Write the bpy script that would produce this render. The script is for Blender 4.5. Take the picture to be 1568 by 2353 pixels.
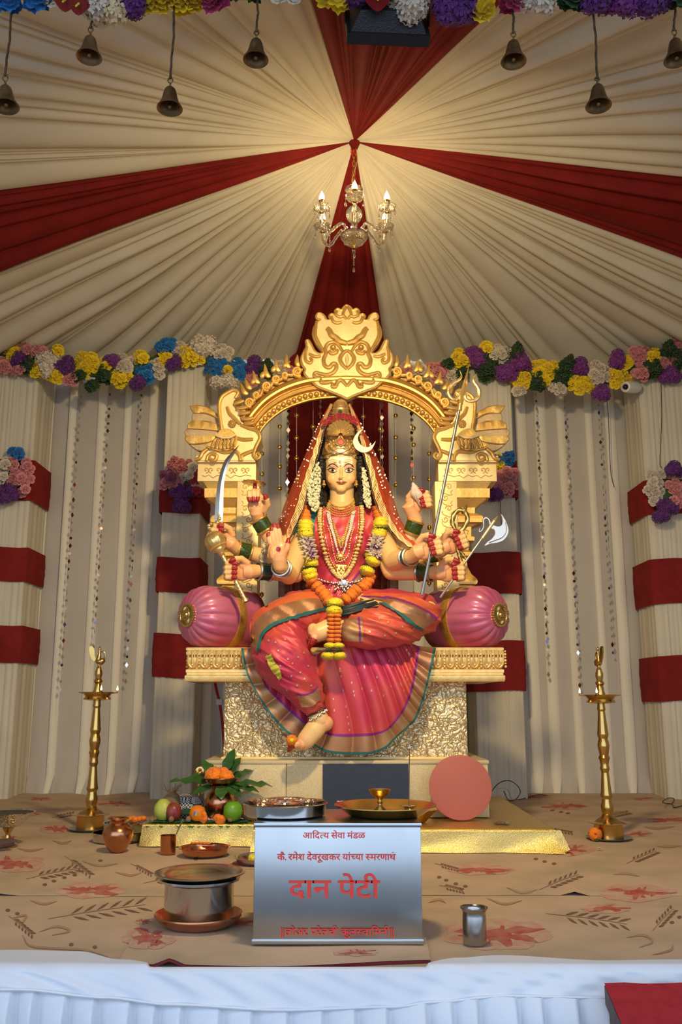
import bpy, bmesh, math, random
import numpy as np
from mathutils import Vector, Matrix, noise
from mathutils.bvhtree import BVHTree
for o in list(bpy.data.objects): bpy.data.objects.remove(o)
SC = bpy.context.scene
COL = SC.collection
# ---------------------------------------------------------------- camera
FPX, CH, TH = 2050.0, 0.70, math.atan(434/2050)
cd = bpy.data.cameras.new('camera'); cam = bpy.data.objects.new('camera', cd); COL.objects.link(cam)
cd.sensor_fit = 'HORIZONTAL'; cd.sensor_width = 36; cd.lens = 36*FPX/1568; cd.clip_start = .05; cd.clip_end = 100
cam.location = (0, 0, CH); cam.rotation_euler = (math.pi/2+TH, 0, 0)
SC.camera = cam
# ---------------------------------------------------------------- world, exposure
SC.view_settings.view_transform = 'Standard'; SC.view_settings.look = 'None'
SC.view_settings.exposure = 0.1; SC.view_settings.gamma = 1.0; SC.view_settings.use_curve_mapping = False
wd = bpy.data.worlds.new('world'); SC.world = wd; wd.use_nodes = True
wd.node_tree.nodes['Background'].inputs[0].default_value = (0.66, 0.80, 1.0, 1)
wd.node_tree.nodes['Background'].inputs[1].default_value = 1.85
FLOOD_W, BULB_E = 48, 82
# ---------------------------------------------------------------- helpers
cT, sT = math.cos(TH), math.sin(TH)
def ray(x, y):
    a = (x-784)/FPX; b = -(y-1176.5)/FPX
    return Vector((a, cT-sT*b, sT+cT*b))
def P(x, y, Y):                      # the point of the place at depth Y seen at photo pixel x, y
    d = ray(x, y); t = Y/d.y
    return Vector((d.x*t, Y, CH+d.z*t))
def G(x, y, Z=0.0):                  # the same on the horizontal plane of height Z
    d = ray(x, y); t = (Z-CH)/d.z
    return Vector((d.x*t, d.y*t, Z))
def MP(Y, y=1400):                   # metres per photo pixel at depth Y
    return Y/ray(784, y).y/FPX
def lerp(a, b, t): return a+(b-a)*t
def spline(pts, n):                  # Catmull-Rom through points
    pts = [Vector(p) for p in pts]; k = len(pts)-1
    q = [2*pts[0]-pts[1]]+pts+[2*pts[-1]-pts[-2]]
    out = []
    for i in range(n):
        s = i/(n-1)*k; j = min(int(s), k-1); t = s-j
        a, b, c, d = q[j], q[j+1], q[j+2], q[j+3]
        out.append(.5*((2*b)+(c-a)*t+(2*a-5*b+4*c-d)*t*t+(3*b-a-3*c+d)*t*t*t))
    return out
def closed_spline(pts, per=4):
    pts = [Vector(p) for p in pts]; n = len(pts); out = []
    for j in range(n):
        a, b, c, d = pts[j-1], pts[j], pts[(j+1) % n], pts[(j+2) % n]
        for i in range(per):
            t = i/per
            out.append(.5*((2*b)+(c-a)*t+(2*a-5*b+4*c-d)*t*t+(3*b-a-3*c+d)*t*t*t))
    return out
class M:                             # collects geometry, then becomes ONE mesh object
    def __init__(s): s.v = []; s.f = []
    def add(s, vs, fs):
        o = len(s.v); s.v += [tuple(p) for p in vs]; s.f += [tuple(i+o for i in f) for f in fs]; return s
    def grid(s, rows, cu=False, cv=False):          # rows of points
        nr, nc = len(rows), len(rows[0]); vs = [p for r in rows for p in r]; fs = []
        for i in range(nr if cu else nr-1):
            for j in range(nc if cv else nc-1):
                a, b = (i+1) % nr, (j+1) % nc
                fs.append((i*nc+j, i*nc+b, a*nc+b, a*nc+j))
        return s.add(vs, fs)
    def box(s, c, d, m=None):
        x, y, z = d[0]/2, d[1]/2, d[2]/2
        vs = [Vector((a*x, b*y, e*z)) for e in (-1, 1) for b in (-1, 1) for a in (-1, 1)]
        if m is not None: vs = [m @ p for p in vs]
        vs = [p+Vector(c) for p in vs]
        return s.add(vs, [(0, 2, 3, 1), (4, 5, 7, 6), (0, 1, 5, 4), (2, 6, 7, 3), (0, 4, 6, 2), (1, 3, 7, 5)])
    def bbox(s, a, b, bev=0.0):      # box between corners, optional chamfer of all edges
        c = [(a[i]+b[i])/2 for i in range(3)]; d = [abs(b[i]-a[i]) for i in range(3)]
        if not bev: return s.box(c, d)
        bm = bmesh.new(); bmesh.ops.create_cube(bm, size=1)
        for v in bm.verts: v.co = Vector((v.co.x*d[0]+c[0], v.co.y*d[1]+c[1], v.co.z*d[2]+c[2]))
        bmesh.ops.bevel(bm, geom=bm.edges[:], offset=bev, segments=2, affect='EDGES', profile=.6)
        return s.bm(bm)
    def bm(s, bm):
        bm.verts.index_update(); vs = [v.co.copy() for v in bm.verts]; fs = [[v.index for v in f.verts] for f in bm.faces]
        bm.free(); return s.add(vs, fs)
    def tube(s, path, r, n=8, caps=True, up=None, flat=1.0, closed=False):
        path = [Vector(p) for p in path]; N = len(path)
        rr = r if hasattr(r, '__len__') else [r]*N
        rows = []; u0 = None
        for i, p in enumerate(path):
            if closed: t = path[(i+1) % N]-path[i-1]
            else: t = path[min(i+1, N-1)]-path[max(i-1, 0)]
            if t.length < 1e-9: t = Vector((0, 0, 1))
            t.normalize()
            if u0 is None:
                u0 = Vector(up) if up else (Vector((0, 1, 0)) if abs(t.y) < .9 else Vector((1, 0, 0)))
            u = u0-t*u0.dot(t)
            if u.length < 1e-6: u = t.orthogonal()
            u.normalize(); u0 = u; w = t.cross(u)
            rows.append([p+(u*math.cos(2*math.pi*k/n)*flat+w*math.sin(2*math.pi*k/n))*rr[i] for k in range(n)])
        o = len(s.v); s.grid(rows, cu=closed, cv=True)
        if caps and not closed:
            s.f.append(tuple(o+k for k in range(n))); s.f.append(tuple(o+(N-1)*n+k for k in reversed(range(n))))
        return s
    def lathe(s, prof, n=24, c=(0, 0, 0), m=None, mod=None):   # prof: (r, z)
        rows = []
        for r, z in prof:
            row = []
            for k in range(n):
                a = 2*math.pi*k/n; q = r*(mod(a, r, z) if mod else 1)
                row.append(Vector((q*math.cos(a), q*math.sin(a), z)))
            rows.append(row)
        if m is not None: rows = [[m @ p for p in r] for r in rows]
        rows = [[p+Vector(c) for p in r] for r in rows]
        o = len(s.v); s.grid(rows, cv=True)
        if prof[0][0] > 1e-5: s.f.append(tuple(o+k for k in reversed(range(n))))
        if prof[-1][0] > 1e-5: s.f.append(tuple(o+(len(prof)-1)*n+k for k in range(n)))
        return s
    def ball(s, c, r, nu=10, nv=6, m=None):
        r = r if hasattr(r, '__len__') else (r, r, r)
        rows = []
        for i in range(nv+1):
            a = math.pi*i/nv; q = max(math.sin(a), 1e-4)
            rows.append([Vector((r[0]*q*math.cos(2*math.pi*k/nu), r[1]*q*math.sin(2*math.pi*k/nu), -r[2]*math.cos(a))) for k in range(nu)])
        if m is not None: rows = [[m @ p for p in w] for w in rows]
        return s.grid([[p+Vector(c) for p in w] for w in rows], cv=True)
    def plate(s, pts, depth, bev=0.0, seg=1):   # pts: front outline (3D, roughly in a plane facing -Y), extruded back by depth, front edge bevelled
        bm = bmesh.new(); vs = [bm.verts.new(p) for p in pts]
        f = bm.faces.new(vs); f.normal_update()
        if f.normal.y > 0: f.normal_flip()
        r = bmesh.ops.extrude_face_region(bm, geom=[f])
        nf = [g for g in r['geom'] if isinstance(g, bmesh.types.BMFace)]
        nv = [g for g in r['geom'] if isinstance(g, bmesh.types.BMVert)]
        for v in nv: v.co.y -= 0.0
        for v in vs: v.co.y += depth
        if bev:
            es = [e for ff in nf for e in ff.edges]
            try: bmesh.ops.bevel(bm, geom=es, offset=bev, segments=seg, affect='EDGES', clamp_overlap=True)
            except Exception: pass
        bmesh.ops.triangulate(bm, faces=[q for q in bm.faces if len(q.verts) > 4])
        return s.bm(bm)
    def obj(s, name, mat, parent=None, smooth=35, **kw):
        me = bpy.data.meshes.new(name); me.from_pydata(s.v, [], s.f); me.validate(); me.update()
        if smooth is not None:
            me.polygons.foreach_set('use_smooth', [True]*len(me.polygons))
            if smooth < 180: me.set_sharp_from_angle(angle=math.radians(smooth))
        bmx = bmesh.new(); bmx.from_mesh(me); bmesh.ops.recalc_face_normals(bmx, faces=bmx.faces[:]); bmx.to_mesh(me); bmx.free()
        return link(name, me, mat, parent, **kw)
def link(name, me, mat, parent=None, **kw):
    o = bpy.data.objects.new(name, me); COL.objects.link(o)
    if mat is not None and len(me.materials) == 0: me.materials.append(mat)
    if parent is not None:
        o.parent = parent; o.matrix_parent_inverse = Matrix.Translation(-root_loc(parent))
    tag(o, **kw); return o
def root_loc(p):
    v = Vector(p.location)
    return v if p.type == 'EMPTY' else Vector((0, 0, 0))
def tag(o, label=None, cat=None, group=None, kind=None):
    if label: o['label'] = label
    if cat: o['category'] = cat
    if group: o['group'] = group
    if kind: o['kind'] = kind
    return o
def thing(name, label, cat, loc=(0, 0, 0), group=None, kind=None):
    o = bpy.data.objects.new(name, None); COL.objects.link(o); o.location = loc; o.empty_display_size = .05
    return tag(o, label, cat, group, kind)
def copy_tree(o, parent=None, loc=None, rot=None, label=None):
    c = o.copy(); COL.objects.link(c)
    if parent is not None: c.parent = parent
    for ch in o.children: copy_tree(ch, c)
    if loc is not None: c.location = loc
    if rot is not None: c.rotation_euler = rot
    if label: c['label'] = label
    return c
def inst(name, me, parent, mw, mat=None):     # another object on shared mesh data, placed by a world matrix under parent
    o = bpy.data.objects.new(name, me); COL.objects.link(o)
    o.parent = parent; o.matrix_parent_inverse = Matrix.Translation(-root_loc(parent)); o.matrix_basis = mw
    return o
def mesh_of(m, name, mat, smooth=40):
    o = m.obj(name, mat, None, smooth); me = o.data; bpy.data.objects.remove(o); return me
def frame(z, up=(0, 0, 1), x=None):           # rotation matrix whose Z axis is z
    z = Vector(z).normalized(); u = Vector(up)
    x = u.cross(z)
    if x.length < 1e-5: x = Vector((1, 0, 0)).cross(z)
    if x.length < 1e-5: x = Vector((0, 1, 0)).cross(z)
    x.normalize(); y = z.cross(x)
    return Matrix((x, y, z)).transposed()
def TRS(loc, rot3=None, s=1.0):
    m = Matrix.Translation(loc)
    if rot3 is not None: m = m @ rot3.to_4x4()
    sc = s if hasattr(s, '__len__') else (s, s, s)
    return m @ Matrix.Diagonal((sc[0], sc[1], sc[2], 1))
def arc_noise(v, sc, seed=0): return noise.noise(Vector((v[0]*sc+seed, v[1]*sc-seed, v[2]*sc+seed*.7)))
# ---------------------------------------------------------------- materials
def srgb(h):
    h = h.lstrip('#'); c = [int(h[i:i+2], 16)/255 for i in (0, 2, 4)]
    return tuple(x/12.92 if x <= .04045 else ((x+.055)/1.055)**2.4 for x in c)
MATS = {}
def mat(name, col, rough=.5, metal=0.0, var=None, vscale=8.0, bump=0.0, bscale=40.0, spec=.5, trans=0.0, emit=0.0, ior=1.45,
        sheen=0.0, coat=0.0, vstretch=(1, 1, 1), subs=0.0, alpha=1.0, aniso=0.0, attr=None, bdist=.01, vdet=3):
    if name in MATS: return MATS[name]
    col = srgb(col) if isinstance(col, str) else col
    m = bpy.data.materials.new(name); m.use_nodes = True; nt = m.node_tree; b = nt.nodes['Principled BSDF']
    L = nt.links.new
    b.inputs['Base Color'].default_value = (*col, 1); b.inputs['Roughness'].default_value = rough
    b.inputs['Metallic'].default_value = metal; b.inputs['Specular IOR Level'].default_value = spec
    b.inputs['Transmission Weight'].default_value = trans; b.inputs['IOR'].default_value = ior
    b.inputs['Sheen Weight'].default_value = sheen; b.inputs['Coat Weight'].default_value = coat
    b.inputs['Alpha'].default_value = alpha; b.inputs['Anisotropic'].default_value = aniso
    b.inputs['Subsurface Weight'].default_value = subs
    if emit: b.inputs['Emission Color'].default_value = (*col, 1); b.inputs['Emission Strength'].default_value = emit
    tc = nt.nodes.new('ShaderNodeTexCoord'); mp = nt.nodes.new('ShaderNodeMapping'); L(tc.outputs['Object'], mp.inputs[0])
    mp.inputs['Scale'].default_value = vstretch
    if attr:
        at = nt.nodes.new('ShaderNodeAttribute'); at.attribute_name = attr; L(at.outputs['Color'], b.inputs['Base Color'])
    if var:
        var = srgb(var) if isinstance(var, str) else var
        n = nt.nodes.new('ShaderNodeTexNoise'); n.inputs['Scale'].default_value = vscale; n.inputs['Detail'].default_value = vdet
        L(mp.outputs[0], n.inputs[0])
        rp = nt.nodes.new('ShaderNodeValToRGB'); rp.color_ramp.elements[0].position = .35; rp.color_ramp.elements[1].position = .68
        rp.color_ramp.elements[0].color = (*col, 1); rp.color_ramp.elements[1].color = (*var, 1)
        L(n.outputs['Fac'], rp.inputs[0]); L(rp.outputs[0], b.inputs['Base Color'])
    if bump:
        n2 = nt.nodes.new('ShaderNodeTexNoise'); n2.inputs['Scale'].default_value = bscale; n2.inputs['Detail'].default_value = 2
        L(mp.outputs[0], n2.inputs[0])
        bp = nt.nodes.new('ShaderNodeBump'); bp.inputs['Strength'].default_value = bump; bp.inputs['Distance'].default_value = bdist
        L(n2.outputs['Fac'], bp.inputs['Height']); L(bp.outputs[0], b.inputs['Normal'])
    MATS[name] = m; return m
def bsdf(m): return m.node_tree.nodes['Principled BSDF']
CREAM = mat('cream_cloth', (.69, .635, .50), .85, var=(.64, .58, .455), vscale=3, bump=.08, bscale=300, spec=.2)
SHEER = mat('sheer_cloth', (.57, .52, .45), .8, var=(.53, .485, .42), vscale=2, spec=.2, bump=.05, bscale=260)
SHEER2 = mat('doubled_cloth', (.86, .80, .66), .8, spec=.2)
REDC = mat('red_cloth', (.22, .012, .009), .8, var=(.17, .009, .007), vscale=5, bump=.1, bscale=300, spec=.25)
BAND = mat('red_band_cloth', (.24, .018, .016), .85, var=(.19, .013, .012), vscale=9, bump=.2, bscale=220, spec=.2)
GOLD = mat('gold_paint', (.76, .47, .13), .42, .65, var=(.64, .37, .09), vscale=14, bump=.12, bscale=60)
GOLDL = mat('pale_gold_panel', (.94, .74, .36), .50, .30, var=(.90, .67, .28), vscale=10, bump=.1, bscale=90)
GOLDD = mat('aged_gold', (.55, .33, .10), .45, .6, var=(.40, .25, .10), vscale=12, bump=.2, bscale=50)
LEAFG = mat('gold_leaf', (.95, .68, .26), .22, 1.0)
BRASS = mat('brass', (.66, .44, .14), .24, 1.0, var=(.58, .37, .12), vscale=9, bump=.03, bscale=60)
DBRASS = mat('dark_brass', (.22, .14, .06), .38, 1.0, var=(.14, .085, .04), vscale=14)
COPPER = mat('copper', (.62, .28, .15), .24, 1.0, var=(.50, .22, .11), vscale=12)
STEEL = mat('stainless_steel', (.60, .60, .60), .16, 1.0)
BLACKM = mat('black_plastic', (.012, .012, .014), .45)
WHITE = mat('white_plastic', (.78, .78, .74), .4)
# ================================================================ the setting
AP = P(815, 325, 5.05)                          # where the ceiling drapes are gathered
AX, AY, AZ = AP
RX, RY0, RY1 = 3.3, 0.2, 7.02
def ceil_pt(ph, r, dz=0):
    c, q = r*math.cos(ph), r*math.sin(ph)
    drop = (abs(.268*c)**6+abs((.345 if q > 0 else .20)*q)**6)**(1/6)
    return Vector((AX+c, AY+q, AZ-drop+dz))
def rmax(ph):
    c, s = math.cos(ph), math.sin(ph)
    rx = ((RX-AX) if c > 0 else (-RX-AX))/c if abs(c) > 1e-6 else 1e9
    ry = ((RY1-AY) if s > 0 else (RY0-AY))/s if abs(s) > 1e-6 else 1e9
    return min(rx, ry)
def ceil_phi(x, y):                              # direction on the ceiling seen at a photo pixel
    d = ray(x, y); lo = .5
    best = None
    for i in range(400):
        t = 2+i*.02; p = Vector((0, 0, CH))+d*t
        ph = math.atan2(p.y-AY, p.x-AX); r = math.hypot(p.y-AY, p.x-AX)
        if p.z > ceil_pt(ph, r).z: best = ph; break
    return best if best is not None else 0
bR0, bR1 = ceil_phi(1568, 395), ceil_phi(1568, 585)
bB0, bB1 = ceil_phi(885, 800), ceil_phi(684, 800)
bL0, bL1 = ceil_phi(0, 610), ceil_phi(0, 432)
bF0, bF1 = ceil_phi(718, 0), ceil_phi(1150, 0)
def nrm(a): return a % (2*math.pi)
cuts = [nrm(a) for a in (bR0, bR1, bB0, bB1, bL0, bL1, bF0, bF1)]
if cuts[0] > math.pi: cuts[0] -= 2*math.pi
ceiling = thing('ceiling', 'tent ceiling of cream and red drapes gathered at one point', None, AP, kind='structure')
rng = random.Random(4)
pan = [(cuts[i], cuts[i+1] if i < 7 else cuts[0]+2*math.pi, i % 2 == 0) for i in range(8)]
for a0, a1, red in pan:
    w = a1-a0; nf = max(7, int(w/(.052 if red else .050)))
    ed = [0]
    for k in range(nf): ed.append(ed[-1]+rng.choice((.3, .4, .6, .8, 1, 1.3, 1.9, 2.6)))
    ed = [a0+w*e/ed[-1] for e in ed]
    cols = []
    for k in range(nf):
        fw = ed[k+1]-ed[k]; am = rng.uniform(.35, .9)*min(fw, .07)*(1.2 if red else 1); sk = rng.uniform(-.3, .3)
        for q in range(8):
            s = q/8; s2 = s+sk*s*(1-s)
            cols.append((ed[k]+fw*s, -am*abs(math.sin(math.pi*s2))**.7, fw))
    cols.append((a1, 0, .05))
    rows = []
    for i in range(26):
        t = (i/25)**1.3
        row = []
        for ph, h, fw in cols:
            r = .012+(rmax(ph)-.012)*t
            row.append(ceil_pt(ph, r, h*r*(.9+.25*math.sin(r*2.1+ph*9))*(1-.25*t)))
        rows.append(row)
    M().grid(rows).obj('red_drape_panel' if red else 'cream_drape_panel', REDC if red else CREAM, ceiling, 180)
m = M()
for k in range(9):                                # the knot where the drapes meet
    a = k*.7; m.tube([AP+Vector((.03*math.cos(a), .03*math.sin(a), .02)), AP+Vector((.012*math.cos(a+1), .012*math.sin(a+1), -.05))], [.02, .01], 6)
m.obj('gathered_knot', REDC, ceiling)

# back wall: sheer cloth with pressed pleats
WB = 7.05
def wall_cloth(x0, x1, z0, z1, Y, pitch, pw, seed, name, parent, mat1, mat2, amp=.012):
    r = random.Random(seed); rows = []; xs = []; x = x0
    n = int((x1-x0)/.03)
    for i in range(n+1): xs.append(x0+(x1-x0)*i/n)
    for j in range(25):
        z = z0+(z1-z0)*j/24
        rows.append([Vector((x, Y+amp*math.sin(x*6+seed)*math.cos(z*.8+x)-(.05*max(0, .16-z)/.16*(1+.6*math.sin(x*41))), z)) for x in xs])
    base = M().grid(rows).obj(name, mat1, parent, 180)
    x = x0+pitch*.4
    while x < x1-pw:
        w = pw*r.uniform(.8, 1.3); lean = r.uniform(-.03, .03); rr = []
        for j in range(25):
            z = z0+(z1-z0)*j/24; s = 1-j/24; xx = x+lean*s
            k = 1 if z > .16 else .6+.4*z/.16
            yb = Y-(.05*max(0, .16-z)/.16)-.012
            rr.append([Vector((xx, yb+.010, z)), Vector((xx+w*.12*k, yb-.016, z)), Vector((xx+w*.5, yb-.010-.003*math.sin(z*5), z)), Vector((xx+w*.9*k, yb-.006, z)), Vector((xx+w*k, yb+.010, z))])
        M().grid(rr).obj('pleat', mat2, base, 180)
        x += pitch*r.uniform(.8, 1.2)
    return base
wb = wall_cloth(-3.3, 3.3, 0, 3.75, WB, .205, .075, 3, 'wall_back', None, SHEER, SHEER2); tag(wb, 'sheer pleated cloth wall behind the throne', kind='structure')
for sx, nm in ((-1, 'wall_left'), (1, 'wall_right')):
    rows = []
    for j in range(8):
        z = 3.6*j/7; rows.append([Vector((sx*(3.3+.02*math.sin(i*1.3)), 1.0+6.05*i/90, z)) for i in range(91)])
    tag(M().grid(rows).obj(nm, CREAM, None, 180), 'cream cloth side wall outside the photo', kind='structure')
# red drape running down the wall behind the statue
rows = []
x0, x1 = P(664, 1000, 6.96).x, P(893, 1000, 6.96).x
for j in range(20):
    z = .05+3.6*j/19
    rows.append([Vector((x0+(x1-x0)*i/60, 6.96-.02*abs(math.sin(i*.42+.3*math.sin(i)))-.004*math.sin(z*3+i), z)) for i in range(61)])
tag(M().grid(rows).obj('trim_1', REDC, None, 180), 'dark red drape panel hanging behind the statue', kind='structure')

# stage deck, hall ground
SF = 2.56
DECK = mat('plywood', (.25, .17, .10), .7, var=(.18, .12, .07), vscale=6)
HALL = mat('hall_ground', (.13, .12, .11), .8, var=(.10, .09, .085), vscale=4)
tag(M().bbox((-3.4, SF+.03, -.80), (3.4, 7.15, -.012)).obj('floor', DECK), 'plywood stage deck under the carpet', kind='structure')
tag(M().bbox((-9, -9, -.86), (9, 7.2, -.80)).obj('floor', HALL), 'plain hall ground in front of the stage', kind='structure')

# cloth pillars
PF, PB = 6.65, 7.03
def pillar(xa, xb, bands, label, seed, side):
    t = thing('cloth_pillar', label, 'pillar', ((xa+xb)/2, (PF+PB)/2, 0), 'pleated cloth pillars')
    r = random.Random(seed); path = []
    def run(p, q, d, n):
        for i in range(n):
            path.append((p[0]+(q[0]-p[0])*i/n, p[1]+(q[1]-p[1])*i/n, d))
    L = xb-xa
    run((xa, PB), (xa, PF), (-1, 0), 26); run((xa, PF), (xb, PF), (0, -1), int(L/.008)); run((xb, PF), (xb, PB), (1, 0), 26)
    off = []; k = 0
    while k < len(path):
        w = r.randint(3, 7); a = r.uniform(.004, .013)
        for q in range(w): off.append(a*math.sin(math.pi*q/w)**.6)
        k += w
    rows = []
    for j in range(16):
        z = 3.29*j/15; f = 1.0+.25*math.sin(z*2.2)
        rows.append([Vector((p[0]+p[2][0]*off[i]*f, p[1]+p[2][1]*off[i]*f, z)) for i, p in enumerate(path)])
    M().grid(rows).obj('pleated_cloth', CREAM, t, 180)
    for (ya, yb) in bands:
        za, zb = P(784, ya, PF).z, P(784, yb, PF).z; g = .023; rows = []
        pts = [(xa-g, PB, -1), (xa-g, PF-g*.4, -1), (xa-g*.3, PF-g, 0)]+[(xa+(xb-xa)*i/10, PF-g-.004*math.sin(i*2), 0) for i in range(1, 10)]+[(xb+g*.3, PF-g, 0), (xb+g, PF-g*.4, 1), (xb+g, PB, 1)]
        for j in range(9):
            s = j/8; z = zb+(za-zb)*s; pinch = .006*math.sin(s*math.pi)+.002*math.sin(s*21)
            rows.append([Vector((x+sd*pinch, y-(pinch if sd == 0 else 0), z+.006*math.sin(x*14+seed)*(1 if j in (0, 8) else .5))) for x, y, sd in pts])
        M().grid(rows).obj('red_band', BAND, t, 50)
    return t
pillar(-2.72, P(75, 1055, PF).x, [(1058, 1150), (1258, 1336), (1437, 1522)], 'white pleated cloth pillar with red bands at the left edge, bouquet of pink roses', 1, 1)
pillar(P(376, 1110, PF).x, P(460, 1110, PF).x, [(1090, 1180), (1282, 1362), (1456, 1557)], 'white pleated cloth pillar left of the throne with red bands and a mixed bouquet', 2, 1)
pillar(P(1085, 1300, PF).x, P(1190, 1300, PF).x, [(1060, 1146), (1270, 1366), (1473, 1588)], 'white pleated cloth pillar right of the throne with red bands, blue topped bouquet', 3, -1)
pillar(P(1499, 1290, PF).x, 2.74, [(1104, 1182), (1285, 1388), (1507, 1611)], 'white pleated cloth pillar with red bands at the right edge, bouquet of white roses', 4, -1)
# ================================================================ throne
CXP = 798.0
def mir(pts): return [(2*CXP-x, y) for x, y in pts]
TY = 5.36
def P2(pts, Y): return [P(x, y, Y) for x, y in pts]
CRINK = mat('crinkled_gold_leaf', (.80, .62, .33), .38, .7)
def crinkle(m):
    nt = m.node_tree; b = bsdf(m); L = nt.links.new
    tc = nt.nodes.new('ShaderNodeTexCoord'); n0 = nt.nodes.new('ShaderNodeTexNoise'); n0.inputs['Scale'].default_value = 9; n0.inputs['Detail'].default_value = 4
    L(tc.outputs['Object'], n0.inputs[0])
    mx = nt.nodes.new('ShaderNodeMixRGB'); mx.inputs[0].default_value = .22; L(tc.outputs['Object'], mx.inputs[1]); L(n0.outputs['Color'], mx.inputs[2])
    vo = nt.nodes.new('ShaderNodeTexVoronoi'); vo.feature = 'DISTANCE_TO_EDGE'; vo.inputs['Scale'].default_value = 30; L(mx.outputs[0], vo.inputs[0])
    rp = nt.nodes.new('ShaderNodeValToRGB'); e = rp.color_ramp.elements; e[0].color = (.32, .18, .05, 1); e[1].color = (.86, .70, .41, 1); e[0].position = .0; e[1].position = .12
    L(vo.outputs['Distance'], rp.inputs[0]); L(rp.outputs[0], b.inputs['Base Color'])
    bp = nt.nodes.new('ShaderNodeBump'); bp.inputs['Strength'].default_value = .6; bp.inputs['Distance'].default_value = .02; L(vo.outputs['Distance'], bp.inputs['Height']); L(bp.outputs[0], b.inputs['Normal'])
crinkle(CRINK)
SEATG = mat('bright_gold', (.92, .66, .26), .34, .6, var=(.82, .54, .18), vscale=30, bump=.1, bscale=80)
THR = thing('throne', 'carved golden throne with beaded arch, swan shoulders and a rough gold pedestal', 'throne', (0, 5.3, .39))
SY = 4.80
sx0, sx1 = P(428, 1520, SY).x, P(1158, 1520, SY).x
SZ0, SZ1 = P(784, 1566, SY).z, P(784, 1487, SY).z
# pedestal, crumpled leaf relief on front and sides
px0, px1 = P(516, 1660, 4.9).x, P(1073, 1660, 4.9).x; PZ0 = P(784, 1745, 4.9).z
def rough(p):
    n = 0
    for k, s in ((1, 15), (.7, 31), (.5, 60)): n += k*(1-2.2*abs(arc_noise(p, s, 3.1)))
    return .0042*n
def rough_face(m, a, b, nrm_, nu, nv):
    rows = []
    for j in range(nv+1):
        z = PZ0+.012+(SZ0-PZ0-.012)*j/nv; row = []
        for i in range(nu+1):
            p = Vector(a).lerp(Vector(b), i/nu); p.z = z
            e = min(1, 6*min(i/nu, 1-i/nu)*nu/20, 1)
            row.append(p+Vector(nrm_)*rough(p)*e)
        rows.append(row)
    m.grid(rows)
m = M(); rough_face(m, (px0, 4.9, 0), (px1, 4.9, 0), (0, -1, 0), 200, 64)
rough_face(m, (px0, 5.6, 0), (px0, 4.9, 0), (-1, 0, 0), 90, 40); rough_face(m, (px1, 4.9, 0), (px1, 5.6, 0), (1, 0, 0), 90, 40)
m.obj('pedestal', CRINK, THR, 180)
M().bbox((px0-.012, 4.885, PZ0+.001), (px1+.012, 5.6, PZ0+.014), .005).obj('pedestal_foot', GOLDL, THR)
# seat slab with moulded edge
def seat_ring(off, z): return [Vector((sx0-off, 5.55, z)), Vector((sx0-off, SY-off, z)), Vector((sx1+off, SY-off, z)), Vector((sx1+off, 5.55, z))]
hz = SZ1-SZ0
prof = [(-.02, 0), (.0, .0), (.004, .012), (.004, .03), (-.004, .036), (-.004, .044), (.0, .047), (.0, .062), (-.012, .068), (-.014, .075),
        (-.004, .10), (-.004, .125), (-.016, hz-.048), (-.012, hz-.044), (.0, hz-.040), (.002, hz-.026), (-.004, hz-.021), (.002, hz-.016), (.003, hz-.004), (-.004, hz)]
m = M().grid([seat_ring(o, SZ0+z) for o, z in prof])
m.add([(sx0, SY, SZ1), (sx1, SY, SZ1), (sx1, 5.55, SZ1), (sx0, 5.55, SZ1)], [(0, 1, 2, 3)]); m.add([(sx0, SY, SZ0), (sx1, SY, SZ0), (sx1, 5.55, SZ0), (sx0, 5.55, SZ0)], [(0, 1, 2, 3)])
seat = m.obj('seat_slab', SEATG, THR, 30)
m = M(); w = .024; h = .088       # one tongue of the frieze
m.tube(spline([(-w, 0, h), (-w, 0, h*.4), (-w*.8, 0, .014), (0, 0, 0), (w*.8, 0, .014), (w, 0, h*.4), (w, 0, h)], 17), .0055, 6)
m.tube([(-.004, -.002, h), (-.004, -.002, .03), (-.001, -.002, .018)], [.006, .007, .004], 6); m.ball((0, -.002, .016), .007, 6, 4)
m.tube([(.009, 0, h), (.009, 0, .03)], .0035, 5)
for k in range(6): m.ball((w+.011, -.001, .006+k*.016), .006 if k % 2 else .008, 6, 4)
tongue = mesh_of(m, 'frieze_tongue', SEATG)
npt = 26; zb = SZ0+.072
for k in range(npt):
    x = sx0+.035+(sx1-sx0-.06)*k/(npt-1)
    if -.44 < x < .42: continue
    inst('frieze_tongue', tongue, seat, TRS((x, SY+.003, zb)))
for sd, x in ((-1, sx0), (1, sx1)):
    for k in range(9): inst('frieze_tongue', tongue, seat, TRS((x-sd*.003, SY+.06+k*.075, zb), Matrix.Rotation(sd*math.pi/2, 3, 'Z')))
# base block and risers
GLIT = mat('cream_gold_glitter_cloth', (.74, .62, .38), .55, .35, var=(.60, .47, .24), vscale=260, bump=.3, bscale=500, vdet=1)
GCLO = mat('crumpled_gold_cloth', (.86, .66, .24), .33, .9, var=(.72, .50, .14), vscale=220, bump=.3, bscale=260, vdet=1)
BY = 4.79; bz0, bz1 = .115, P(784, 1747, BY).z
bx0, bx1 = P(470, 1800, BY).x, P(1123, 1800, BY).x
BB = thing('base_block', 'low cream gold glitter block carrying the throne pedestal', 'plinth', ((bx0+bx1)/2, 5.2, bz0))
M().bbox((bx0, BY+.012, bz0), (bx1, 5.8, bz1-.006), .004).obj('block', GLIT, BB)
xs = P(658, 1800, BY).x
for a, b in ((bx0, xs-.002), (xs+.002, bx1)): M().bbox((a, BY, bz0+.002), (b, BY+.014, bz1-.016), .003).obj('front_panel', GLIT, BB)
M().bbox((bx0-.006, BY-.006, bz1-.018), (bx1+.006, 5.8, bz1), .004).obj('top_board', GLIT, BB)
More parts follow.
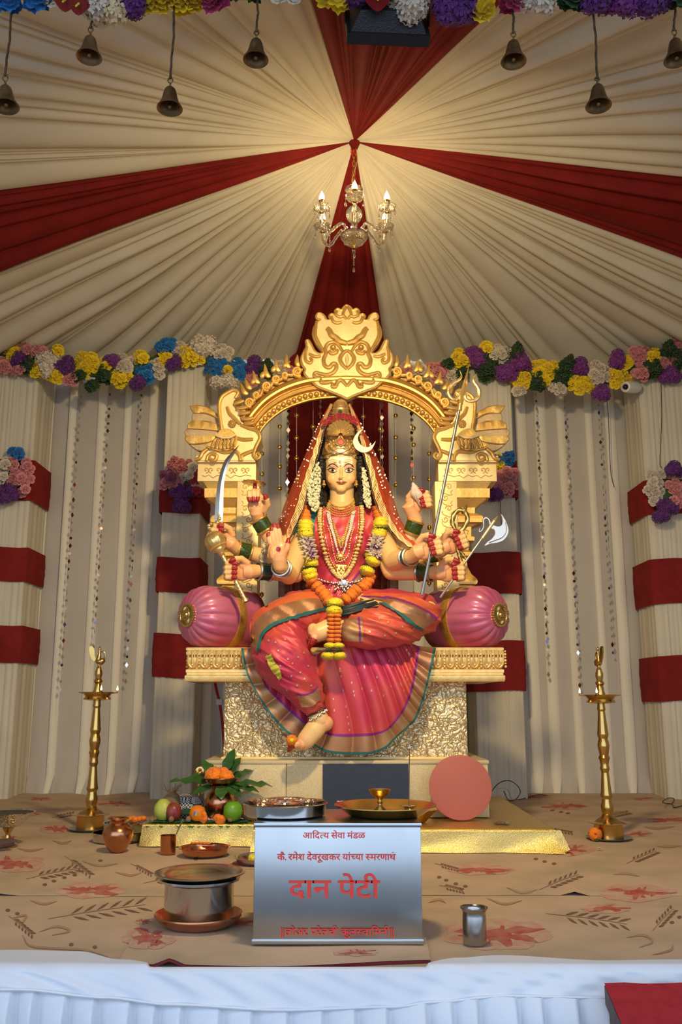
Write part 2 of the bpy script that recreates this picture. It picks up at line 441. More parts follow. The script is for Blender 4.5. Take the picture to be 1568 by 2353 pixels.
def riser(x0, x1, y0, y1, h, label, flap):
    t = thing('gold_riser', label, 'platform', ((x0+x1)/2, (y0+y1)/2, .013))
    nu, nv = 70, 14; rows = []
    rr = random.Random(int(h*1e4+x0*50))
    for j in range(nv+1):
        s = j/nv; row = []
        for i in range(nu+1):
            u = i/nu; x = x0+(x1-x0)*u
            fold = .008*math.sin(u*21+s*3)*s+.006*arc_noise((x*6, s*2, 0), 1, 5)*s
            if flap and u > .84: fold += -.05*(u-.84)/.16*s*s*(1 if u < .93 else 1.3)
            row.append(Vector((x+(.028*s*s if (flap and u > .9) else -.01*s if u < .05 else 0), y0-.004-.02*s*s+fold*.6, h-.004-(h-.018)*s)))
        rows.append(row)
    top = []
    for j in range(13):
        top.append([Vector((x0+(x1-x0)*i/nu, y0-.004+(y1-y0)*(1-j/12), h-.002+.0015*math.sin(i*.9+j*1.7)*(1 if 0 < j < 12 else 0))) for i in range(nu+1)])
    rows = top[:-1]+[[p+Vector((0, 0, 0)) for p in rows[0]]]+rows[1:]
    M().grid(rows).obj('cloth_cover', GCLO, t, 180)
    M().bbox((x0+.006, y0+.012, .014), (x1-.006, y1, h-.008)).obj('board', DECK, t)
    for sd, x in (((1, x1),) if flap else ((-1, x0),)):
        rows = []
        for j in range(9):
            s = j/8; rows.append([Vector((x+sd*(.002+.022*s*s+.006*s*math.sin(i*.9)), y0+(y1-y0)*i/30, h-.003-(h-.017)*s)) for i in range(31)])
        M().grid(rows).obj('side_cloth', GCLO, t, 180)
    if flap:                                    # bunched corner fold
        m = M(); q = Vector((x1, y0, 0))
        m.grid([[q+Vector((-.12+.1*k, -.006-.02*j, h-.01-j*.02)) for k in (0, .5, 1)] for j in range(5)])
        a = [q+Vector((.0, -.005, h-.004)), q+Vector((.024, -.008, h-.004)), q+Vector((.060, -.022, .028)), q+Vector((.030, -.05, .015)), q+Vector((-.005, -.03, .02))]
        M().grid([[a[0], a[1]], [a[0].lerp(a[4], .5), a[1].lerp(a[2], .5)], [a[4], a[2]], [a[3]+Vector((-.02, 0, 0)), a[3]]]).obj('corner_fold', GCLO, t, 60)
    return t
RZ = .115
xm = P(583, 1930, 4.56).x
riser(P(326, 1930, 4.56).x, xm, 4.56, 5.3, RZ, 'low gold cloth riser at the left carrying the fruit and copper pot', False)
riser(xm+.012, 1.0, 4.38, 5.86, RZ-.001, 'wide gold cloth riser under the throne block, loose corner fold at right', True)

# ---- arch
inn = [(588, 1056), (589, 1025), (595, 1003), (612, 978), (635, 957), (660, 941), (694, 928), (733, 919), (798, 914)]
out = [(548, 1010), (552, 985), (563, 957), (582, 932), (604, 909), (630, 891), (656, 878), (684, 868), (720, 861), (798, 857)]
NA = 60
li = spline([(x, y, 0) for x, y in inn], NA); lo_ = spline([(x, y, 0) for x, y in out], NA)
def both(l): return l+[Vector((2*CXP-p.x, p.y, 0)) for p in reversed(l[:-1])]
li, lo_ = both(li), both(lo_)
# (fraction across inner->outer, height towards the viewer in metres)
aprof = [(0, -.10), (0, .03), (.05, .045), (.10, .045), (.13, .028), (.36, .028), (.40, .05), (.44, .058), (.56, .056), (.60, .040), (.63, .040),
         (.68, .066), (.76, .086), (.84, .088), (.92, .07), (.97, .04), (1.0, .03), (1.0, -.10)]
rows = []
for a, b in zip(li, lo_):
    rows.append([P(a.x+(b.x-a.x)*t, a.y+(b.y-a.y)*t, TY-h) for t, h in aprof])
arch = M().grid(rows).obj('arch', GOLD, THR, 40)
bead = mesh_of(M().ball((0, 0, 0), 1, 12, 8), 'bead', GOLD)
acc = 0; last = None; first = True
for a, b in zip(li, lo_):
    p = P(a.x+(b.x-a.x)*.235, a.y+(b.y-a.y)*.235, TY-.034)
    if last is None: last = p; continue
    d = (p-last).length; nxt = .0365
    while acc+d >= nxt:
        k = (nxt-acc)/d; q = last.lerp(p, k)
        inst('bead', bead, arch, TRS(q, None, .0168)); last = q; d = (p-last).length; acc = 0
    acc += d; last = p
# ---- cresting of scrolls and flames
def spiral(cx, cy, r, a0, turns, sgn, n=22):
    return [(cx+r*(1-.85*i/(n-1))*math.cos(a0+sgn*2*math.pi*turns*i/(n-1)), cy+r*(1-.85*i/(n-1))*math.sin(a0+sgn*2*math.pi*turns*i/(n-1))) for i in range(n)]
def flip(pts, mirr): return mir(pts) if mirr else pts
scr = [(575, 925, 11, -.9), (590, 908, 8, -.9), (614, 888, 11, -1.0), (636, 872, 10, -1.1), (656, 863, 8, -1.2), (684, 854, 12, -1.3)]
flm = [(571, 905, 22, 3.5), (580, 893, 20, 3.5), (598, 880, 24, 3.6), (622, 866, 24, 3.7), (645, 853, 22, 3.75), (668, 845, 24, 3.85), (690, 842, 20, 3.9), (604, 870, 16, 4.6), (629, 856, 16, 4.7), (655, 846, 15, 4.8), (583, 884, 14, 4.5)]
for mr in (False, True):
    for cx, cy, r, a in scr:
        m = M(); m.tube(P2(flip(spiral(cx, cy, r, a+2.2, 1.6, 1), mr), TY-.045), [.0135*(1-.35*i/21) for i in range(22)], 7)
        m.ball(P(*flip([(cx, cy)], mr)[0], TY-.05), .010, 8, 6); m.obj('scroll', GOLD, arch)
    for x, y, L, a in flm:
        c = [(x, y)]
        for i in range(8): an = a-.25+1.5*math.sin(i/8*2.6)*.8; c.append((c[-1][0]+L*.19*math.cos(an), c[-1][1]+L*.19*math.sin(an)))
        M().tube(P2(flip(c, mr), TY-.048), [.008, .0155, .018, .0175, .0155, .013, .0095, .006, .001], 8, flat=.75).obj('flame_leaf', GOLD, arch)
    vine = spline([(566, 938, 0), (578, 930, 0), (586, 918, 0), (600, 908, 0), (606, 893, 0), (622, 888, 0), (630, 876, 0), (646, 872, 0), (656, 862, 0), (672, 862, 0), (682, 852, 0), (696, 850, 0)], 60)
    M().tube(P2(flip([(p.x, p.y) for p in vine], mr), TY-.045), .010, 7).obj('vine', GOLD, arch)
    rows = []                                   # backing web of the cresting
    k0, k1 = (4, NA-10)
    base = lo_[k0:k1]; N = len(base)
    for i, b in enumerate(base):
        a = li[k0+i]; n = Vector((b.x-a.x, b.y-a.y, 0)).normalized(); hgt = 22*math.sin(math.pi*min(1, (i+3)/(N)))**.5
        q = [(b.x-3*n.x, b.y-3*n.y), (b.x+n.x*hgt*.8, b.y+n.y*hgt*.8)]
        q = flip(q, mr); rows.append([P(*q[0], TY-.02), P(*q[1], TY-.02), P(*q[1], TY+.05), P(*q[0], TY+.05)])
    M().grid(rows, cv=True).obj('crest_web', GOLDD, arch, 60)
# ---- crest plaque
half = [(797, 702), (790, 707), (785, 713), (777, 710), (771, 714), (771, 721), (776, 727), (769, 724), (762, 722), (757, 727), (760, 735), (751, 736), (746, 727), (738, 721), (731, 721), (727, 727), (729, 733), (737, 735),
        (731, 741), (723, 752), (720, 770), (726, 786), (735, 798), (743, 811), (733, 813), (723, 806), (717, 795), (710, 783), (704, 784), (705, 797), (699, 809), (693, 824), (695, 838), (702, 849), (700, 858), (707, 868), (718, 877), (731, 889), (752, 897), (770, 904), (787, 911), (798, 916)]
outl = half+list(reversed(mir(half[1:-1])))
PY = TY-.075
sm_ = [(p.x, p.y) for p in closed_spline([(x, y, 0) for x, y in outl], 3)]
pl = M().plate(P2(sm_, PY), .07, .004).obj('crest_plaque', GOLDL, THR, 30)
M().tube(P2(sm_, PY+.006), .0085, 8, closed=True).obj('plaque_rim', GOLD, pl)
def relief(paths, r, name, matx, Y, par, both_=True, flat=1.0, n=8):
    for pts in paths:
        for mr in ((False, True) if both_ else (False,)):
            q = flip(pts, mr); s = spline([(x, y, 0) for x, y in q], max(8, len(q)*5))
            rr = [r*(.6+.4*math.sin(math.pi*(.12+.76*i/(len(s)-1)))) for i in range(len(s))]
            M().tube([P(p.x, p.y, Y) for p in s], rr, n, flat=flat).obj(name, matx, par)
relief([[(752, 754), (757, 759), (763, 770), (772, 776), (781, 784), (790, 787), (798, 789)]], .021, 'brow', GOLD, PY-.004, pl)
relief([[(788, 808), (779, 794), (767, 786), (754, 790), (748, 801), (749, 813), (744, 826), (747, 840), (757, 844), (765, 836), (772, 837), (773, 846), (766, 856), (753, 861), (738, 859), (726, 856), (722, 863), (728, 868)],
        [(756, 806), (762, 812), (772, 810), (777, 803)], [(724, 866), (737, 869), (739, 878), (752, 879), (764, 876)], [(765, 880), (764, 888), (771, 888), (776, 878), (784, 873), (791, 879), (798, 887)], [(798, 805), (789, 811), (782, 823), (786, 836), (798, 848)]], .0140, 'scroll_relief', GOLD, PY-.002, pl)
relief([[(728, 738), (726, 752), (725, 770), (732, 786), (742, 803)], [(762, 727), (766, 738), (776, 742), (786, 740)], [(706, 796), (702, 812), (703, 828), (713, 834), (717, 827), (712, 822)], [(738, 818), (724, 819), (710, 813)]], .0115, 'edge_relief', GOLD, PY-.002, pl)
relief([[(797, 704), (791, 714), (789, 724), (797, 733)], [(776, 714), (772, 722), (781, 728), (790, 726), (796, 732)]], .010, 'finial_leaf', GOLD, PY-.004, pl)
for mr in (0, 1):
    M().ball(P(*flip([(766, 798)], mr)[0], PY-.012), .019, 14, 9).obj('eye_ball', GOLD, pl)
M().tube(P2([(798, 814), (798, 824), (798, 840)], PY-.018), [.004, .012, .003], 10).obj('nose_ridge', GOLDL, pl)
# ---- swans on the shoulders
WING2 = mat('swan_feather_brown', (.60, .43, .22), .5, .4, var=(.50, .35, .18), vscale=30, bump=.2, bscale=120, vstretch=(1, 1, 4))  # brownish feather colour, alternating with the bright gold ones
body = [(447, 1055), (452, 1046), (462, 1050), (470, 1042), (480, 1030), (492, 1024), (505, 1010), (512, 985), (506, 960), (503, 935), (507, 916), (518, 905), (529, 901), (526, 896), (535, 892), (546, 894), (551, 902), (548, 911), (537, 920), (535, 930), (547, 948), (552, 962), (560, 974), (582, 981), (598, 993), (600, 1010), (592, 1024), (587, 1035), (592, 1048), (586, 1060), (452, 1060)]
for mr in (False, True):
    sw = M().plate(P2(flip(body, mr), TY-.10), .17, .008, 2).obj('swan_panel', GOLDL, THR, 30)
    # tail fan: feathers side by side, every other one proud
    LP = [(435, 931), (444, 948), (441, 966), (430, 984), (426, 1001), (433, 1019), (452, 1034)]; RP = [(503, 952), (509, 966), (509, 978), (506, 990), (500, 1000), (495, 1010), (488, 1022)]
    fan_o = [(437, 933), (455, 930), (474, 933), (492, 943), (506, 960), (512, 985), (505, 1005), (492, 1022), (476, 1034), (462, 1036), (448, 1030), (435, 1017), (429, 1000), (433, 985), (443, 967), (446, 950)]
    M().plate(P2(flip(fan_o, mr), TY-.015), .06, .004).obj('tail_fan', GOLDD, sw, 30)
    def tcurve(k, n=12): a_, c_ = LP[k], RP[k]; return [(p.x, p.y) for p in spline([(a_[0], a_[1], 0), (lerp(a_[0], c_[0], .5), lerp(a_[1], c_[1], .42)-7+2.2*k, 0), (c_[0], c_[1], 0)], n)]
    for k in range(6):
        u, d = tcurve(k), tcurve(k+1); ends = [(lerp(u[0][0], d[0][0], .5)-(5 if k in (2, 3, 4) else 2), lerp(u[0][1], d[0][1], .5))]
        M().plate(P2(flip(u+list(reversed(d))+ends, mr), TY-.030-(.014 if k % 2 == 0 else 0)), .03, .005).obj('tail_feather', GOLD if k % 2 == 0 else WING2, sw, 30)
    # wing: bowl with flutes
    wing = closed_spline([(x, y, 0) for x, y in [(472, 1024), (490, 1012), (498, 996), (512, 984), (530, 986), (543, 998), (544, 1014), (532, 1030), (515, 1034), (495, 1033)]], 4)
    M().plate(P2(flip([(p.x, p.y) for p in wing], mr), TY-.135), .05, .016, 3).obj('wing', GOLD, sw, 40)
    for k in range(7):
        x0 = 488+k*8.2; q = flip([(x0+6-k*.2, 1008-min(k, 3)*1.5), (x0+1, 1020), (x0-2+k*.8, 1030-abs(k-3)*.7)], mr)
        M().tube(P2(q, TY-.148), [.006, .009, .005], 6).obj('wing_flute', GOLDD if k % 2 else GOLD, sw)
    M().tube(P2(flip([(497, 1000), (512, 1006), (528, 1005), (543, 998)], mr), TY-.150), .009, 8).obj('wing_edge', GOLDL, sw)
    relief([flip(p, mr) for p in ([(506, 1005), (509, 985), (505, 955), (504, 930), (510, 912), (525, 901), (538, 896), (547, 902), (541, 914)], [(522, 935), (528, 950), (540, 962), (552, 975)],
            [(553, 976), (572, 984), (590, 990), (598, 1005), (588, 1028), (583, 1046), (592, 1054), (598, 1047), (592, 1040)],
            [(541, 1005), (560, 1010), (582, 1009)], [(447, 1056), (459, 1052), (466, 1040), (478, 1030)], [(480, 1052), (492, 1058), (498, 1048), (488, 1042), (478, 1048), (475, 1058)], [(495, 1033), (515, 1039), (540, 1037), (550, 1046), (552, 1058)], [(586, 1034), (570, 1040), (556, 1047), (556, 1058)])], .0125, 'swan_scroll', GOLD, TY-.105, sw, False)
    relief([flip(p, mr) for p in ([(538, 928), (549, 925), (561, 921)], [(543, 938), (556, 938), (569, 935)], [(549, 949), (562, 950), (575, 947)], [(555, 962), (568, 963), (583, 960)], [(561, 973), (574, 973), (586, 971)])], .014, 'ruff_feather', GOLD, TY-.115, sw, False)
    m = M(); c = P(*flip([(534, 974)], mr)[0], TY-.105)
    for k in range(10): a = k*.628; m.tube([c+Vector((.006*math.cos(a), -.008, .006*math.sin(a))), c+Vector((.024*math.cos(a), -.002, .024*math.sin(a)))], [.004, .007], 6)
    m.ball(c+Vector((0, -.008, 0)), .008, 8, 6); m.obj('rosette', GOLD, sw)
    # ---- throne pillar under the swan
    cap = P2(flip([(455, 1062), (588, 1062), (588, 1106), (455, 1106)], mr), TY-.06)
    xa, xb = min(p.x for p in cap), max(p.x for p in cap)
    cb = M().bbox((xa, TY-.06, cap[2].z), (xb, TY+.14, cap[0].z), .004).obj('capital_block', GOLDL, THR)
    st = P2(flip([(546, 1106), (590, 1106), (590, 1400), (546, 1400)], mr), TY-.06)
    xa, xb = min(p.x for p in st), max(p.x for p in st)
    ps = M().bbox((xa, TY-.06, SZ1-.02), (xb, TY+.14, st[0].z-.001), .003).obj('post', GOLDL, THR)
    lev = [(1106, 470, .05), (1108, 468, .055), (1124, 478, .04), (1125, 472, .055), (1146, 472, .055), (1147, 478, .045), (1158, 492, .03), (1166, 502, .015), (1168, 504, .015), (1179, 504, .015), (1180, 498, .02), (1186, 488, .035), (1196, 484, .04), (1201, 486, .04), (1203, 498, .02), (1210, 512, .01), (1232, 512, .01), (1233, 505, .02), (1242, 505, .02), (1244, 516, .0), (1262, 518, .0), (1268, 512, .01), (1276, 512, .01), (1282, 522, -.01), (1300, 520, -.005), (1318, 512, .01), (1330, 500, .025), (1336, 498, .03), (1342, 500, .03), (1345, 510, .01), (1400, 510, .01)]
    rows = []
    for y, x, f in lev:
        q = P(*flip([(x, y)], mr)[0], TY-.02); xin = P(*flip([(570, y)], mr)[0], TY-.02).x
        rows.append([Vector((q.x, TY+.12, q.z)), Vector((q.x, TY-.0-f, q.z)), Vector((xin, TY-.0-f, q.z))])
    M().grid(rows).obj('moulded_bracket', GOLD, THR, 25)
    # fretwork carving on capital and post
    orn = M()
    for cx in (480, 508, 536, 564):
        for s in (-1, 1): orn.tube(P2(flip(spiral(cx+s*6, 1080, 7, math.pi/2, 1.1, s, 12), mr), TY-.062), .0035, 5)
    orn.tube(P2(flip([(464, 1092), (472, 1095), (480, 1091), (490, 1098), (500, 1092), (510, 1095), (520, 1091), (530, 1098), (540, 1092), (552, 1095), (566, 1091), (578, 1094)], mr), TY-.062), .003, 5)
    orn.obj('capital_fretwork', GOLDD, cb)
    orn = M()
    for k in range(11):
        cy = 1118+k*25
        orn.tube(P2(flip(spiral(568+(4 if k % 2 else -4), cy, 8, 0, 1.2, 1 if k % 2 else -1, 12), mr), TY-.062), .0035, 5)
        orn.tube(P2(flip([(556, cy+8), (560, cy+13), (556, cy+18), (563, cy+20), (577, cy+14), (580, cy+6)], mr), TY-.062), .003, 5)
    orn.obj('post_fretwork', GOLDD, ps)
    for (y0, y1, xa_, xb_) in ((1213, 1230, 518, 543), (1352, 1392, 514, 544)):
        orn = M(); cx = (xa_+xb_)/2
        for s in (-1, 1): orn.tube(P2(flip([(cx+s*11, y1-3), (cx+s*9, (y0+y1)/2+4), (cx+s*12, (y0+y1)/2-2), (cx+s*5, y0+4), (cx, y0+2)], mr), TY-.014), .003, 5)
        orn.obj('panel_fretwork', GOLDD, THR)
# ---- bolsters
PINK = mat('pink_satin_paint', (.52, .085, .19), .30, .25, var=(.62, .20, .30), vscale=4.5, bump=.05, bscale=30, coat=.3)
def bolster(outer, inner, label):
    t = thing('bolster', label, 'cushion', (outer[0]*.5+inner[0]*.5, outer[1]*.5+inner[1]*.5, SZ1), 'pink bolsters on the throne seat')
    a = Vector(outer); b = Vector(inner); ax = (b-a); L = ax.length; R3 = frame(ax)
    def mod(an, r, z):
        k = max(0, 1-z/.24); s = abs(math.sin(an*9+.3*math.sin(an*3)))
        return 1+k*(.13*s**.6-.08)
    R = .172
    prof = [(.035, .004), (.06, -.004), (.09, .004), (.115, .018), (.138, .038), (.154, .064), (.166, .10), (.171, .14), (.1725, .19), (.171, .25), (.170, .30), (.172, .36), (.171, .42), (.166, L-.06), (.15, L-.02), (.10, L)]
    M().lathe(prof, 108, a, R3, mod).obj('cushion', PINK, t, 180)
    M().lathe([(.171, .222), (.178, .224), (.180, .236), (.180, .262), (.178, .272), (.170, .274)], 48, a, R3).obj('gold_strap', mat('strap_gold', (.62, .40, .07), .35, .7, bump=.5, bscale=90), t)
    m = M().lathe([(.062, .004), (.062, -.010), (.050, -.014), (.046, -.008), (.034, -.012), (.030, -.018), (.018, -.018), (.014, -.026), (.006, -.030), (0, -.030)], 36, a, R3)
    for k in range(28):
        an = k*2*math.pi/28; m.ball(a+R3 @ Vector((.061*math.cos(an), .061*math.sin(an), -.008)), .008, 6, 4)
        m.tube([a+R3 @ Vector((.032*math.cos(an), .032*math.sin(an), -.014)), a+R3 @ Vector((.047*math.cos(an+.18), .047*math.sin(an+.18), -.012))], .003, 5)
    m.obj('medallion', mat('medallion_gold', (.60, .42, .16), .3, 1.0), t)
    return t
bz = SZ1+.174
for px_, sg, lb in ((432, 1, 'pink pleated bolster on the seat at the left, under the golden mace'), (1147, -1, 'pink pleated bolster on the seat at the right, under the axe handle')):
    q = P(px_, 1416, 4.85); bolster((q.x, 4.85, bz), (q.x+sg*.46*.68, 4.85+.46*.733, bz), lb)
# ================================================================ goddess statue
def voxel(m, size, it=3, fac=.5):
    me = bpy.data.meshes.new('tmp'); me.from_pydata(m.v, [], m.f)
    bmx = bmesh.new(); bmx.from_mesh(me); bmesh.ops.recalc_face_normals(bmx, faces=bmx.faces[:]); bmx.to_mesh(me); bmx.free()
    o = bpy.data.objects.new('tmp', me); COL.objects.link(o)
    r = o.modifiers.new('r', 'REMESH'); r.mode = 'VOXEL'; r.voxel_size = size; r.use_smooth_shade = True
    s = o.modifiers.new('s', 'SMOOTH'); s.factor = fac; s.iterations = it
    dg = bpy.context.evaluated_depsgraph_get(); dg.update()
    out = bpy.data.meshes.new_from_object(o.evaluated_get(dg)); bpy.data.objects.remove(o); bpy.data.meshes.remove(me)
    out.polygons.foreach_set('use_smooth', [True]*len(out.polygons)); return out
def coords(me):
    a = np.empty(len(me.vertices)*3, dtype=np.float32); me.vertices.foreach_get('co', a); return a.reshape(-1, 3)
def colour(me, cols):
    at = me.color_attributes.new('Col', 'FLOAT_COLOR', 'POINT')
    c = np.ones((len(me.vertices), 4), dtype=np.float32); c[:, :3] = cols; at.data.foreach_set('color', c.ravel())
def bvh_of(me): return BVHTree.FromPolygons([v.co.copy() for v in me.vertices], [tuple(p.vertices) for p in me.polygons])
ORG = Vector((0, 0, CH))
def cast(bv, x, y, off, fallback=None):
    d = ray(x, y).normalized(); h = bv.ray_cast(ORG, d)
    if h[0] is None: return fallback
    n = h[1]
    if n.dot(d) > 0: n = -n
    return h[0]+n*off*.6-d*off*.6
def decal_fill(bv, outline, off, rings=5):
    cx = sum(p[0] for p in outline)/len(outline); cy = sum(p[1] for p in outline)/len(outline)
    rows = []
    for k in range(rings+1):
        s = max(k/rings, .02); rows.append([cast(bv, cx+(x-cx)*s, cy+(y-cy)*s, off) for x, y in outline])
    good = [p for r in rows for p in r if p is not None]
    ay = sum(p.y for p in good)/max(1, len(good))
    rows = [[p if p is not None else P(cx, cy, ay) for p in r] for r in rows]
    return M().grid(rows, cv=True)
def decal_band(bv, top, bot, off, n=40, k=5, Yf=4.8):
    a = spline([(x, y, 0) for x, y in top], n); b = spline([(x, y, 0) for x, y in bot], n); rows = []
    for i in range(n):
        row = []
        for j in range(k+1):
            q = a[i].lerp(b[i], j/k); row.append(cast(bv, q.x, q.y, off))
        rows.append(row)
    ok = [p for r in rows for p in r if p is not None]
    for i in range(n):
        for j in range(k+1):
            if rows[i][j] is None:
                near = [rows[a_][b_] for a_ in range(max(0, i-2), min(n, i+3)) for b_ in range(k+1) if rows[a_][b_] is not None]
                Y = sum(p.y for p in near)/len(near) if near else Yf
                q = a[i].lerp(b[i], j/k); rows[i][j] = P(q.x, q.y, Y-off)
    return rows
PX = 1/382.0                                    # metres per pixel around the statue
ST = thing('goddess_statue', 'eight-armed painted goddess statue in a pink silk saree seated on the throne', 'statue', (0, 5.1, SZ1))
# ---- body, built as one surface
b = M(); reds = []; pinks = []
FX = 784.5
hl = [(1008, 8, .02, .02), (1014, 24, .07, .05), (1030, 33, .10, .075), (1048, 36, .115, .088), (1062, 36.5, .12, .093), (1078, 36.5, .12, .093), (1092, 36, .115, .092), (1103, 35, .105, .092), (1112, 32.5, .095, .091), (1120, 28, .085, .089), (1127, 21.5, .07, .085), (1132, 14.5, .05, .077), (1135.5, 6, .03, .065)]
HY = 5.08
rows = []
for y, hw, back, front in hl:
    c = P(FX, y, HY); r = []
    for k in range(40):
        a = 2*math.pi*k/40; cx, sy = math.cos(a), math.sin(a)
        xx = hw*PX*abs(cx)**.86*(1 if cx > 0 else -1)
        yy = (back if sy > 0 else front)*abs(sy)**.92*(1 if sy > 0 else -1)
        r.append(Vector((c.x+xx, HY+yy, c.z)))
    rows.append(r)
o = len(b.v); b.grid(rows, cv=True); b.f.append(tuple(o+k for k in range(40))); b.f.append(tuple(o+12*40+k for k in range(40)))
fy = HY-.093
b.tube([P(FX, 1072, fy+.006), P(FX, 1084, fy-.004), P(FX, 1094, fy-.016), P(FX, 1098, fy-.019)], [.006, .007, .0095, .0105], 12)
b.ball(P(FX, 1098, fy-.015), (.0105, .010, .009), 12, 8)
for s in (-1, 1):
    b.ball(P(FX+s*3.8, 1099.5, fy-.004), (.008, .010, .007), 10, 6); b.ball(P(FX+s*19, 1100, fy+.033), (.036, .026, .036), 16, 10)
    b.ball(P(FX+s*18, 1081, fy+.013), (.020, .012, .010), 12, 8)
    b.ball(P(FX+s*17, 1070, fy+.016), (.026, .014, .012), 12, 8)
b.ball(P(FX, 1107, fy+.003), (.026, .012, .006), 12, 8); b.ball(P(FX, 1111, fy+.003), (.022, .013, .0065), 12, 8); b.ball(P(FX, 1123, fy+.022), (.030, .022, .022), 14, 10)
b.tube([P(786, 1110, HY+.02), P(786, 1140, HY+.02), P(786, 1160, HY+.02), P(786, 1180, HY+.02)], [.073, .071, .076, .10], 24)
def torso_rows(g):
    rows = []
    for y, hw, d in ((1160, 34, .07), (1170, 62, .085), (1180, 78, .095), (1192, 86, .105), (1210, 86, .12), (1235, 80, .135), (1260, 72, .135), (1290, 62, .12), (1320, 56, .112), (1350, 62, .125), (1380, 78, .14), (1410, 84, .14), (1430, 70, .11)):
        c = P(786, y, 5.12); rows.append([Vector((c.x+(hw*PX+g)*math.cos(2*math.pi*k/40), 5.12+(d+g)*math.sin(2*math.pi*k/40), c.z)) for k in range(40)])
    return rows
def closed(mm, rows):
    o = len(mm.v); n = len(rows[0]); mm.grid(rows, cv=True); mm.f.append(tuple(o+k for k in range(n))); mm.f.append(tuple(o+(len(rows)-1)*n+k for k in range(n)))
closed(b, torso_rows(0))
for s in (-1, 1): b.ball(P(786+s*36, 1248, 5.03), (.075, .07, .07), 16, 10)
def limb(pts, rs, n=18):
    s = spline([P(*p) for p in pts], 14); rr = [spline([(r, 0, 0) for r in rs], 14)[i].x for i in range(14)]; b.tube(s, rr, n)
    for e in (0, -1): b.ball(s[e], rr[e], 14, 8)
WR = {}
def arm(name, sh, el, wr, r0=.058, r1=.05, r2=.035):
    limb([sh, tuple(lerp(sh[i], el[i], .5) for i in range(3)), el], [r0, r0*.95, r1]); limb([el, tuple(lerp(el[i], wr[i], .45) for i in range(3)), wr], [r1, r1*.93, r2])
    WR[name] = (P(*wr), (P(*wr)-P(*el)).normalized())
def hand(name, c, X, Z, s=1.18, shaft=True, index_up=None, ysign=-1):
    """a closed hand: X wrist->knuckles, Z thumb side along the shaft, palm faces Y"""
    c = P(*c); X = Vector(X).normalized(); Z = Vector(Z); Z = (Z-X*Z.dot(X)).normalized(); Y = X.cross(Z)
    if Y.y > 0: Y = -Y
    R = Matrix((X, Y, Z)).transposed()
    T = lambda p: c+R @ (Vector(p)*s)
    b.ball(c, (.050*s, .024*s, .046*s), 16, 10, R); b.ball(T((-.012, .008, .026)), (.034*s, .022*s, .024*s), 12, 8, R)
    b.tube([WR[name][0], T((-.035, 0, 0)), T((-.01, 0, 0))], [.036, .036*s, .034*s], 16)
    for k in range(4):
        z = .0355-.0237*k; l = (.95, 1.03, 1.0, .85)[k]
        if k == 0 and index_up:
            q = [T((.04, 0, z))]+[P(*p) for p in index_up]; b.tube(spline(q, 8), [.0135*s]*5+[.012*s, .0115*s, .009*s], 10); b.ball(q[-1], .009*s, 8, 6)
            reds.append((q[-1], .020)); reds.append((q[-1].lerp(q[-2], .3), .02)); continue
        q = [T((.040, -.004, z)), T((.040+.036*l, .010, z*.97)), T((.034+.033*l, .046, z*.93)), T((.022, .054, z*.9))]
        b.tube(q, [.0145*s, .0135*s, .0125*s, .0098*s], 10); b.ball(q[1], .0137*s, 10, 6); b.ball(q[2], .0126*s, 10, 6); b.ball(q[3], .0099*s, 8, 6)
        for t in (1, .75): reds.append((q[2].lerp(q[3], t), .0122*s))
    q = [T((-.028, .010, .036)), T((.002, .034, .058)), T((.026, .052, .056)), T((.046, .060, .046))]
    b.tube(q, [.018*s, .016*s, .0145*s, .010*s], 10); b.ball(q[1], .016*s, 10, 6); b.ball(q[2], .0145*s, 10, 6); b.ball(q[3], .010*s, 8, 6)
    for t in (1, .6): reds.append((q[2].lerp(q[3], t), .017*s))
    pinks.append((T((-.01, .02, 0)), .075*s))
    return T
arm('discus', (712, 1205, 5.14), (640, 1268, 5.02), (594, 1192, 4.96), .055, .047, .036)
arm('sword', (710, 1215, 5.13), (650, 1292, 5.02), (545, 1262, 4.92), .055, .05, .035)
arm('mace', (712, 1225, 5.10), (680, 1318, 4.98), (592, 1312, 4.84), .057, .052, .035)
arm('palm', (708, 1215, 5.06), (664, 1322, 4.90), (643, 1300, 4.72), .060, .052, .037)
arm('conch', (862, 1205, 5.14), (930, 1268, 5.02), (957, 1196, 4.96), .055, .047, .036)
arm('noose', (864, 1215, 5.13), (918, 1292, 5.02), (1010, 1270, 4.92), .055, .05, .035)
arm('axe', (864, 1225, 5.10), (900, 1312, 4.98), (992, 1316, 4.84), .057, .052, .035)
arm('trident', (868, 1215, 5.06), (906, 1290, 4.92), (948, 1278, 4.74), .060, .056, .037)
hand('discus', (590, 1163, 4.93), (-.03, -.1, 1), (1, 0, .12), 1.12, index_up=[(588, 1135, 4.925), (586, 1112, 4.93)])
hand('sword', (516, 1241, 4.88), (-.9, 0, .5), (-.15, 0, 1), 1.12)
hand('mace', (556, 1313, 4.80), (-1, 0, .05), (-.4, -.1, 1), 1.15)
hand('conch', (955, 1158, 4.93), (.9, 0, .25), (-.2, 0, 1), 1.12)
hand('noose', (1036, 1252, 4.89), (.95, 0, .4), (-.1, -.1, 1), 1.15)
hand('axe', (1028, 1315, 4.80), (1, 0, .08), (.55, -.1, 1), 1.15)
hand('trident', (977, 1264, 4.70), (1, 0, .25), (.22, 0, 1), 1.15)
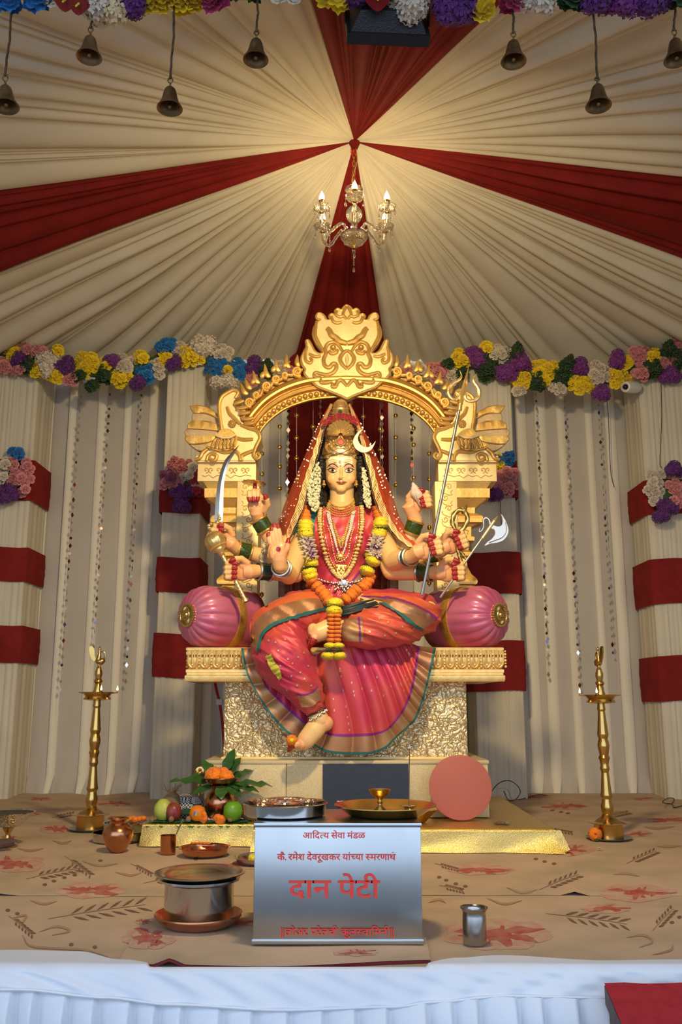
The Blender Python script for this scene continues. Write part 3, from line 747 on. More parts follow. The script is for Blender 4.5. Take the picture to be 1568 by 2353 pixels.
# the raised open palm
OY = 4.70
b.ball(P(640, 1266, OY), (.058, .022, .062), 18, 12); b.tube([P(643, 1300, 4.72), P(642, 1285, 4.71), P(640, 1270, OY)], [.037, .042, .036], 16)
b.ball(P(650, 1270, OY-.01), (.026, .02, .036), 12, 8); b.ball(P(628, 1270, OY-.01), (.022, .018, .04), 12, 8)
for f in ([(622, 1250), (618, 1238), (616, 1227)], [(629, 1246), (625, 1228), (624, 1213)], [(637, 1244), (633, 1222), (630, 1205)], [(646, 1246), (642, 1224), (639, 1207)]):
    q = [P(x, y, OY-.004*i) for i, (x, y) in enumerate(f)]
    b.tube(q, [.0155, .0142, .0105], 10); b.ball(q[1], .0143, 10, 6); b.ball(q[2], .0105, 8, 6)
    reds += [(q[2], .0155), (q[2].lerp(q[1], .25), .0145)]
q = [P(652, 1272, OY-.01), P(660, 1260, OY-.02), P(662, 1248, OY-.022), P(663, 1240, OY-.022)]
b.tube(q, [.02, .0165, .0145, .011], 10); b.ball(q[-1], .011, 8, 6); reds += [(q[-1], .022), (q[-2], .014)]
pinks.append((P(640, 1262, OY-.03), .11))
# legs and feet
LH, LK, LA = (740, 1405, 5.02), (628, 1440, 4.78), (721, 1634, 4.68)
RH, RK, RA = (838, 1405, 5.02), (975, 1410, 4.78), (778, 1447, 4.66)
limb([LH, (680, 1418, 4.9), LK], [.12, .11, .085]); limb([LK, (680, 1540, 4.70), LA], [.085, .075, .043])
limb([RH, (910, 1405, 4.9), RK], [.12, .10, .08]); limb([RK, (880, 1432, 4.70), RA], [.08, .07, .044])
b.tube([P(721, 1630, 4.68), P(735, 1652, 4.68), P(742, 1662, 4.68)], [.043, .047, .042], 16); b.ball(P(748, 1662, 4.685), (.042, .042, .040), 16, 10)
b.tube([P(742, 1660, 4.68), P(722, 1678, 4.67), P(702, 1702, 4.66), P(690, 1714, 4.655)], [.042, .052, .046, .034], 18, flat=.85); b.ball(P(692, 1711, 4.655), (.036, .040, .028), 12, 8)
for k in range(5):
    q = [P(690-k*1.5, 1708+k*2.4, 4.63+.016*k), P(676-k*2.2, 1712+k*2.6, 4.628+.016*k), P(668-k*1.2, 1714+k*2.8, 4.628+.016*k)]; r = (.019, .0145, .013, .012, .011)[k]
    b.tube(q, [r, r, r*.8], 10); b.ball(q[2], r*.8, 8, 6); reds.append((q[2], r*1.35)); reds.append((q[2].lerp(q[1], .4), r*1.2))
b.tube([P(778, 1447, 4.66), P(752, 1446, 4.63), P(728, 1456, 4.615), P(718, 1466, 4.61)], [.044, .052, .046, .032], 18)
b.ball(P(756, 1440, 4.65), (.05, .04, .04), 14, 8); b.ball(P(720, 1447, 4.62), (.030, .03, .034), 12, 8)
for k in range(5):
    q = [P(724-k*2.0, 1462+k*1.5, 4.59+.012*k), P(719-k*1.8, 1473+k*3.2, 4.588+.012*k), P(717-k*1.6, 1478+k*3.4, 4.588+.012*k)]; r = (.019, .0145, .013, .012, .011)[k]
    b.tube(q, [r, r, r*.8], 10); b.ball(q[2], r*.8, 8, 6); reds.append((q[2], r*1.4)); reds.append((q[1], r*1.2))
pinks.append((P(720, 1460, 4.6), .05)); pinks.append((P(690, 1712, 4.63), .05)); pinks.append((P(755, 1665, 4.66), .04))
bme = voxel(b, .0032, 6, .5)
co = coords(bme); base = np.array((.82, .52, .21), dtype=np.float32); col = np.tile(base, (len(co), 1))
for p, r in pinks:
    d = np.linalg.norm(co-np.array(p, dtype=np.float32), axis=1); w = np.clip(1.35-d/r*1.1, 0, 1)[:, None]*.62; col = col*(1-w)+np.array((.80, .29, .15))*w
for s in (-1, 1):                               # rouged cheeks
    p = P(FX+s*26, 1104, fy+.02); d = np.linalg.norm(co-np.array(p, dtype=np.float32), axis=1); w = np.clip(1-d/.036, 0, 1)[:, None]*.5; col = col*(1-w)+np.array((.78, .25, .12))*w
for p, r in reds:
    d = np.linalg.norm(co-np.array(p, dtype=np.float32), axis=1); w = (d < r)[:, None]; col = np.where(w, np.array((.33, .015, .015)), col)
colour(bme, col)
SKIN = mat('painted_skin', (.8, .47, .2), .42, attr='Col', coat=.05)
body_o = link('body', bme, SKIN, ST); BV = bvh_of(bme)
# ---- painted face
def fmat(n, c, r=.3): return mat(n, c, r)
FM = {k: fmat('face_'+k, c) for k, c in dict(black=(.012, .007, .006), white=(.80, .68, .55), iris=(.10, .045, .022), lip=(.46, .10, .065), lipd=(.12, .012, .012), lid=(.74, .32, .17), bindi=(.62, .08, .06), stripe=(.95, .84, .62), stripe2=(.84, .50, .12)).items()}
def ell(cx, cy, rx, ry, n=16): return [(cx+rx*math.cos(2*math.pi*k/n), cy+ry*math.sin(2*math.pi*k/n)) for k in range(n)]
def stroke(pts, ws, n=18):
    s = spline([(x, y, 0) for x, y in pts], n); up, dn = [], []
    for i, p in enumerate(s):
        t = (s[min(i+1, n-1)]-s[max(i-1, 0)]).normalized(); f = i/(n-1)*(len(ws)-1); j = min(int(f), len(ws)-2); w = lerp(ws[j], ws[j+1], f-j)
        up.append((p.x+t.y*w, p.y-t.x*w)); dn.append((p.x-t.y*w, p.y+t.x*w))
    return up, dn
def dstroke(pts, ws, off, name, mt, par, n=18, k=2, bv=None):
    up, dn = stroke(pts, ws, n); return M().grid(decal_band(bv or BV, up, dn, off, n, k)).obj(name, mt, par, 180)
def mx(pts, s): return pts if s < 0 else [(2*783.2-x, y) for x, y in pts]
decal_fill(BV, [(757, 1068), (755, 1060), (758, 1052), (770, 1048), (783, 1050), (796, 1048), (808, 1052), (811, 1060), (809, 1068), (800, 1064), (792, 1066), (783, 1071), (774, 1066), (766, 1064)], .0013, 8).obj('forehead_paint', FM['stripe'], body_o, 180)
for s in (-1, 1):
    lid = [(754.5, 1080), (757, 1073.5), (763, 1069), (770, 1069.5), (776, 1074.5), (775, 1080), (772, 1079), (765, 1075.5), (759, 1077)]
    decal_fill(BV, mx(lid, s), .0008).obj('eyelid_paint', FM['lid'], body_o, 180)
    eye = [(755.5, 1080.2), (759, 1077.6), (764, 1076.2), (769, 1078), (773.5, 1083), (769, 1084.6), (764, 1085), (759.5, 1083.4)]
    e = decal_fill(BV, mx(eye, s), .0014).obj('eye', FM['white'], ST, 180)
    ix = mx([(764.8, 1080.6)], s)[0]
    decal_fill(BV, ell(ix[0], ix[1], 3.3, 3.5), .0019, 3).obj('iris', FM['iris'], e, 180); decal_fill(BV, ell(ix[0], ix[1], 1.7, 1.8), .0023, 2).obj('pupil', FM['black'], e, 180)
    dstroke(mx([(752, 1079.5), (757, 1077.6), (764, 1075.8), (770, 1078), (774.5, 1083.5)], s), [.3, 1.0, 1.2, .9, .3], .0024, 'upper_lash_line', FM['black'], e)
    dstroke(mx([(755, 1080.6), (760, 1084.4), (765, 1085.6), (770, 1085), (774, 1083.2)], s), [.3, .55, .6, .5, .2], .0022, 'lower_lash_line', FM['black'], e)
    dstroke(mx([(752.5, 1075), (756.5, 1069.5), (763, 1066.2), (770, 1067.5), (777.5, 1074)], s), [.3, 1.0, 1.3, 1.4, .6], .0018, 'eyebrow', FM['black'], ST)
    for k, (yy, mt) in enumerate(((1064.4, 'stripe2'), (1060.4, 'stripe2'), (1056.4, 'stripe2'))):
        dstroke(mx([(757-k*.3, yy+2.5), (764, yy-.6), (772, yy+.8), (778, yy+1.2)], s), [.5, .8, .8, .4], .0022, 'forehead_stripe', FM[mt], body_o)
lp = [(773.5, 1108.3), (777.5, 1107.2), (781.8, 1105.9), (784.5, 1106.7), (787.2, 1105.9), (791.5, 1107.2), (796, 1108.3), (792, 1110.8), (788.5, 1112.8), (784.5, 1113.6), (780.5, 1112.8), (777, 1110.8)]
lips = decal_fill(BV, lp, .0012).obj('lips', FM['lip'], ST, 180)
dstroke([(772, 1108), (777, 1109), (784.5, 1109.6), (792, 1109), (798.5, 1108.3)], [.3, .5, .6, .5, .3], .002, 'lip_line', FM['lipd'], lips)
dstroke([(774, 1107.6), (779, 1105.2), (782, 1104.6), (784.5, 1105.6), (787, 1104.6), (790, 1105.2), (796, 1107.6)], [.2, .3, .3, .3, .3, .3, .2], .002, 'lip_outline', FM['lipd'], lips)
decal_fill(BV, ell(783, 1062, 4.4, 4.2), .0026, 3).obj('forehead_mark', FM['bindi'], ST, 180); decal_fill(BV, ell(783, 1070, 1.7, 1.8), .0026, 2).obj('forehead_dot', FM['lipd'], ST, 180)
decal_fill(BV, ell(640, 1262, 5.6, 6), .0015, 3).obj('palm_dot', mat('palm_red', (.30, .02, .03), .3), ST, 180)
NG = mat('jewel_gold', (.90, .60, .18), .32, .85)
m = M()
for cx, cy, r in ((789.5, 1101.5, 2.0), (784.5, 1105, 1.5)): m.tube([P(cx+r*math.cos(a*.5), cy+r*math.sin(a*.5), fy-.022) for a in range(13)], .0007, 5)
m.obj('nose_ring', NG, ST)
# ---- blouse, hair
cl = M(); closed(cl, torso_rows(.010))
for s in (-1, 1):
    cl.ball(P(786+s*36, 1248, 5.03), (.083, .076, .078), 16, 10); x = 786+s*75
    cl.tube([P(786+s*62, 1195, 5.11), P(786+s*78, 1215, 5.09), P(786+s*92, 1242, 5.04)], [.07, .082, .084], 18); cl.ball(P(786+s*70, 1200, 5.1), .075, 14, 8)
cme = voxel(cl, .006, 4)
TEAL = mat('teal_silk', (.02, .20, .15), .4, sheen=.3, var=(.03, .27, .17), vscale=20)
blouse = link('blouse', cme, TEAL, ST); CV = bvh_of(cme)
SILK = mat('pink_shot_silk', (.52, .030, .090), .42, .25, var=(.68, .11, .05), vscale=5, sheen=.08, vstretch=(1, 1, .6), bump=.06, bscale=400)
ORSILK = mat('orange_shot_silk', (.66, .10, .045), .36, .12, var=(.72, .18, .04), vscale=6, sheen=.08, bump=.06, bscale=400)
ZARI = mat('copper_zari', (.42, .20, .12), .38, .6, var=(.52, .30, .14), vscale=7, bump=.25, bscale=500)
TEALT = mat('teal_trim', (.02, .13, .13), .5); PURP = mat('purple_trim', (.22, .02, .20), .45); BUTTA = mat('silver_motif', (.66, .42, .34), .4, .5)
rows = decal_band(CV, [(738, 1168), (724, 1200), (722, 1240), (726, 1290), (724, 1330), (712, 1372)], [(862, 1163), (884, 1205), (898, 1235), (872, 1290), (848, 1330), (842, 1372)], .006, 40, 30)
for i, r in enumerate(rows):
    for j, p in enumerate(r): p.y -= .006*abs(math.sin(j*.55+i*.16))+.003*math.sin(i*.9+j*.4)
dr = M().grid(rows).obj('saree_drape', SILK, ST, 180)
M().grid(decal_band(CV, [(858, 1162), (882, 1203), (893, 1232)], [(868, 1170), (888, 1208), (901, 1240)], .012, 16, 3)).obj('shoulder_border', ZARI, dr, 180)
M().grid(decal_band(CV, [(882, 1250), (893, 1240), (904, 1230)], [(887, 1256), (898, 1245), (908, 1236)], .012, 10, 2)).obj('sleeve_trim', TEALT, blouse, 180)
M().grid(decal_band(CV, [(846, 1262), (836, 1300), (812, 1335), (788, 1362)], [(856, 1290), (848, 1330), (836, 1362), (818, 1382)], .016, 26, 6)).obj('chest_border', ZARI, dr, 180)
M().grid(decal_band(CV, [(843, 1262), (832, 1298), (809, 1332), (784, 1358)], [(846, 1264), (836, 1301), (812, 1336), (788, 1363)], .018, 26, 2)).obj('chest_border_line', PURP, dr, 180)
HAIRM = mat('black_hair', (.010, .008, .007), .5, bump=.5, bscale=60, vstretch=(1, 1, .2))
hm = M()
for s in (-1, 1):
    for k in range(16):
        t = k/15; y = 1056+t*112; w = 10+4*math.sin(t*9)+(3 if t > .3 else 0); hm.ball(P(784+s*(45+3*t+2*math.sin(k*2.1)), y, 5.07+.01*math.sin(k*1.7)), (w*PX, .05, .03), 10, 7)
    hm.ball(P(784+s*18, 1040, 5.16), (.09, .1, .12), 14, 9)
hm.tube([P(784, 1060, 5.19), P(784, 1150, 5.22), P(784, 1200, 5.25)], [.1, .11, .08], 16)
hme = voxel(hm, .006, 2); link('hair', hme, HAIRM, ST)
# ---- saree over the legs
sk = M()
def slimb(pts, rs, n=20):
    N = 16; s = spline([P(*p) for p in pts], N); rr = [q.x for q in spline([(r, 0, 0) for r in rs], N)]; sk.tube(s, rr, n)
    for e in (0, -1): sk.ball(s[e], rr[e]*.98, 16, 10)
slimb([(742, 1418, 5.04), (690, 1420, 4.93), (632, 1446, 4.80)], [.14, .135, .120])
slimb([(632, 1450, 4.79), (652, 1508, 4.715), (690, 1566, 4.69), (717, 1612, 4.68)], [.122, .142, .100, .056])
slimb([(842, 1412, 5.04), (910, 1406, 4.94), (972, 1408, 4.82)], [.13, .115, .088])
slimb([(972, 1412, 4.80), (915, 1430, 4.71), (850, 1444, 4.665), (812, 1448, 4.655)], [.092, .112, .090, .064])
sk.ball(P(790, 1415, 4.98), (.22, .13, .11), 20, 12); sk.ball(P(800, 1440, 4.9), (.2, .1, .08), 20, 12)
skm = voxel(sk, .005, 5)
co = coords(skm); nr = np.empty(len(co)*3, dtype=np.float32); skm.vertices.foreach_get('normal', nr); nr = nr.reshape(-1, 3)
lk = np.array(P(632, 1450, 4.79)); la = np.array(P(717, 1612, 4.68))
for i in range(len(co)):
    p = co[i]; q = Vector((p[0]*1.0, p[1], p[2]))
    k = min(1, max(0, (p[0]+.02)/.10))                 # folds run across the hanging leg and along the folded one
    c1 = p[0]*.5+p[2]*.87; a1 = p[0]*.87-p[2]*.5
    l1 = 1-2*abs(noise.noise(Vector((c1*17, a1*3.2+p[1]*5, 1.3)))); l2 = 1-2*abs(noise.noise(Vector((c1*38+9, a1*6, p[1]*9))))
    r1 = 1-2*abs(noise.noise(Vector((p[2]*20+p[0]*5, p[0]*3.2, p[1]*4+7)))); r2 = 1-2*abs(noise.noise(Vector((p[2]*42+p[0]*12, p[0]*7, p[1]*9+3))))
    co[i] = p+nr[i]*(.017*(l1*(1-k)+r1*k)+.007*(l2*(1-k)+r2*k))
skm.vertices.foreach_set('co', co.ravel()); skm.update()
legc = link('saree_leg_drape', skm, SILK, ST); KV = bvh_of(skm)
def border(top, bot, par, off, nm, mt, n=44, k=6): return M().grid(decal_band(KV, top, bot, off, n, k)).obj(nm, mt, par, 180)
# cloth thrown over the left thigh with its woven border
lt = [(757, 1366), (740, 1369), (701, 1371), (668, 1377), (640, 1390), (612, 1404), (590, 1420), (577, 1445), (576, 1470)]
lm = [(757, 1375), (740, 1376), (701, 1378), (660, 1387), (630, 1399), (604, 1414), (588, 1432), (578, 1455), (576, 1478)]
lb = [(754, 1392), (735, 1398), (701, 1407), (660, 1420), (632, 1430), (616, 1440), (602, 1456), (595, 1478), (593, 1496)]
le = [(755, 1398), (736, 1405), (702, 1415), (662, 1427), (636, 1437), (621, 1447), (608, 1460), (601, 1480), (598, 1500)]
top = [(757, 1362), (740, 1362), (705, 1362), (672, 1366), (640, 1378), (612, 1392), (590, 1408), (576, 1430), (574, 1452)]
border(top, lm, legc, .009, 'orange_fold', ORSILK); border(lm, lb, legc, .011, 'woven_border', ZARI); border(lb, le, legc, .0115, 'teal_edge', TEALT, 44, 2)
rt = [(838, 1366), (870, 1364), (905, 1364), (940, 1369), (970, 1378), (996, 1390), (1010, 1404)]
rm = [(831, 1370), (865, 1371), (897, 1373), (935, 1383), (960, 1392), (982, 1404), (1004, 1421)]
rmm = [(831, 1372), (865, 1373), (896, 1376), (932, 1386), (957, 1396), (979, 1408), (1001, 1425)]
rb = [(828, 1377), (860, 1381), (887, 1388), (913, 1403), (935, 1419), (954, 1433), (973, 1444)]
re_ = [(827, 1380), (858, 1384), (883, 1392), (908, 1408), (930, 1424), (950, 1438), (970, 1449)]
border(rt, rm, legc, .010, 'orange_fold', ORSILK); border(rm, rmm, legc, .0125, 'purple_line', PURP, 44, 2); border(rmm, rb, legc, .011, 'woven_border', ZARI); border(rb, re_, legc, .0115, 'teal_edge', TEALT, 44, 2)
border([(788, 1424), (787, 1440), (789, 1472)], [(834, 1418), (835, 1440), (836, 1474)], legc, .008, 'ankle_border', ZARI, 20, 10); border([(824, 1418), (825, 1440), (826, 1474)], [(828, 1418), (829, 1440), (830, 1474)], legc, .010, 'ankle_line', PURP, 20, 2)
border([(683, 1596), (700, 1598), (716, 1593), (730, 1580)], [(694, 1624), (707, 1625), (722, 1620), (737, 1606)], legc, .009, 'ankle_border', ZARI, 20, 6); border([(680, 1593), (699, 1595), (715, 1589), (729, 1576)], [(683, 1596), (700, 1598), (716, 1593), (730, 1580)], legc, .011, 'ankle_line', PURP, 20, 2)
m = M(); rg = random.Random(7)
for x, y in [(618, 1472), (634, 1476), (662, 1514), (672, 1525), (685, 1510), (690, 1545), (645, 1530), (670, 1553), (700, 1560), (660, 1585), (615, 1505), (640, 1495), (655, 1470), (708, 1530), (698, 1500), (872, 1422), (892, 1430), (925, 1440), (850, 1452), (885, 1460), (910, 1455), (950, 1445), (715, 1575), (683, 1575)]:
    q = [cast(KV, x+2.2*math.cos(a), y+2.6*math.sin(a), .004) for a in (0, 1.05, 2.1, 3.14, 4.19, 5.24)]
    if all(q): m.add(q, [(0, 1, 2, 3, 4, 5)])
m.obj('woven_motif', BUTTA, legc, None, kind='stuff')
# ---- the fan of pleats falling over the seat
oc = [(554, 1489), (560, 1520), (568, 1550), (586, 1587), (604, 1618), (622, 1644), (642, 1668), (664, 1688), (690, 1701), (716, 1711), (736, 1722), (758, 1730), (798, 1734), (832, 1734), (858, 1732), (888, 1719), (914, 1693), (938, 1672), (955, 1655), (966, 1630), (974, 1607), (982, 1580), (988, 1555), (996, 1520), (1003, 1488)]
mc = [(597, 1489), (600, 1520), (606, 1560), (620, 1584), (640, 1603), (660, 1622), (678, 1638), (697, 1654), (715, 1664), (735, 1674), (752, 1682), (770, 1686), (798, 1687), (826, 1686), (848, 1685), (868, 1682), (890, 1674), (910, 1652), (926, 1628), (938, 1602), (945, 1580), (950, 1555), (954, 1530), (957, 1505), (960, 1484)]
ic = [(650, 1482), (652, 1490), (655, 1500), (662, 1510), (672, 1516), (684, 1520), (696, 1520), (708, 1516), (720, 1510), (732, 1502), (744, 1494), (756, 1488), (770, 1482), (784, 1478), (798, 1475), (812, 1472), (826, 1470), (840, 1468), (856, 1468), (872, 1470), (888, 1473), (904, 1475), (920, 1477), (936, 1479), (950, 1480)]
NP = 260
oc, mc, ic = [spline([(x, y, 0) for x, y in q], NP) for q in (oc, mc, ic)]
def fanY(i, t):
    u = i/(NP-1); amp = .007+.027*min(1, t*1.2)
    ple = abs(math.sin(u*46+2.2*math.sin(u*7)+.9*math.sin(t*3+u*5)))**.75
    sw = 0
    if u > .58: sw = .022*math.sin((t*5.2-(u-.58)*9))*math.sin(math.pi*min(1, (u-.58)/.4))
    lift = .05*math.sin(math.pi*min(1, max(0, (u-.25)/.65)))*(1-t)**.7
    return 4.772-amp*ple-sw*.9-lift-.012*t
rows = [[P(*(ic[i].lerp(mc[i], t/24).xy), fanY(i, t/24*.78)) for i in range(NP)] for t in range(25)]
fan = M().grid(rows).obj('pleated_skirt', SILK, ST, 180)
rows = [[P(*(mc[i].lerp(oc[i], t/8).xy), fanY(i, .78+.22*t/8)-.001) for i in range(NP)] for t in range(9)]
M().grid(rows[1:8]).obj('woven_border', ZARI, fan, 180)
M().grid([[p+Vector((0, -.0015, 0)) for p in r] for r in rows[0:2]]).obj('purple_line', PURP, fan, 180); M().grid(rows[7:9]).obj('teal_edge', TEALT, fan, 180)
m = M(); FV = bvh_of(fan.data)
for k in range(95):
    u = rg.random(); t = rg.uniform(.25, .97); i = int(u*(NP-1)); i -= i % 12; q = ic[i].lerp(mc[i], t)
    pts = [cast(FV, q.x+1.6*math.cos(a), q.y+3.2*math.sin(a), .002) for a in (0, 1.05, 2.1, 3.14, 4.19, 5.24)]
    if all(pts): m.add(pts, [(0, 1, 2, 3, 4, 5)])
m.obj('woven_motif', BUTTA, fan, None, kind='stuff')
YELF = mat('yellow_frill', (.55, .48, .06), .5)
rows = decal_band(KV, [(612, 1508), (618, 1525), (630, 1545), (643, 1562)], [(624, 1503), (634, 1520), (645, 1540), (650, 1556)], .012, 24, 3)
for i, r in enumerate(rows):
    for j, p in enumerate(r): p.y -= .006*math.sin(i*1.6)
M().grid(rows).obj('yellow_frill', YELF, legc, 180)
# dark silk tuck at the waist
m = M()
for k in range(7):
    y = 1393+k*2.6+rg.uniform(-2, 2); q = [P(764, y+6+rg.uniform(-3, 3), 4.80), P(795, y+3, 4.77-.004*(k % 3)), P(830, y-5+rg.uniform(-3, 3), 4.775), P(868+rg.uniform(-12, 6), y-14, 4.815)]
    m.tube(spline(q, 14), [.006, .009, .010, .009, .009, .009, .010, .009, .008, .008, .007, .006, .005, .004], 7)
m.obj('teal_tuck', mat('dark_teal_silk', (.012, .05, .05), .4, var=(.05, .03, .03), vscale=20), ST)
# ================================================================ flowers used in many places
FC = {k: mat('petal_'+k, c, .65, var=v, vscale=60, sheen=.2) for k, c, v in (
    ('yellow', (.92, .74, .015), (.90, .60, .008)), ('orange', (.95, .27, .003), (.90, .18, .002)), ('pink', (.74, .32, .31), (.66, .22, .24)), ('white', (.74, .66, .54), (.66, .56, .44)),
    ('purple', (.13, .02, .20), (.09, .012, .14)), ('violet', (.22, .03, .26), (.14, .02, .18)), ('blue', (.015, .16, .50), (.02, .26, .60)), ('green', (.025, .07, .012), (.04, .11, .02)), ('red', (.48, .03, .05), (.40, .02, .04)), ('cream', (.78, .62, .36), (.72, .56, .32)), ('magenta', (.50, .03, .14), (.42, .02, .10)), ('lilac', (.52, .18, .28), (.45, .14, .24)))}
def ruffle(seed, tiers=4, n=22, depth=.55):      # a full carnation of unit radius looking along +Z
    r = random.Random(seed); m = M()
    for t in range(tiers):
        R = 1-.22*t; z0 = -.35+.22*t; rows = []; ph = r.uniform(0, 6)
        for j in range(4):
            s = j/3; row = []
            for k in range(n):
                a = 2*math.pi*k/n; w = 1+.10*math.sin(a*5+ph)*s+.10*(1 if k % 2 else -1)*s*(.6+.4*r.random())
                row.append(Vector((R*(.12+.88*s**.8)*w*math.cos(a), R*(.12+.88*s**.8)*w*math.sin(a), z0+(.10+.12*t)*s**1.5*2+.10*s*math.sin(a*7+ph+t)+.05*r.uniform(-1, 1)*s)))
            rows.append(row)
        m.grid(rows, cv=True)
    m.ball((0, 0, .28), (.3, .3, .22), 8, 5); return m
def pom(seed, n=26, nv=17):                     # marigold ball of unit radius, spiky with small petals
    r = random.Random(seed); rows = []
    for i in range(nv+1):
        a = math.pi*i/nv; row = []
        for k in range(n):
            q = 1+(.12 if (i+k) % 2 else -.14)+r.uniform(-.06, .06); an = 2*math.pi*(k+.5*(i % 2))/n
            row.append(Vector((q*max(math.sin(a), .02)*math.cos(an), q*max(math.sin(a), .02)*math.sin(an), -.78*q*math.cos(a))))
        rows.append(row)
    return M().grid(rows, cv=True)
def rosem(seed):                                # rose: cupped whorls
    r = random.Random(seed); m = M()
    for t in range(5):
        np_ = (5, 5, 4, 3, 3)[t]; R = (1, .82, .62, .42, .24)[t]
        for k in range(np_):
            a0 = 2*math.pi*(k+.4*t)/np_+r.uniform(-.15, .15); sp = 2*math.pi/np_*.72; rows = []
            for j in range(4):
                s = j/3; row = []
                for i in range(6):
                    u = i/5-.5; a = a0+u*sp*(.5+.5*s)*1.25; rad = R*(.25+.75*s**.7)*(1-.35*abs(u)**2*s); z = -.3+.12*t+.55*s*(1-.6*(1-t/5)*s)+.08*(1 if i % 2 else -1)*(s == 1)
                    row.append(Vector((rad*math.cos(a), rad*math.sin(a), z)))
                rows.append(row)
            m.grid(rows)
    m.ball((0, 0, .1), (.2, .2, .25), 6, 5); return m
def clusterm(seed, n=26):                       # hydrangea-like head of little florets
    r = random.Random(seed); m = M()
    for k in range(n):
        z = 1-1.5*k/n; a = k*2.4; q = math.sqrt(max(0, 1-z*z)); d = Vector((q*math.cos(a), q*math.sin(a), z)); c = d*.78; R3 = frame(d); w = .30
        for p in range(4):
            an = p*math.pi/2+r.uniform(0, 1); u = R3 @ Vector((math.cos(an), math.sin(an), .15)); v = R3 @ Vector((-math.sin(an), math.cos(an), 0))
            m.add([c, c+u*w*.6+v*w*.5, c+u*w*1.1+d*.06, c+u*w*.6-v*w*.5], [(0, 1, 2, 3)])
    m.ball((0, 0, 0), .74, 8, 6); return m
FL = {}
def flower(kind, colr):
    k = (kind, colr)
    if k not in FL:
        src = dict(ruffle=ruffle, pom=pom, rose=rosem, cluster=clusterm)[kind](len(FL)+3)
        FL[k] = mesh_of(src, kind, FC[colr], 180 if kind in ('rose', 'ruffle') else 30)
    return FL[k]
def put(kind, colr, parent, loc, r, d, rg, name='flower', spin=None, sq=(1, 1, 1)):
    R3 = frame(d) @ Matrix.Rotation(rg.uniform(0, 6.28) if spin is None else spin, 3, 'Z')
    return inst(name, flower(kind, colr), parent, TRS(loc, R3, (r*sq[0], r*sq[1], r*sq[2])))
# ================================================================ crown, veil, jewels of the statue
CG = mat('crown_gold', (.92, .66, .28), .29, .85, bump=.15, bscale=90)
cr = [(1060, 40), (1055, 41.5), (1046, 42), (1036, 41), (1027, 38), (1018, 35.5), (1008, 34), (998, 33.5), (988, 32), (978, 28), (968, 25), (956, 22), (944, 19.5), (934, 18), (927, 15), (921, 9), (918.5, 2)]
rows = []
for y, hw in cr:
    c = P(783, y, 5.10); k = hw/42; rows.append([Vector((c.x+hw*PX*math.cos(2*math.pi*i/48), 5.10+(.12 if math.sin(2*math.pi*i/48) > 0 else .128)*k*math.sin(2*math.pi*i/48), c.z+(.014*max(0, -math.sin(2*math.pi*i/48))**6 if y > 1040 else 0))) for i in range(48)])
crown = M().grid(rows, cv=True).obj('crown', CG, ST, 60); RV = bvh_of(crown.data)
def on(bv, pts, r, off, name, mt, par, n=None, taper=False):
    n = n or len(pts)*5; s = spline([(x, y, 0) for x, y in pts], n); q = [cast(bv, p.x, p.y, off) for p in s]; q = [p for p in q if p is not None]
    if len(q) < 3: return None
    rr = [r*(.4+.6*math.sin(math.pi*(.1+.8*i/(len(q)-1)))) for i in range(len(q))] if taper else r
    return M().tube(q, rr, 7).obj(name, mt, par)
on(RV, [(741, 1056), (752, 1050), (768, 1049), (783, 1054), (798, 1049), (814, 1050), (825, 1056)], .009, .003, 'brow_band', CG, crown, 40)
on(RV, [(742, 1046), (755, 1041), (770, 1041), (783, 1047), (796, 1041), (811, 1041), (824, 1046)], .005, .003, 'brow_band', CG, crown, 40)
for s in (-1, 1):
    for pts in ([(783, 1040), (773, 1036), (763, 1031), (761, 1022), (769, 1019), (772, 1026)], [(756, 1040), (750, 1032), (751, 1022), (757, 1020)], [(783, 1030), (776, 1028), (771, 1034)], [(767, 1012), (758, 1008), (753, 1000), (759, 996)], [(771, 1004), (763, 1003), (757, 1012)], [(778, 1046), (770, 1042), (763, 1044)]):
        on(RV, pts if s < 0 else [(2*783-x, y) for x, y in pts], .0075, .002, 'crown_scroll', CG, crown, None, True)
for k in range(11):                              # shell fan
    a = math.radians(-170+k*16); L = 31 if k not in (0, 10) else 27
    q = [P(783+7*math.cos(a), 1001+7*math.sin(a), 4.965), P(783+L*.6*math.cos(a), 1001+L*.62*math.sin(a), 4.945), P(783+L*math.cos(a), 1001+L*1.06*math.sin(a), 4.965), P(783+(L+2)*math.cos(a), 1001+(L+1)*1.06*math.sin(a), 4.985)]
    M().tube(q, [.006, .009, .0125, .006], 8).obj('fan_petal', CG, crown)
rows = [[P(783+r*math.cos(math.radians(-175+i*8.5)), 1001+r*1.05*math.sin(math.radians(-175+i*8.5)), 4.985) for i in range(21)] for r in (4, 16, 30)]
M().grid(rows).obj('fan_back', CG, crown)
gem = [(783, 1004), (787, 1009), (791, 1015), (790, 1020), (783, 1023), (776, 1020), (775, 1015), (779, 1009)]
M().plate([P(p.x, p.y, 4.960) for p in closed_spline([(x, y, 0) for x, y in gem], 3)], .03, .008, 3).obj('red_gem', mat('red_stone', (.55, .03, .02), .45), crown, 60)
M().tube([P(783+(p.x-783)*1.16, 1014+(p.y-1014)*1.16, 4.962) for p in closed_spline([(x, y, 0) for x, y in gem], 3)], .005, 6, closed=True).obj('gem_rim', CG, crown)
for y, r in ((948, .006), (938, .005), (930, .004)): on(RV, [(783-22, y+3), (775, y+1), (783, y), (791, y+1), (783+22, y+3)], r, .001, 'crown_ring', CG, crown, 20)
m = M(); rg = random.Random(2)
for k in range(90):
    x, y = rg.uniform(748, 818), rg.uniform(1008, 1048); p = cast(RV, x, y, .001)
    if p: m.ball(p, rg.uniform(.003, .006), 6, 4)
m.obj('crown_granules', CG, crown, kind='stuff')
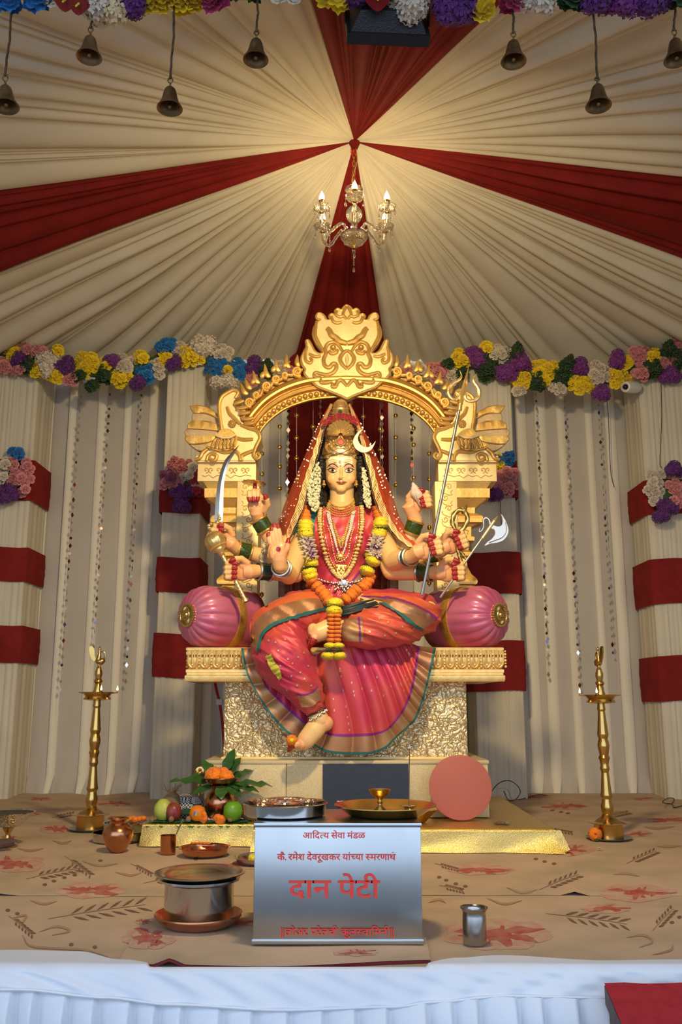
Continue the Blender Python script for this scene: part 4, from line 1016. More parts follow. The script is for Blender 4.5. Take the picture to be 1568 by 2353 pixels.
cf = thing('crown_flowers', 'string of small crimson flowers wound round the golden crown', 'garland', P(783, 960, 4.99))
for i, p in enumerate(spline([(744, 970, 0), (756, 962, 0), (768, 955, 0), (783, 952, 0), (798, 954, 0), (810, 960, 0), (818, 968, 0)], 15)):
    for q in (0, 1): put('rose', 'red', cf, P(p.x+rg.uniform(-2, 2), p.y+q*7+rg.uniform(-2, 2), 5.0-.02*math.sin(math.pi*i/14)-.02), .012, (rg.uniform(-.6, .6), -1, rg.uniform(-.3, .6)), rg)
put('pom', 'green', cf, P(782, 946, 4.985), .012, (0, -1, 0), rg, 'leaf_bud')
cres = [(835, 986), (826, 990), (817, 1000), (811.5, 1013), (815, 1027), (824, 1036), (836, 1040), (848, 1037), (857, 1029), (864, 1013), (856, 1022), (846, 1027), (836, 1026), (828, 1020), (823, 1009), (826, 997)]
M().plate([P(p.x, p.y, 4.985) for p in closed_spline([(x, y, 0) for x, y in cres], 3)], .006, .0015).obj('crescent_moon', mat('ivory_paint', (.78, .68, .50), .4), ST, 40)
# ---- veil
VEIL = mat('orange_net_veil', (.62, .085, .02), .5, var=(.50, .05, .02), vscale=18, alpha=.86); VEILB = mat('dark_red_net', (.26, .03, .02), .5, alpha=.9, var=(.34, .12, .06), vscale=40)
LACE = mat('gold_lace', (.80, .58, .27), .38, .6, var=(.62, .38, .14), vscale=120, bump=.8, bscale=260, bdist=.004)
SEQ = mat('silver_sequin', (.70, .60, .46), .25, 1.0)
vL = ([(764, 932, 5.10), (748, 972, 5.04), (738, 1010, 5.01), (728, 1050, 5.0), (716, 1090, 5.0), (706, 1130, 4.99), (697, 1168, 4.97), (678, 1210, 4.96), (662, 1244, 4.97)], [(764, 926, 5.16), (738, 966, 5.19), (722, 1000, 5.21), (704, 1040, 5.23), (687, 1080, 5.25), (668, 1125, 5.26), (650, 1170, 5.27), (644, 1200, 5.27), (641, 1256, 5.27)])
vR = ([(801, 932, 5.10), (820, 985, 5.04), (836, 1040, 5.0), (850, 1090, 5.0), (858, 1130, 4.99), (871, 1168, 4.97), (890, 1205, 4.95), (916, 1238, 4.93), (948, 1263, 4.93)], [(801, 926, 5.16), (832, 980, 5.19), (853, 1020, 5.21), (874, 1065, 5.22), (894, 1110, 5.23), (907, 1150, 5.2), (917, 1185, 5.14), (936, 1220, 5.04), (957, 1252, 4.97)])
for (a, c_), sg in ((vL, -1), (vR, 1)):
    n = 46; A = spline([P(*p) for p in a], n); C = spline([P(*p) for p in c_], n); rows = []
    for i in range(n):
        rows.append([A[i].lerp(C[i], j/14)+Vector((sg*.012*math.sin(math.pi*j/14), -.02*math.sin(math.pi*j/14)+.006*math.sin(j*1.6+i*.35)*(i/n), 0)) for j in range(15)])
    veil = M().grid(rows).obj('veil', VEIL, ST, 180)
    lr = []
    for i in range(n):
        e = (rows[i][4]-rows[i][0]); lr.append([rows[i][0]+e*(k/4)*.9+Vector((0, -.006-.003*math.sin(i*1.9+k), 0)) for k in range(5)])
    M().grid(lr).obj('lace_border', LACE, veil, 180)
    for q in range(5):
        M().tube([lr[i][0].lerp(lr[i][4], (q+.5)/5)+Vector((.003*math.sin(i*1.7+q), -.004, 0)) for i in range(n)], .0026, 5).obj('lace_thread', mat('lace_thread_gold', (.60, .42, .20), .5, .5), veil)
    m = M()
    for i in range(2, n-1):
        for t in (0, .5):
            p = rows[i][0].lerp(rows[i+1 if i+1 < n else i][0], t); m.ball(p+Vector((-sg*.006, -.010, -.005)), .0045, 5, 4)
    m.obj('lace_beads', SEQ, veil, kind='stuff')
    m = M(); vb = bvh_of(veil.data)
    for k in range(60):
        i = rg.randint(4, n-3); j = rg.randint(5, 13); p = rows[i][j]+Vector((0, -.004, 0)); r = rg.uniform(.0035, .0065)
        for q in range(4):
            an = q*math.pi/4; u = Vector((math.cos(an), 0, math.sin(an)))*r; w = Vector((-math.sin(an), 0, math.cos(an)))*r*.22; m.add([p-u, p+w, p+u, p-w], [(0, 1, 2, 3)])
    m.obj('sequin_stars', SEQ, veil, None, kind='stuff')
for xa, xb, ya, yb in ((640, 702, 1190, 1372), (868, 916, 1200, 1372)):
    rows = [[P(lerp(xa, xb, j/16), lerp(ya, yb, i/14), 5.29+.015*math.sin(j*1.4)) for j in range(17)] for i in range(15)]
    M().grid(rows).obj('veil_tail', VEILB, ST, 180)
rows = [[P(lerp(764-k*9.6, 801+k*9.0, j/14), 926+k*23, 5.17+.11*(k/10)**.5+.05*math.sin(math.pi*j/14)) for j in range(15)] for k in range(12)]
M().grid(rows).obj('veil_back', VEILB, ST, 180)
# ---- necklaces
def castm(bvs, x, y, off):
    best = None
    for bv in bvs:
        p = cast(bv, x, y, off)
        if p is not None and (best is None or p.y < best.y): best = p
    return best
TB = [BV, CV, bvh_of(dr.data)]
def necklace(name, pts, r, gap, mt, off=.006, rows=1, dy=0, flat=False, par=ST, shrink=0):
    m = M()
    for k in range(rows):
        s = spline([(783.5+(x-783.5)*(1-shrink*k), y+dy*k*(1 if True else 0), 0) for x, y in pts], 60); last = None
        for p in s:
            q = castm(TB, p.x, p.y, off)
            if q is None: continue
            if last is None or (q-last).length >= gap:
                if flat: m.ball(q, (r*1.25, r*.55, r*.75), 8, 6)
                else: m.ball(q, r, 6, 4)
                last = q
        path = [castm(TB, p.x, p.y, off*.6) for p in s]; path = [p for p in path if p]
        if len(path) > 3: m.tube(path, r*.45, 5)
    return m.obj(name, mt, par)
def sym(l): return l+[(2*784-x, y) for x, y in reversed(l[:-1])]
necklace('choker', sym([(755, 1146), (760, 1156), (770, 1163), (784, 1166)]), .0055, .009, NG, .004, 5, 5.2, shrink=-.03)
necklace('coin_necklace', sym([(739, 1160), (736, 1185), (737, 1210), (743, 1250), (755, 1290), (770, 1317), (784, 1329)]), .0125, .0085, mat('coin_gold', (.90, .64, .26), .34, .8, bump=.6, bscale=200), .012, flat=True)
necklace('gold_bead_necklace', sym([(746, 1160), (744, 1200), (750, 1245), (762, 1288), (776, 1311), (784, 1318)]), .0045, .0085, NG, .012)
necklace('pearl_necklace', sym([(752, 1176), (758, 1205), (767, 1238), (777, 1266), (784, 1273)]), .0058, .0105, mat('pearl', (.78, .70, .58), .25, coat=.5), .012, 3, 1.5, shrink=.10)
necklace('gold_strand', sym([(764, 1190), (771, 1212), (778, 1230), (784, 1240)]), .0042, .0082, NG, .010, 6, 4.0, shrink=.04)
necklace('bar_necklace', sym([(754, 1210), (762, 1245), (770, 1280), (776, 1292)]), .0045, .010, NG, .012, flat=True)
m = M(); p = castm(TB, 784, 1278, .016); m.ball(p, (.017, .008, .017), 10, 7)
for k in range(10): m.ball(p+Vector((.02*math.cos(k*.63), -.003, .02*math.sin(k*.63))), .005, 6, 4)
for k in range(5): m.ball(p+Vector((-.024+.012*k, -.003, -.026-.004*(2-abs(k-2)))), .0045, 6, 4)
m.obj('pendant', NG, ST)
m = M(); c0 = [castm(TB, x, y, .012) for x, y in ((771, 1297), (797, 1297), (792, 1318), (784, 1328), (776, 1318))]; m.plate(c0, .008, .002)
for x, y in ((776, 1302), (784, 1303), (792, 1302), (780, 1310), (788, 1310), (784, 1318)): m.ball(castm(TB, x, y, .018), .008, 7, 5)
m.obj('gold_pendant', NG, ST)
SILV = mat('silver', (.62, .60, .56), .30, 1.0)
necklace('waist_chain', [(736, 1333), (750, 1338), (768, 1340), (790, 1340), (806, 1340), (822, 1337), (836, 1330)], .008, .020, SILV, .016)
m = M()
for k in range(46):
    p = castm(TB, rg.gauss(788, 13), rg.gauss(1352, 8), .02)
    if p: m.ball(p, rg.uniform(.003, .008), 6, 4)
p = castm(TB, 790, 1343, .02); m.lathe([(.022, 0), (.020, .008), (.012, .010), (.010, .014), (0, .016)], 14, p, frame((0, -1, 0)))
m.obj('silver_buckle', SILV, ST, kind='stuff')
for s in (-1, 1):
    p = P(782+s*37.5, 1106, 4.99); m = M().lathe([(.003, .014), (.006, .008), (.012, -.004), (.013, -.010), (.009, -.012), (0, -.012)], 12, p+Vector((0, 0, -.014))); m.ball(p, .008, 8, 6); m.ball(p+Vector((0, 0, -.032)), .004, 6, 4)
    m.obj('earring', NG, ST)
# ---- bangles and anklets
GREENB = mat('green_glass_bangles', (.01, .055, .015), .2, .3, coat=.5, var=(.10, .12, .02), vscale=140, vdet=1)
for nm, (w, d) in WR.items():
    R3 = frame(d); rad = .0415 if nm in ('palm', 'trident') else .0425
    ringmat = SILV if nm in ('palm', 'trident', 'axe', 'mace') else NG
    w0 = .014 if nm in ('palm', 'trident') else .030
    c = w-d*.040
    ro = lambda x: rad*(1+.12*x)
    M().lathe([(rad-.004, -w0), (rad+.006, -w0), (rad+.0075, -w0*.5), (rad+.006, 0), (rad+.0075, w0*.5), (rad+.005, w0), (rad-.004, w0)], 28, c, R3).obj('green_bangles', GREENB if nm != 'mace' else mat('teal_glass_bangles', (.01, .05, .045), .2, coat=.5), ST)
    for sg in (-1, 1):
        M().tube([c+R3 @ Vector(((rad+.007)*math.cos(a*.2244), (rad+.007)*math.sin(a*.2244), sg*(w0+.006))) for a in range(28)], .0065, 7, closed=True).obj('bangle', ringmat, ST)
m = M(); c = P(731, 1645, 4.68); R3 = frame(P(738, 1660, 4.68)-P(721, 1632, 4.68)); 
for k in range(36): m.ball(c+R3 @ Vector((.053*math.cos(k*.1745), .053*math.sin(k*.1745), .004*math.sin(k*2))), .0055, 6, 4)
m.obj('silver_anklet', SILV, ST)
m = M(); c = P(727, 1636, 4.68)
for z in (0, .006): m.tube([c+R3 @ Vector((.051*math.cos(a*.2244), .051*math.sin(a*.2244), z+.008*math.sin(a*.2244))) for a in range(28)], .0022, 5, closed=True)
m.obj('black_thread', BLACKM, ST)
# ================================================================ things the statue holds and wears
SWY = 4.855
SWS = mat('sword_steel', (.72, .71, .68), .22, 1.0)
sw = thing('curved_sword', 'curved silver sword with a golden guard raised in the outermost hand at left', 'sword', P(500, 1230, SWY))
rt_ = [(550, 1022), (541, 1040), (528, 1061), (520, 1085), (515, 1113), (513.5, 1141), (513, 1170), (512, 1198)]
md_ = [(550, 1022), (537, 1040), (523, 1061), (514, 1085), (508, 1113), (505.5, 1141), (504, 1170), (503, 1198)]
lf_ = [(550, 1022), (532, 1040), (516, 1059), (507, 1083), (500.5, 1111), (496.5, 1141), (494.5, 1170), (493, 1198)]
rows = [[P(r.x, r.y, SWY), P(q.x, q.y, SWY-.006), P(l.x, l.y, SWY), P(q.x, q.y, SWY+.006)] for r, q, l in zip(*[spline([(x, y, 0) for x, y in q], 26) for q in (rt_, md_, lf_)])]
M().grid(rows, cv=True).obj('blade', SWS, sw, 20)
m = M(); m.tube(spline([P(478, 1213, SWY), P(488, 1215, SWY), P(502, 1212, SWY), P(516, 1213, SWY), P(525, 1209, SWY)], 14), .008, 8)
for x, y, r in ((480, 1208, .010), (485, 1204, .009), (492, 1205, .012), (500, 1201, .014), (504, 1192, .012), (503, 1184, .008), (510, 1204, .012), (517, 1205, .009), (522, 1206, .008)): m.ball(P(x, y, SWY-.005), r, 8, 6)
m.obj('guard', CG, sw); M().tube([P(502, 1212, SWY), P(500, 1232, SWY), P(502, 1256, SWY)], [.011, .012, .010], 10).obj('hilt', CG, sw)
mc_ = thing('golden_mace', 'golden mace with a ribbed bulb head held slanting over the left bolster', 'mace', P(564, 1380, 4.765))
A, B_ = P(484, 1222, 4.765), P(565, 1380, 4.765); ax = (B_-A).normalized(); R3 = frame(ax); Lm = (B_-A).length
M().lathe([(0, -.012), (.006, -.010), (.006, -.002), (.012, 0), (.022, .008), (.038, .020), (.050, .040), (.054, .060), (.050, .082), (.040, .100), (.034, .106), (.036, .110), (.022, .122), (.016, .135), (.013, .15)], 40, A, R3, lambda a, r, z: 1+(.13*abs(math.sin(a*8)) if .01 < z < .1 else 0)).obj('ribbed_head', CG, mc_, 180)
m = M()
for k in range(26): m.ball(A+R3 @ Vector((.044*math.cos(k*.2417), .044*math.sin(k*.2417), .096)), .005, 6, 4)
for k in range(14): m.ball(A+R3 @ Vector((.028*math.cos(k*.449), .028*math.sin(k*.449), .012)), .005, 6, 4)
m.obj('bead_ring', CG, mc_)
rows = []
for i in range(90):
    z = .13+(Lm-.13)*i/89; rows.append([A+R3 @ Vector(((.0115+.0018*math.sin(i*1.05+3*a*math.pi/5))*math.cos(a*math.pi/5), (.0115+.0018*math.sin(i*1.05+3*a*math.pi/5))*math.sin(a*math.pi/5), z)) for a in range(10)])
M().grid(rows, cv=True).obj('twisted_handle', CG, mc_, 180); M().lathe([(.012, -.012), (.018, -.008), (.018, .006), (.010, .010), (0, .012)], 12, B_, R3).obj('pommel', CG, mc_)
tr = thing('trident', 'tall trident with golden prongs on a grey steel shaft', 'trident', P(970, 1365, 4.66))
TRY = 4.66
M().tube([P(1055, 945, TRY), P(970, 1367, TRY)], .0085, 10).obj('shaft', mat('grey_steel', (.36, .35, .36), .3, 1.0), tr)
M().lathe([(.012, -.02), (.014, -.018), (.012, .02), (.016, .022), (.010, .03)], 12, P(1057, 936, TRY), frame(P(1058, 925, TRY)-P(1055, 945, TRY))).obj('socket', CG, tr)
rows = []
for y, hw, d in ((840, .3, .001), (870, 3.4, .008), (893, 6.3, .012), (907, 8, .012), (918, 6, .012), (930, 3.5, .010)):
    x = lerp(1078, 1059, (y-840)/90); rows.append([P(x-hw, y, TRY), P(x, y, TRY-d), P(x+hw, y, TRY), P(x, y, TRY+d)])
M().grid(rows, cv=True).obj('prong', CG, tr, 20)
for pts in ([(1057, 851), (1061, 864), (1055, 873), (1042, 881), (1032, 893), (1032, 907), (1040, 917), (1051, 916), (1055, 907), (1049, 902)], [(1096, 859), (1089, 870), (1091, 880), (1100, 894), (1102, 908), (1095, 918), (1083, 922), (1073, 919), (1070, 910), (1076, 906)]):
    s = spline([P(x, y, TRY) for x, y in pts], 40); M().tube(s, [.001+.012*math.sin(math.pi*min(1, .5*(i/39)/.45))*(1-.35*(i/39)) if i < 20 else .0125*(1-.55*(i-20)/19) for i in range(40)], 10).obj('prong', CG, tr)
AXY = 4.765
axe = thing('battle_axe', 'small battle axe with a silver crescent blade held over the right bolster', 'axe', P(1012, 1372, AXY))
M().tube([P(1012, 1373, AXY), P(1112, 1232, AXY)], .006, 8).obj('shaft', SWS, axe)
s = [P(lerp(1108, 1137, t/20), lerp(1238, 1196, t/20), AXY) for t in range(21)]
M().tube(s+[P(1145, 1185, AXY)], [.0095+.0018*(i % 2) for i in range(21)]+[.001], 10).obj('gold_sleeve', CG, axe)
bl = [(1152, 1180), (1159, 1189), (1166, 1203), (1170, 1219), (1166, 1232), (1156, 1243), (1140, 1248), (1126, 1250), (1114, 1255), (1119, 1246), (1130, 1238), (1138, 1227), (1136, 1217), (1128, 1214), (1133, 1206), (1142, 1209), (1151, 1208), (1156, 1198)]
M().plate([P(p.x, p.y, AXY-.004) for p in closed_spline([(x, y, 0) for x, y in bl], 3)], .010, .004).obj('blade', SILV, axe, 40)
M().tube(spline([P(*q, AXY-.006) for q in ((1162, 1200), (1164, 1218), (1156, 1234), (1138, 1242), (1124, 1247))], 20), .0028, 6).obj('blade_rib', SILV, axe)
M().tube(spline([P(*q, AXY) for q in ((1127, 1206), (1124, 1195), (1117, 1190), (1111, 1196), (1112, 1208), (1108, 1218), (1102, 1222), (1103, 1214))], 26), [.007-.004*i/25 for i in range(26)], 7).obj('hook', SILV, axe)
nz = thing('rope_noose', 'golden twisted rope noose raised in front of the right throne post', 'noose', P(1055, 1290, 4.855))
def rope(path, r, name, par, mt, n=60):
    s = spline(path, n); rows = []
    for i, p in enumerate(s):
        t = (s[min(i+1, n-1)]-s[max(i-1, 0)]).normalized(); u = Vector((0, 1, 0)); w = t.cross(u).normalized(); u = w.cross(t)
        rows.append([p+(u*math.cos(a*math.pi/5)+w*math.sin(a*math.pi/5))*r*(1+.2*math.sin(3*a*math.pi/5+i*.9)) for a in range(10)])
    return M().grid(rows, cv=True).obj(name, mt, par, 180)
RG = mat('rope_gold', (.52, .36, .12), .35, .9)
rope([P(x, y, 4.85) for x, y in ((1051, 1226), (1044, 1212), (1040, 1198), (1045, 1181), (1058, 1172), (1071, 1180), (1075, 1196), (1066, 1213), (1055, 1228), (1052, 1248), (1054, 1268))], .0125, 'loop', nz, RG)
rope([P(x, y, 4.85) for x, y in ((1053, 1262), (1056, 1278), (1061, 1292))], .010, 'tail', nz, RG, 20); rope([P(x, y, 4.852) for x, y in ((1055, 1262), (1065, 1275), (1073, 1286))], .009, 'tail', nz, RG, 20)
M().lathe([(.014, -.01), (.016, 0), (.010, .008), (.012, .014), (.006, .024), (.001, .045)], 10, P(1068, 1172, 4.85), frame((.4, 0, 1))).obj('finial', RG, nz)
cn = thing('conch_shell', 'white conch shell held upright in the upper right hand', 'conch', P(962, 1160, 4.9))
A, B_ = P(948, 1108, 4.885), P(971, 1166, 4.885); R3 = frame(B_-A); LL = (B_-A).length
M().lathe([(.001, 0), (.010, .012), (.012, .020), (.020, .030), (.021, .038), (.031, .052), (.034, .068), (.031, .085), (.022, .105), (.012, LL-.02), (.004, LL)], 24, A, R3, lambda a, r, z: 1+.12*math.sin(a+z*60)).obj('shell', mat('conch_white', (.72, .58, .48), .3), cn, 180)
M().tube(spline([P(953, 1122, 4.85), P(958, 1135, 4.848), P(962, 1148, 4.852)], 8), [.002, .005, .005, .005, .005, .004, .003, .002], 6).obj('lip', mat('conch_white', '#fff'), cn)
dk = thing('discus', 'flat golden discus spinning on the raised finger at the upper left', 'discus', P(584, 1110, 4.93))
c = P(584, 1110, 4.93); R3 = frame((.10, .04, 1))
M().lathe([(.018, -.003), (.062, -.002), (.066, 0), (.062, .002), (.018, .003), (.018, -.003)], 40, c, R3, lambda a, r, z: 1+(.16*max(0, math.sin(a*14)) if r > .06 else 0)).obj('toothed_wheel', CG, dk, 30)
M().lathe([(.011, -.005), (.022, -.004), (.022, .004), (.011, .005)], 20, c, R3).obj('hub', CG, dk)
# ---- garlands
mg = thing('marigold_garland', 'long garland of orange and yellow marigolds hanging from the neck to the lap', 'garland', P(768, 1510, 4.6))
BVS = TB+[KV, FV]; rg = random.Random(11)
def gpos(x, y, off=.03):
    p = castm(BVS, x, y, off); return p if p is not None else P(x, y, 4.93)
LEAF = mat('leaf_green', (.02, .075, .01), .45, var=(.035, .11, .015), vscale=30)
def disc_mesh():
    m = M(); r_ = random.Random(5)
    for k in range(22):
        a = 2*math.pi*k/22; R = r_.uniform(.85, 1.12); w = .22
        m.add([(0, 0, 0), (R*.6*math.cos(a-w), R*.6*math.sin(a-w), .05), (R*math.cos(a), R*math.sin(a), r_.uniform(-.15, .15)), (R*.6*math.cos(a+w), R*.6*math.sin(a+w), -.05)], [(0, 1, 2, 3)])
    m.ball((0, 0, 0), (.7, .7, .25), 10, 5); return m
leafring = mesh_of(disc_mesh(), 'leaf_ring', LEAF, None)
def tuft_mesh():
    m = M(); r_ = random.Random(8)
    for k in range(60):
        d = Vector((r_.gauss(0, 1), r_.gauss(0, 1), r_.gauss(0, .8))).normalized(); p = d*r_.uniform(.1, .5); q = d*r_.uniform(.8, 1.05)+Vector((r_.uniform(-.2, .2), r_.uniform(-.2, .2), r_.uniform(-.3, .2)))
        m.tube([p, p.lerp(q, .5)+Vector((0, 0, .05)), q], [.06, .12, .035], 5)
    return m
tuft = mesh_of(tuft_mesh(), 'tuberose_tuft', FC['white'], 60)
def segs(path, seq, wide=1.0):
    n = sum(k for _, k in seq); s = spline([(x, y, 0) for x, y in path], n*3+1); i = 0
    for kind, k in seq:
        for q in range(k):
            j = i*3+1; p = s[j]; t = s[min(j+2, n*3)]-s[max(j-2, 0)]; L = gpos(p.x, p.y); ax = Vector((t.x, 0, -t.y)).normalized()
            R = {'o': .031, 'y': .040, 'w': .046, 'p': .030, 'g': .052}[kind]*wide
            if kind in 'oy': put('pom', 'orange' if kind == 'o' else 'yellow', mg, L, R, ax, rg, 'marigold', sq=(1, 1, .85))
            elif kind == 'g': inst('leaf_ring', leafring, mg, TRS(L, frame(ax), (R, R, R*.6)))
            elif kind == 'w':
                inst('tuberose_tuft', tuft, mg, TRS(L, frame(ax), R)); put('pom', 'violet', mg, L+Vector((.008, -.004, -.012)), .020, ax, rg, 'purple_blossom')
            i += 1
segs([(703, 1172), (703, 1195), (701, 1218), (701, 1232), (705, 1262), (708, 1290), (712, 1318), (722, 1345), (742, 1370), (762, 1388)], [('o', 4), ('y', 2), ('g', 1), ('y', 2), ('w', 4), ('y', 2), ('g', 1), ('y', 2), ('o', 7)])
segs([(866, 1172), (872, 1195), (876, 1214), (872, 1234), (866, 1264), (857, 1292), (848, 1318), (838, 1342), (818, 1366), (788, 1388)], [('o', 4), ('y', 2), ('g', 1), ('y', 2), ('w', 4), ('y', 2), ('g', 1), ('y', 2), ('o', 8)])
def pend(x, y, kind, R, sq=(1, 1, .8), Y=4.56):
    L = P(x, y, Y)
    if kind == 'g': inst('leaf_ring', leafring, mg, TRS(L, frame((0, 0, 1)), (R, R, R*.5)))
    else: put('pom', kind, mg, L, R, (0, 0, 1), rg, 'marigold', sq=sq)
pend(770, 1386, 'yellow', .042, Y=4.72); pend(769, 1395, 'g', .054, Y=4.67); pend(768, 1404, 'yellow', .040, Y=4.64)
for k in range(7):
    for s in (-1, 1): pend(768+s*7, 1415+k*9.3, 'orange', .0205, (1, 1, .62), 4.60-.004*k)
for s in (-1, 1):
    pend(768+s*10, 1484, 'yellow', .028, (1, 1, .7)); pend(768+s*10, 1495, 'g', .038); pend(767+s*13, 1507, 'yellow', .033, (1, 1, .75))
for sd, pts, wd in (('left', [(731, 1066, 3), (728, 1085, 9), (724, 1105, 13), (721, 1125, 15), (720, 1145, 14), (723, 1160, 11), (724, 1174, 5)], 1), ('right', [(836, 1078, 3), (839, 1100, 6), (842, 1120, 7), (843, 1140, 8), (846, 1155, 7), (848, 1163, 3)], 1)):
    m = M(); s = spline(pts, 34)
    for p in s:
        for k in range(max(1, int(p.z/.95))):
            q = P(p.x+rg.uniform(-p.z, p.z)*.95, p.y+rg.uniform(-3, 3), 4.985+rg.uniform(-.03, .0)); m.ball(q, (.0066, .0066, .0078), 7, 5)
    o = m.obj('jasmine_string', mat('jasmine', (.74, .72, .46), .6), None, 60)
    tag(o, 'thick hanging string of white jasmine buds beside the statue\'s hair at left' if sd == 'left' else 'thin hanging string of white jasmine buds beside the statue\'s hair at right', 'garland', 'jasmine strings')
al = thing('flower_armlet', 'string of cream chrysanthemums hanging at the elbows left of the open palm', 'garland', P(613, 1310, 4.86))
for k in range(11):
    t = k/10; put('pom' if k % 2 else 'ruffle', 'cream', al, P(613-7*math.sin(t*3)+rg.uniform(-2, 2), 1250+t*58, 4.85+.0*t), .019, (rg.uniform(-.5, .5), -1, 0), rg)
for k in range(5): put('ruffle', 'cream', al, P(672+k*6, 1258+k*5, 4.99), .018, (rg.uniform(-.5, .5), -1, 0), rg)
tm = thing('toe_marigold', 'single orange marigold resting on the toes of the hanging foot', 'flower', P(671, 1701, 4.62)); put('pom', 'orange', tm, P(671, 1701, 4.625), .027, (0, -.8, .6), rg, 'petals')
put('pom', 'yellow', tm, P(671, 1701, 4.606), .011, (0, -.8, .6), rg, 'heart')
# ================================================================ stage floor: carpets and skirting
CARP = mat('beige_carpet', (.58, .42, .30), .95, var=(.43, .34, .23), vscale=3.2, bump=.25, bscale=350, spec=.1)
PR = {'red': mat('print_red', (.42, .08, .065), .95, var=(.46, .20, .15), vscale=22, spec=.1), 'rose': mat('print_rose', (.52, .28, .21), .95, var=(.54, .39, .28), vscale=20, spec=.1), 'brown': mat('print_brown', (.21, .12, .08), .95, spec=.1), 'tan': mat('print_tan', (.40, .25, .16), .95, spec=.1)}
YS = G(784, 2062).y
def carpet(name, label, z, pts_fn, nu, nv, x0, x1):
    t = thing(name, label, 'carpet', (0, pts_fn(0, .5)[1], 0))
    rows = [[Vector(pts_fn(lerp(x0, x1, i/nu), j/nv)) for i in range(nu+1)] for j in range(nv+1)]
    M().grid(rows).obj('pile', CARP, t, 180); return t
def wav(x, y, a=.003): return a*(noise.noise(Vector((x*2.3, y*2.1, 3)))+.5*noise.noise(Vector((x*6, y*5, 1))))
def rear(x, v):
    y = lerp(YS+.006*math.sin(x*3)+.004*math.sin(x*11), 6.98, v); k = max(0, (y-6.35)/.6)
    e = .012*max(0, 1-abs(x+1.28)/.10)*(1 if v < .02 else 0)+.014*max(0, 1-abs(x-.85)/.05)*(1 if v < .02 else 0)
    return (x, y, (.0105 if v > .005 else .0052)+wav(x, y)+k*.022*(.5+noise.noise(Vector((x*3, y*3, 9))))+e)
def front(x, v): y = lerp(2.585, YS+.10, v); return (x, y, .004+.6*wav(x, y, .002))
rc = carpet('patterned_carpet', 'beige carpet with red flowers covering the rear of the stage', .01, rear, 120, 70, -3.2, 3.2)
fc = carpet('patterned_carpet', 'beige carpet strip with red flowers along the front of the stage', .004, front, 120, 22, -3.2, 3.2)
pa, pb, pc, pd = G(268, 2216, .012), G(990, 2206, .012), G(965, 2085, .012), G(345, 2085, .012)
def patch(u, v):
    a = pa.lerp(pb, u); d = pd.lerp(pc, u); p = a.lerp(d, v)
    fold = .016*max(0, 1-abs(u-.17)/.05)*(1-v)**4
    return (p.x, p.y-.03*math.sin(math.pi*u)*(1-v), .012+.002*math.sin(u*9)+fold)
pcx = carpet('carpet_offcut', 'loose piece of flowered carpet overhanging the stage edge under the steel box', .012, patch, 60, 14, 0, 1)
M().grid([[Vector(patch(i/60, 0))+Vector((0, -.001, -.001-.007*j)) for i in range(61)] for j in range(2)]).obj('red_underside', mat('dark_red_felt', (.16, .012, .02), .9), pcx, 180)
rg = random.Random(21)
KV2 = [bvh_of(o.data) for o in (rc.children[0], fc.children[0], pcx.children[0])]
def fl(x, y):
    d = ray(x, y).normalized(); best = None
    for b_ in KV2:
        h = b_.ray_cast(ORG, d)
        if h[0] is not None and (best is None or h[3] < best[1]): best = (h[0]+Vector((0, 0, .0009)), h[3])
    return best[0] if best else G(x, y, .013)
prints = {(k, r): M() for k in PR for r in (0, 1)}
def pm(k, p): return prints[(k, 1 if p.y > YS else 0)]
def blob(k, pts):
    q = [fl(x, y) for x, y in pts]; cx = sum(p[0] for p in pts)/len(pts); cy = sum(p[1] for p in pts)/len(pts); c = fl(cx, cy); h = [fl(cx+(x-cx)*.5, cy+(y-cy)*.5) for x, y in pts]; n = len(q)
    pm(k, c).add([c]+h+q, [(0, 1+i, 1+(i+1) % n) for i in range(n)]+[(1+i, 1+n+i, 1+n+(i+1) % n, 1+(i+1) % n) for i in range(n)])
def pflower(cx, cy, rx, ry):
    ph = rg.uniform(0, 6)
    for k in range(7):
        a0 = ph+k*.9; px_, py_ = cx+rx*.5*math.cos(a0), cy+ry*.5*math.sin(a0); s = rg.uniform(.30, .46)
        blob('rose', [(px_+rx*s*(1+rg.uniform(-.14, .14))*math.cos(a), py_+ry*s*1.1*(1+rg.uniform(-.14, .14))*math.sin(a)) for a in [2*math.pi*q/12 for q in range(12)]])
    for k in range(13):
        a0 = rg.uniform(0, 6.28); r0 = rg.uniform(0, .35); r1 = r0+rg.uniform(.3, .65); b0 = a0+rg.uniform(-.5, .5)
        p0_, p1_ = (cx+rx*r0*math.cos(a0), cy+ry*r0*math.sin(a0)), (cx+rx*r1*math.cos(b0), cy+ry*r1*math.sin(b0))
        pstroke('red', [p0_, ((p0_[0]+p1_[0])/2+rg.uniform(-.06, .06)*rx, (p0_[1]+p1_[1])/2+rg.uniform(-.1, .1)*ry), p1_], [.5, ry*rg.uniform(.12, .28), .5])
    q = [fl(cx+rx*.28*(1+rg.uniform(-.2, .2))*math.cos(a), cy+ry*.3*(1+rg.uniform(-.2, .2))*math.sin(a))+Vector((0, 0, .0006)) for a in [2*math.pi*k/14 for k in range(14)]]; pm('red', q[0]).add(q, [tuple(range(14))])
def pstroke(k, pts, w):
    up, dn = stroke(pts, w, 14)
    rows = [[fl(*a)+Vector((0, 0, .0006)), fl(*b_)+Vector((0, 0, .0006))] for a, b_ in zip(up, dn)]; pm(k, rows[0][0]).grid(rows)
def pleaf(x, y, ang, L, sy): pstroke('brown', [(x, y), (x+.5*L*math.cos(ang), y+.5*L*math.sin(ang)*sy), (x+L*math.cos(ang), y+L*math.sin(ang)*sy)], [.2, 2.6*sy+1.0, .2])
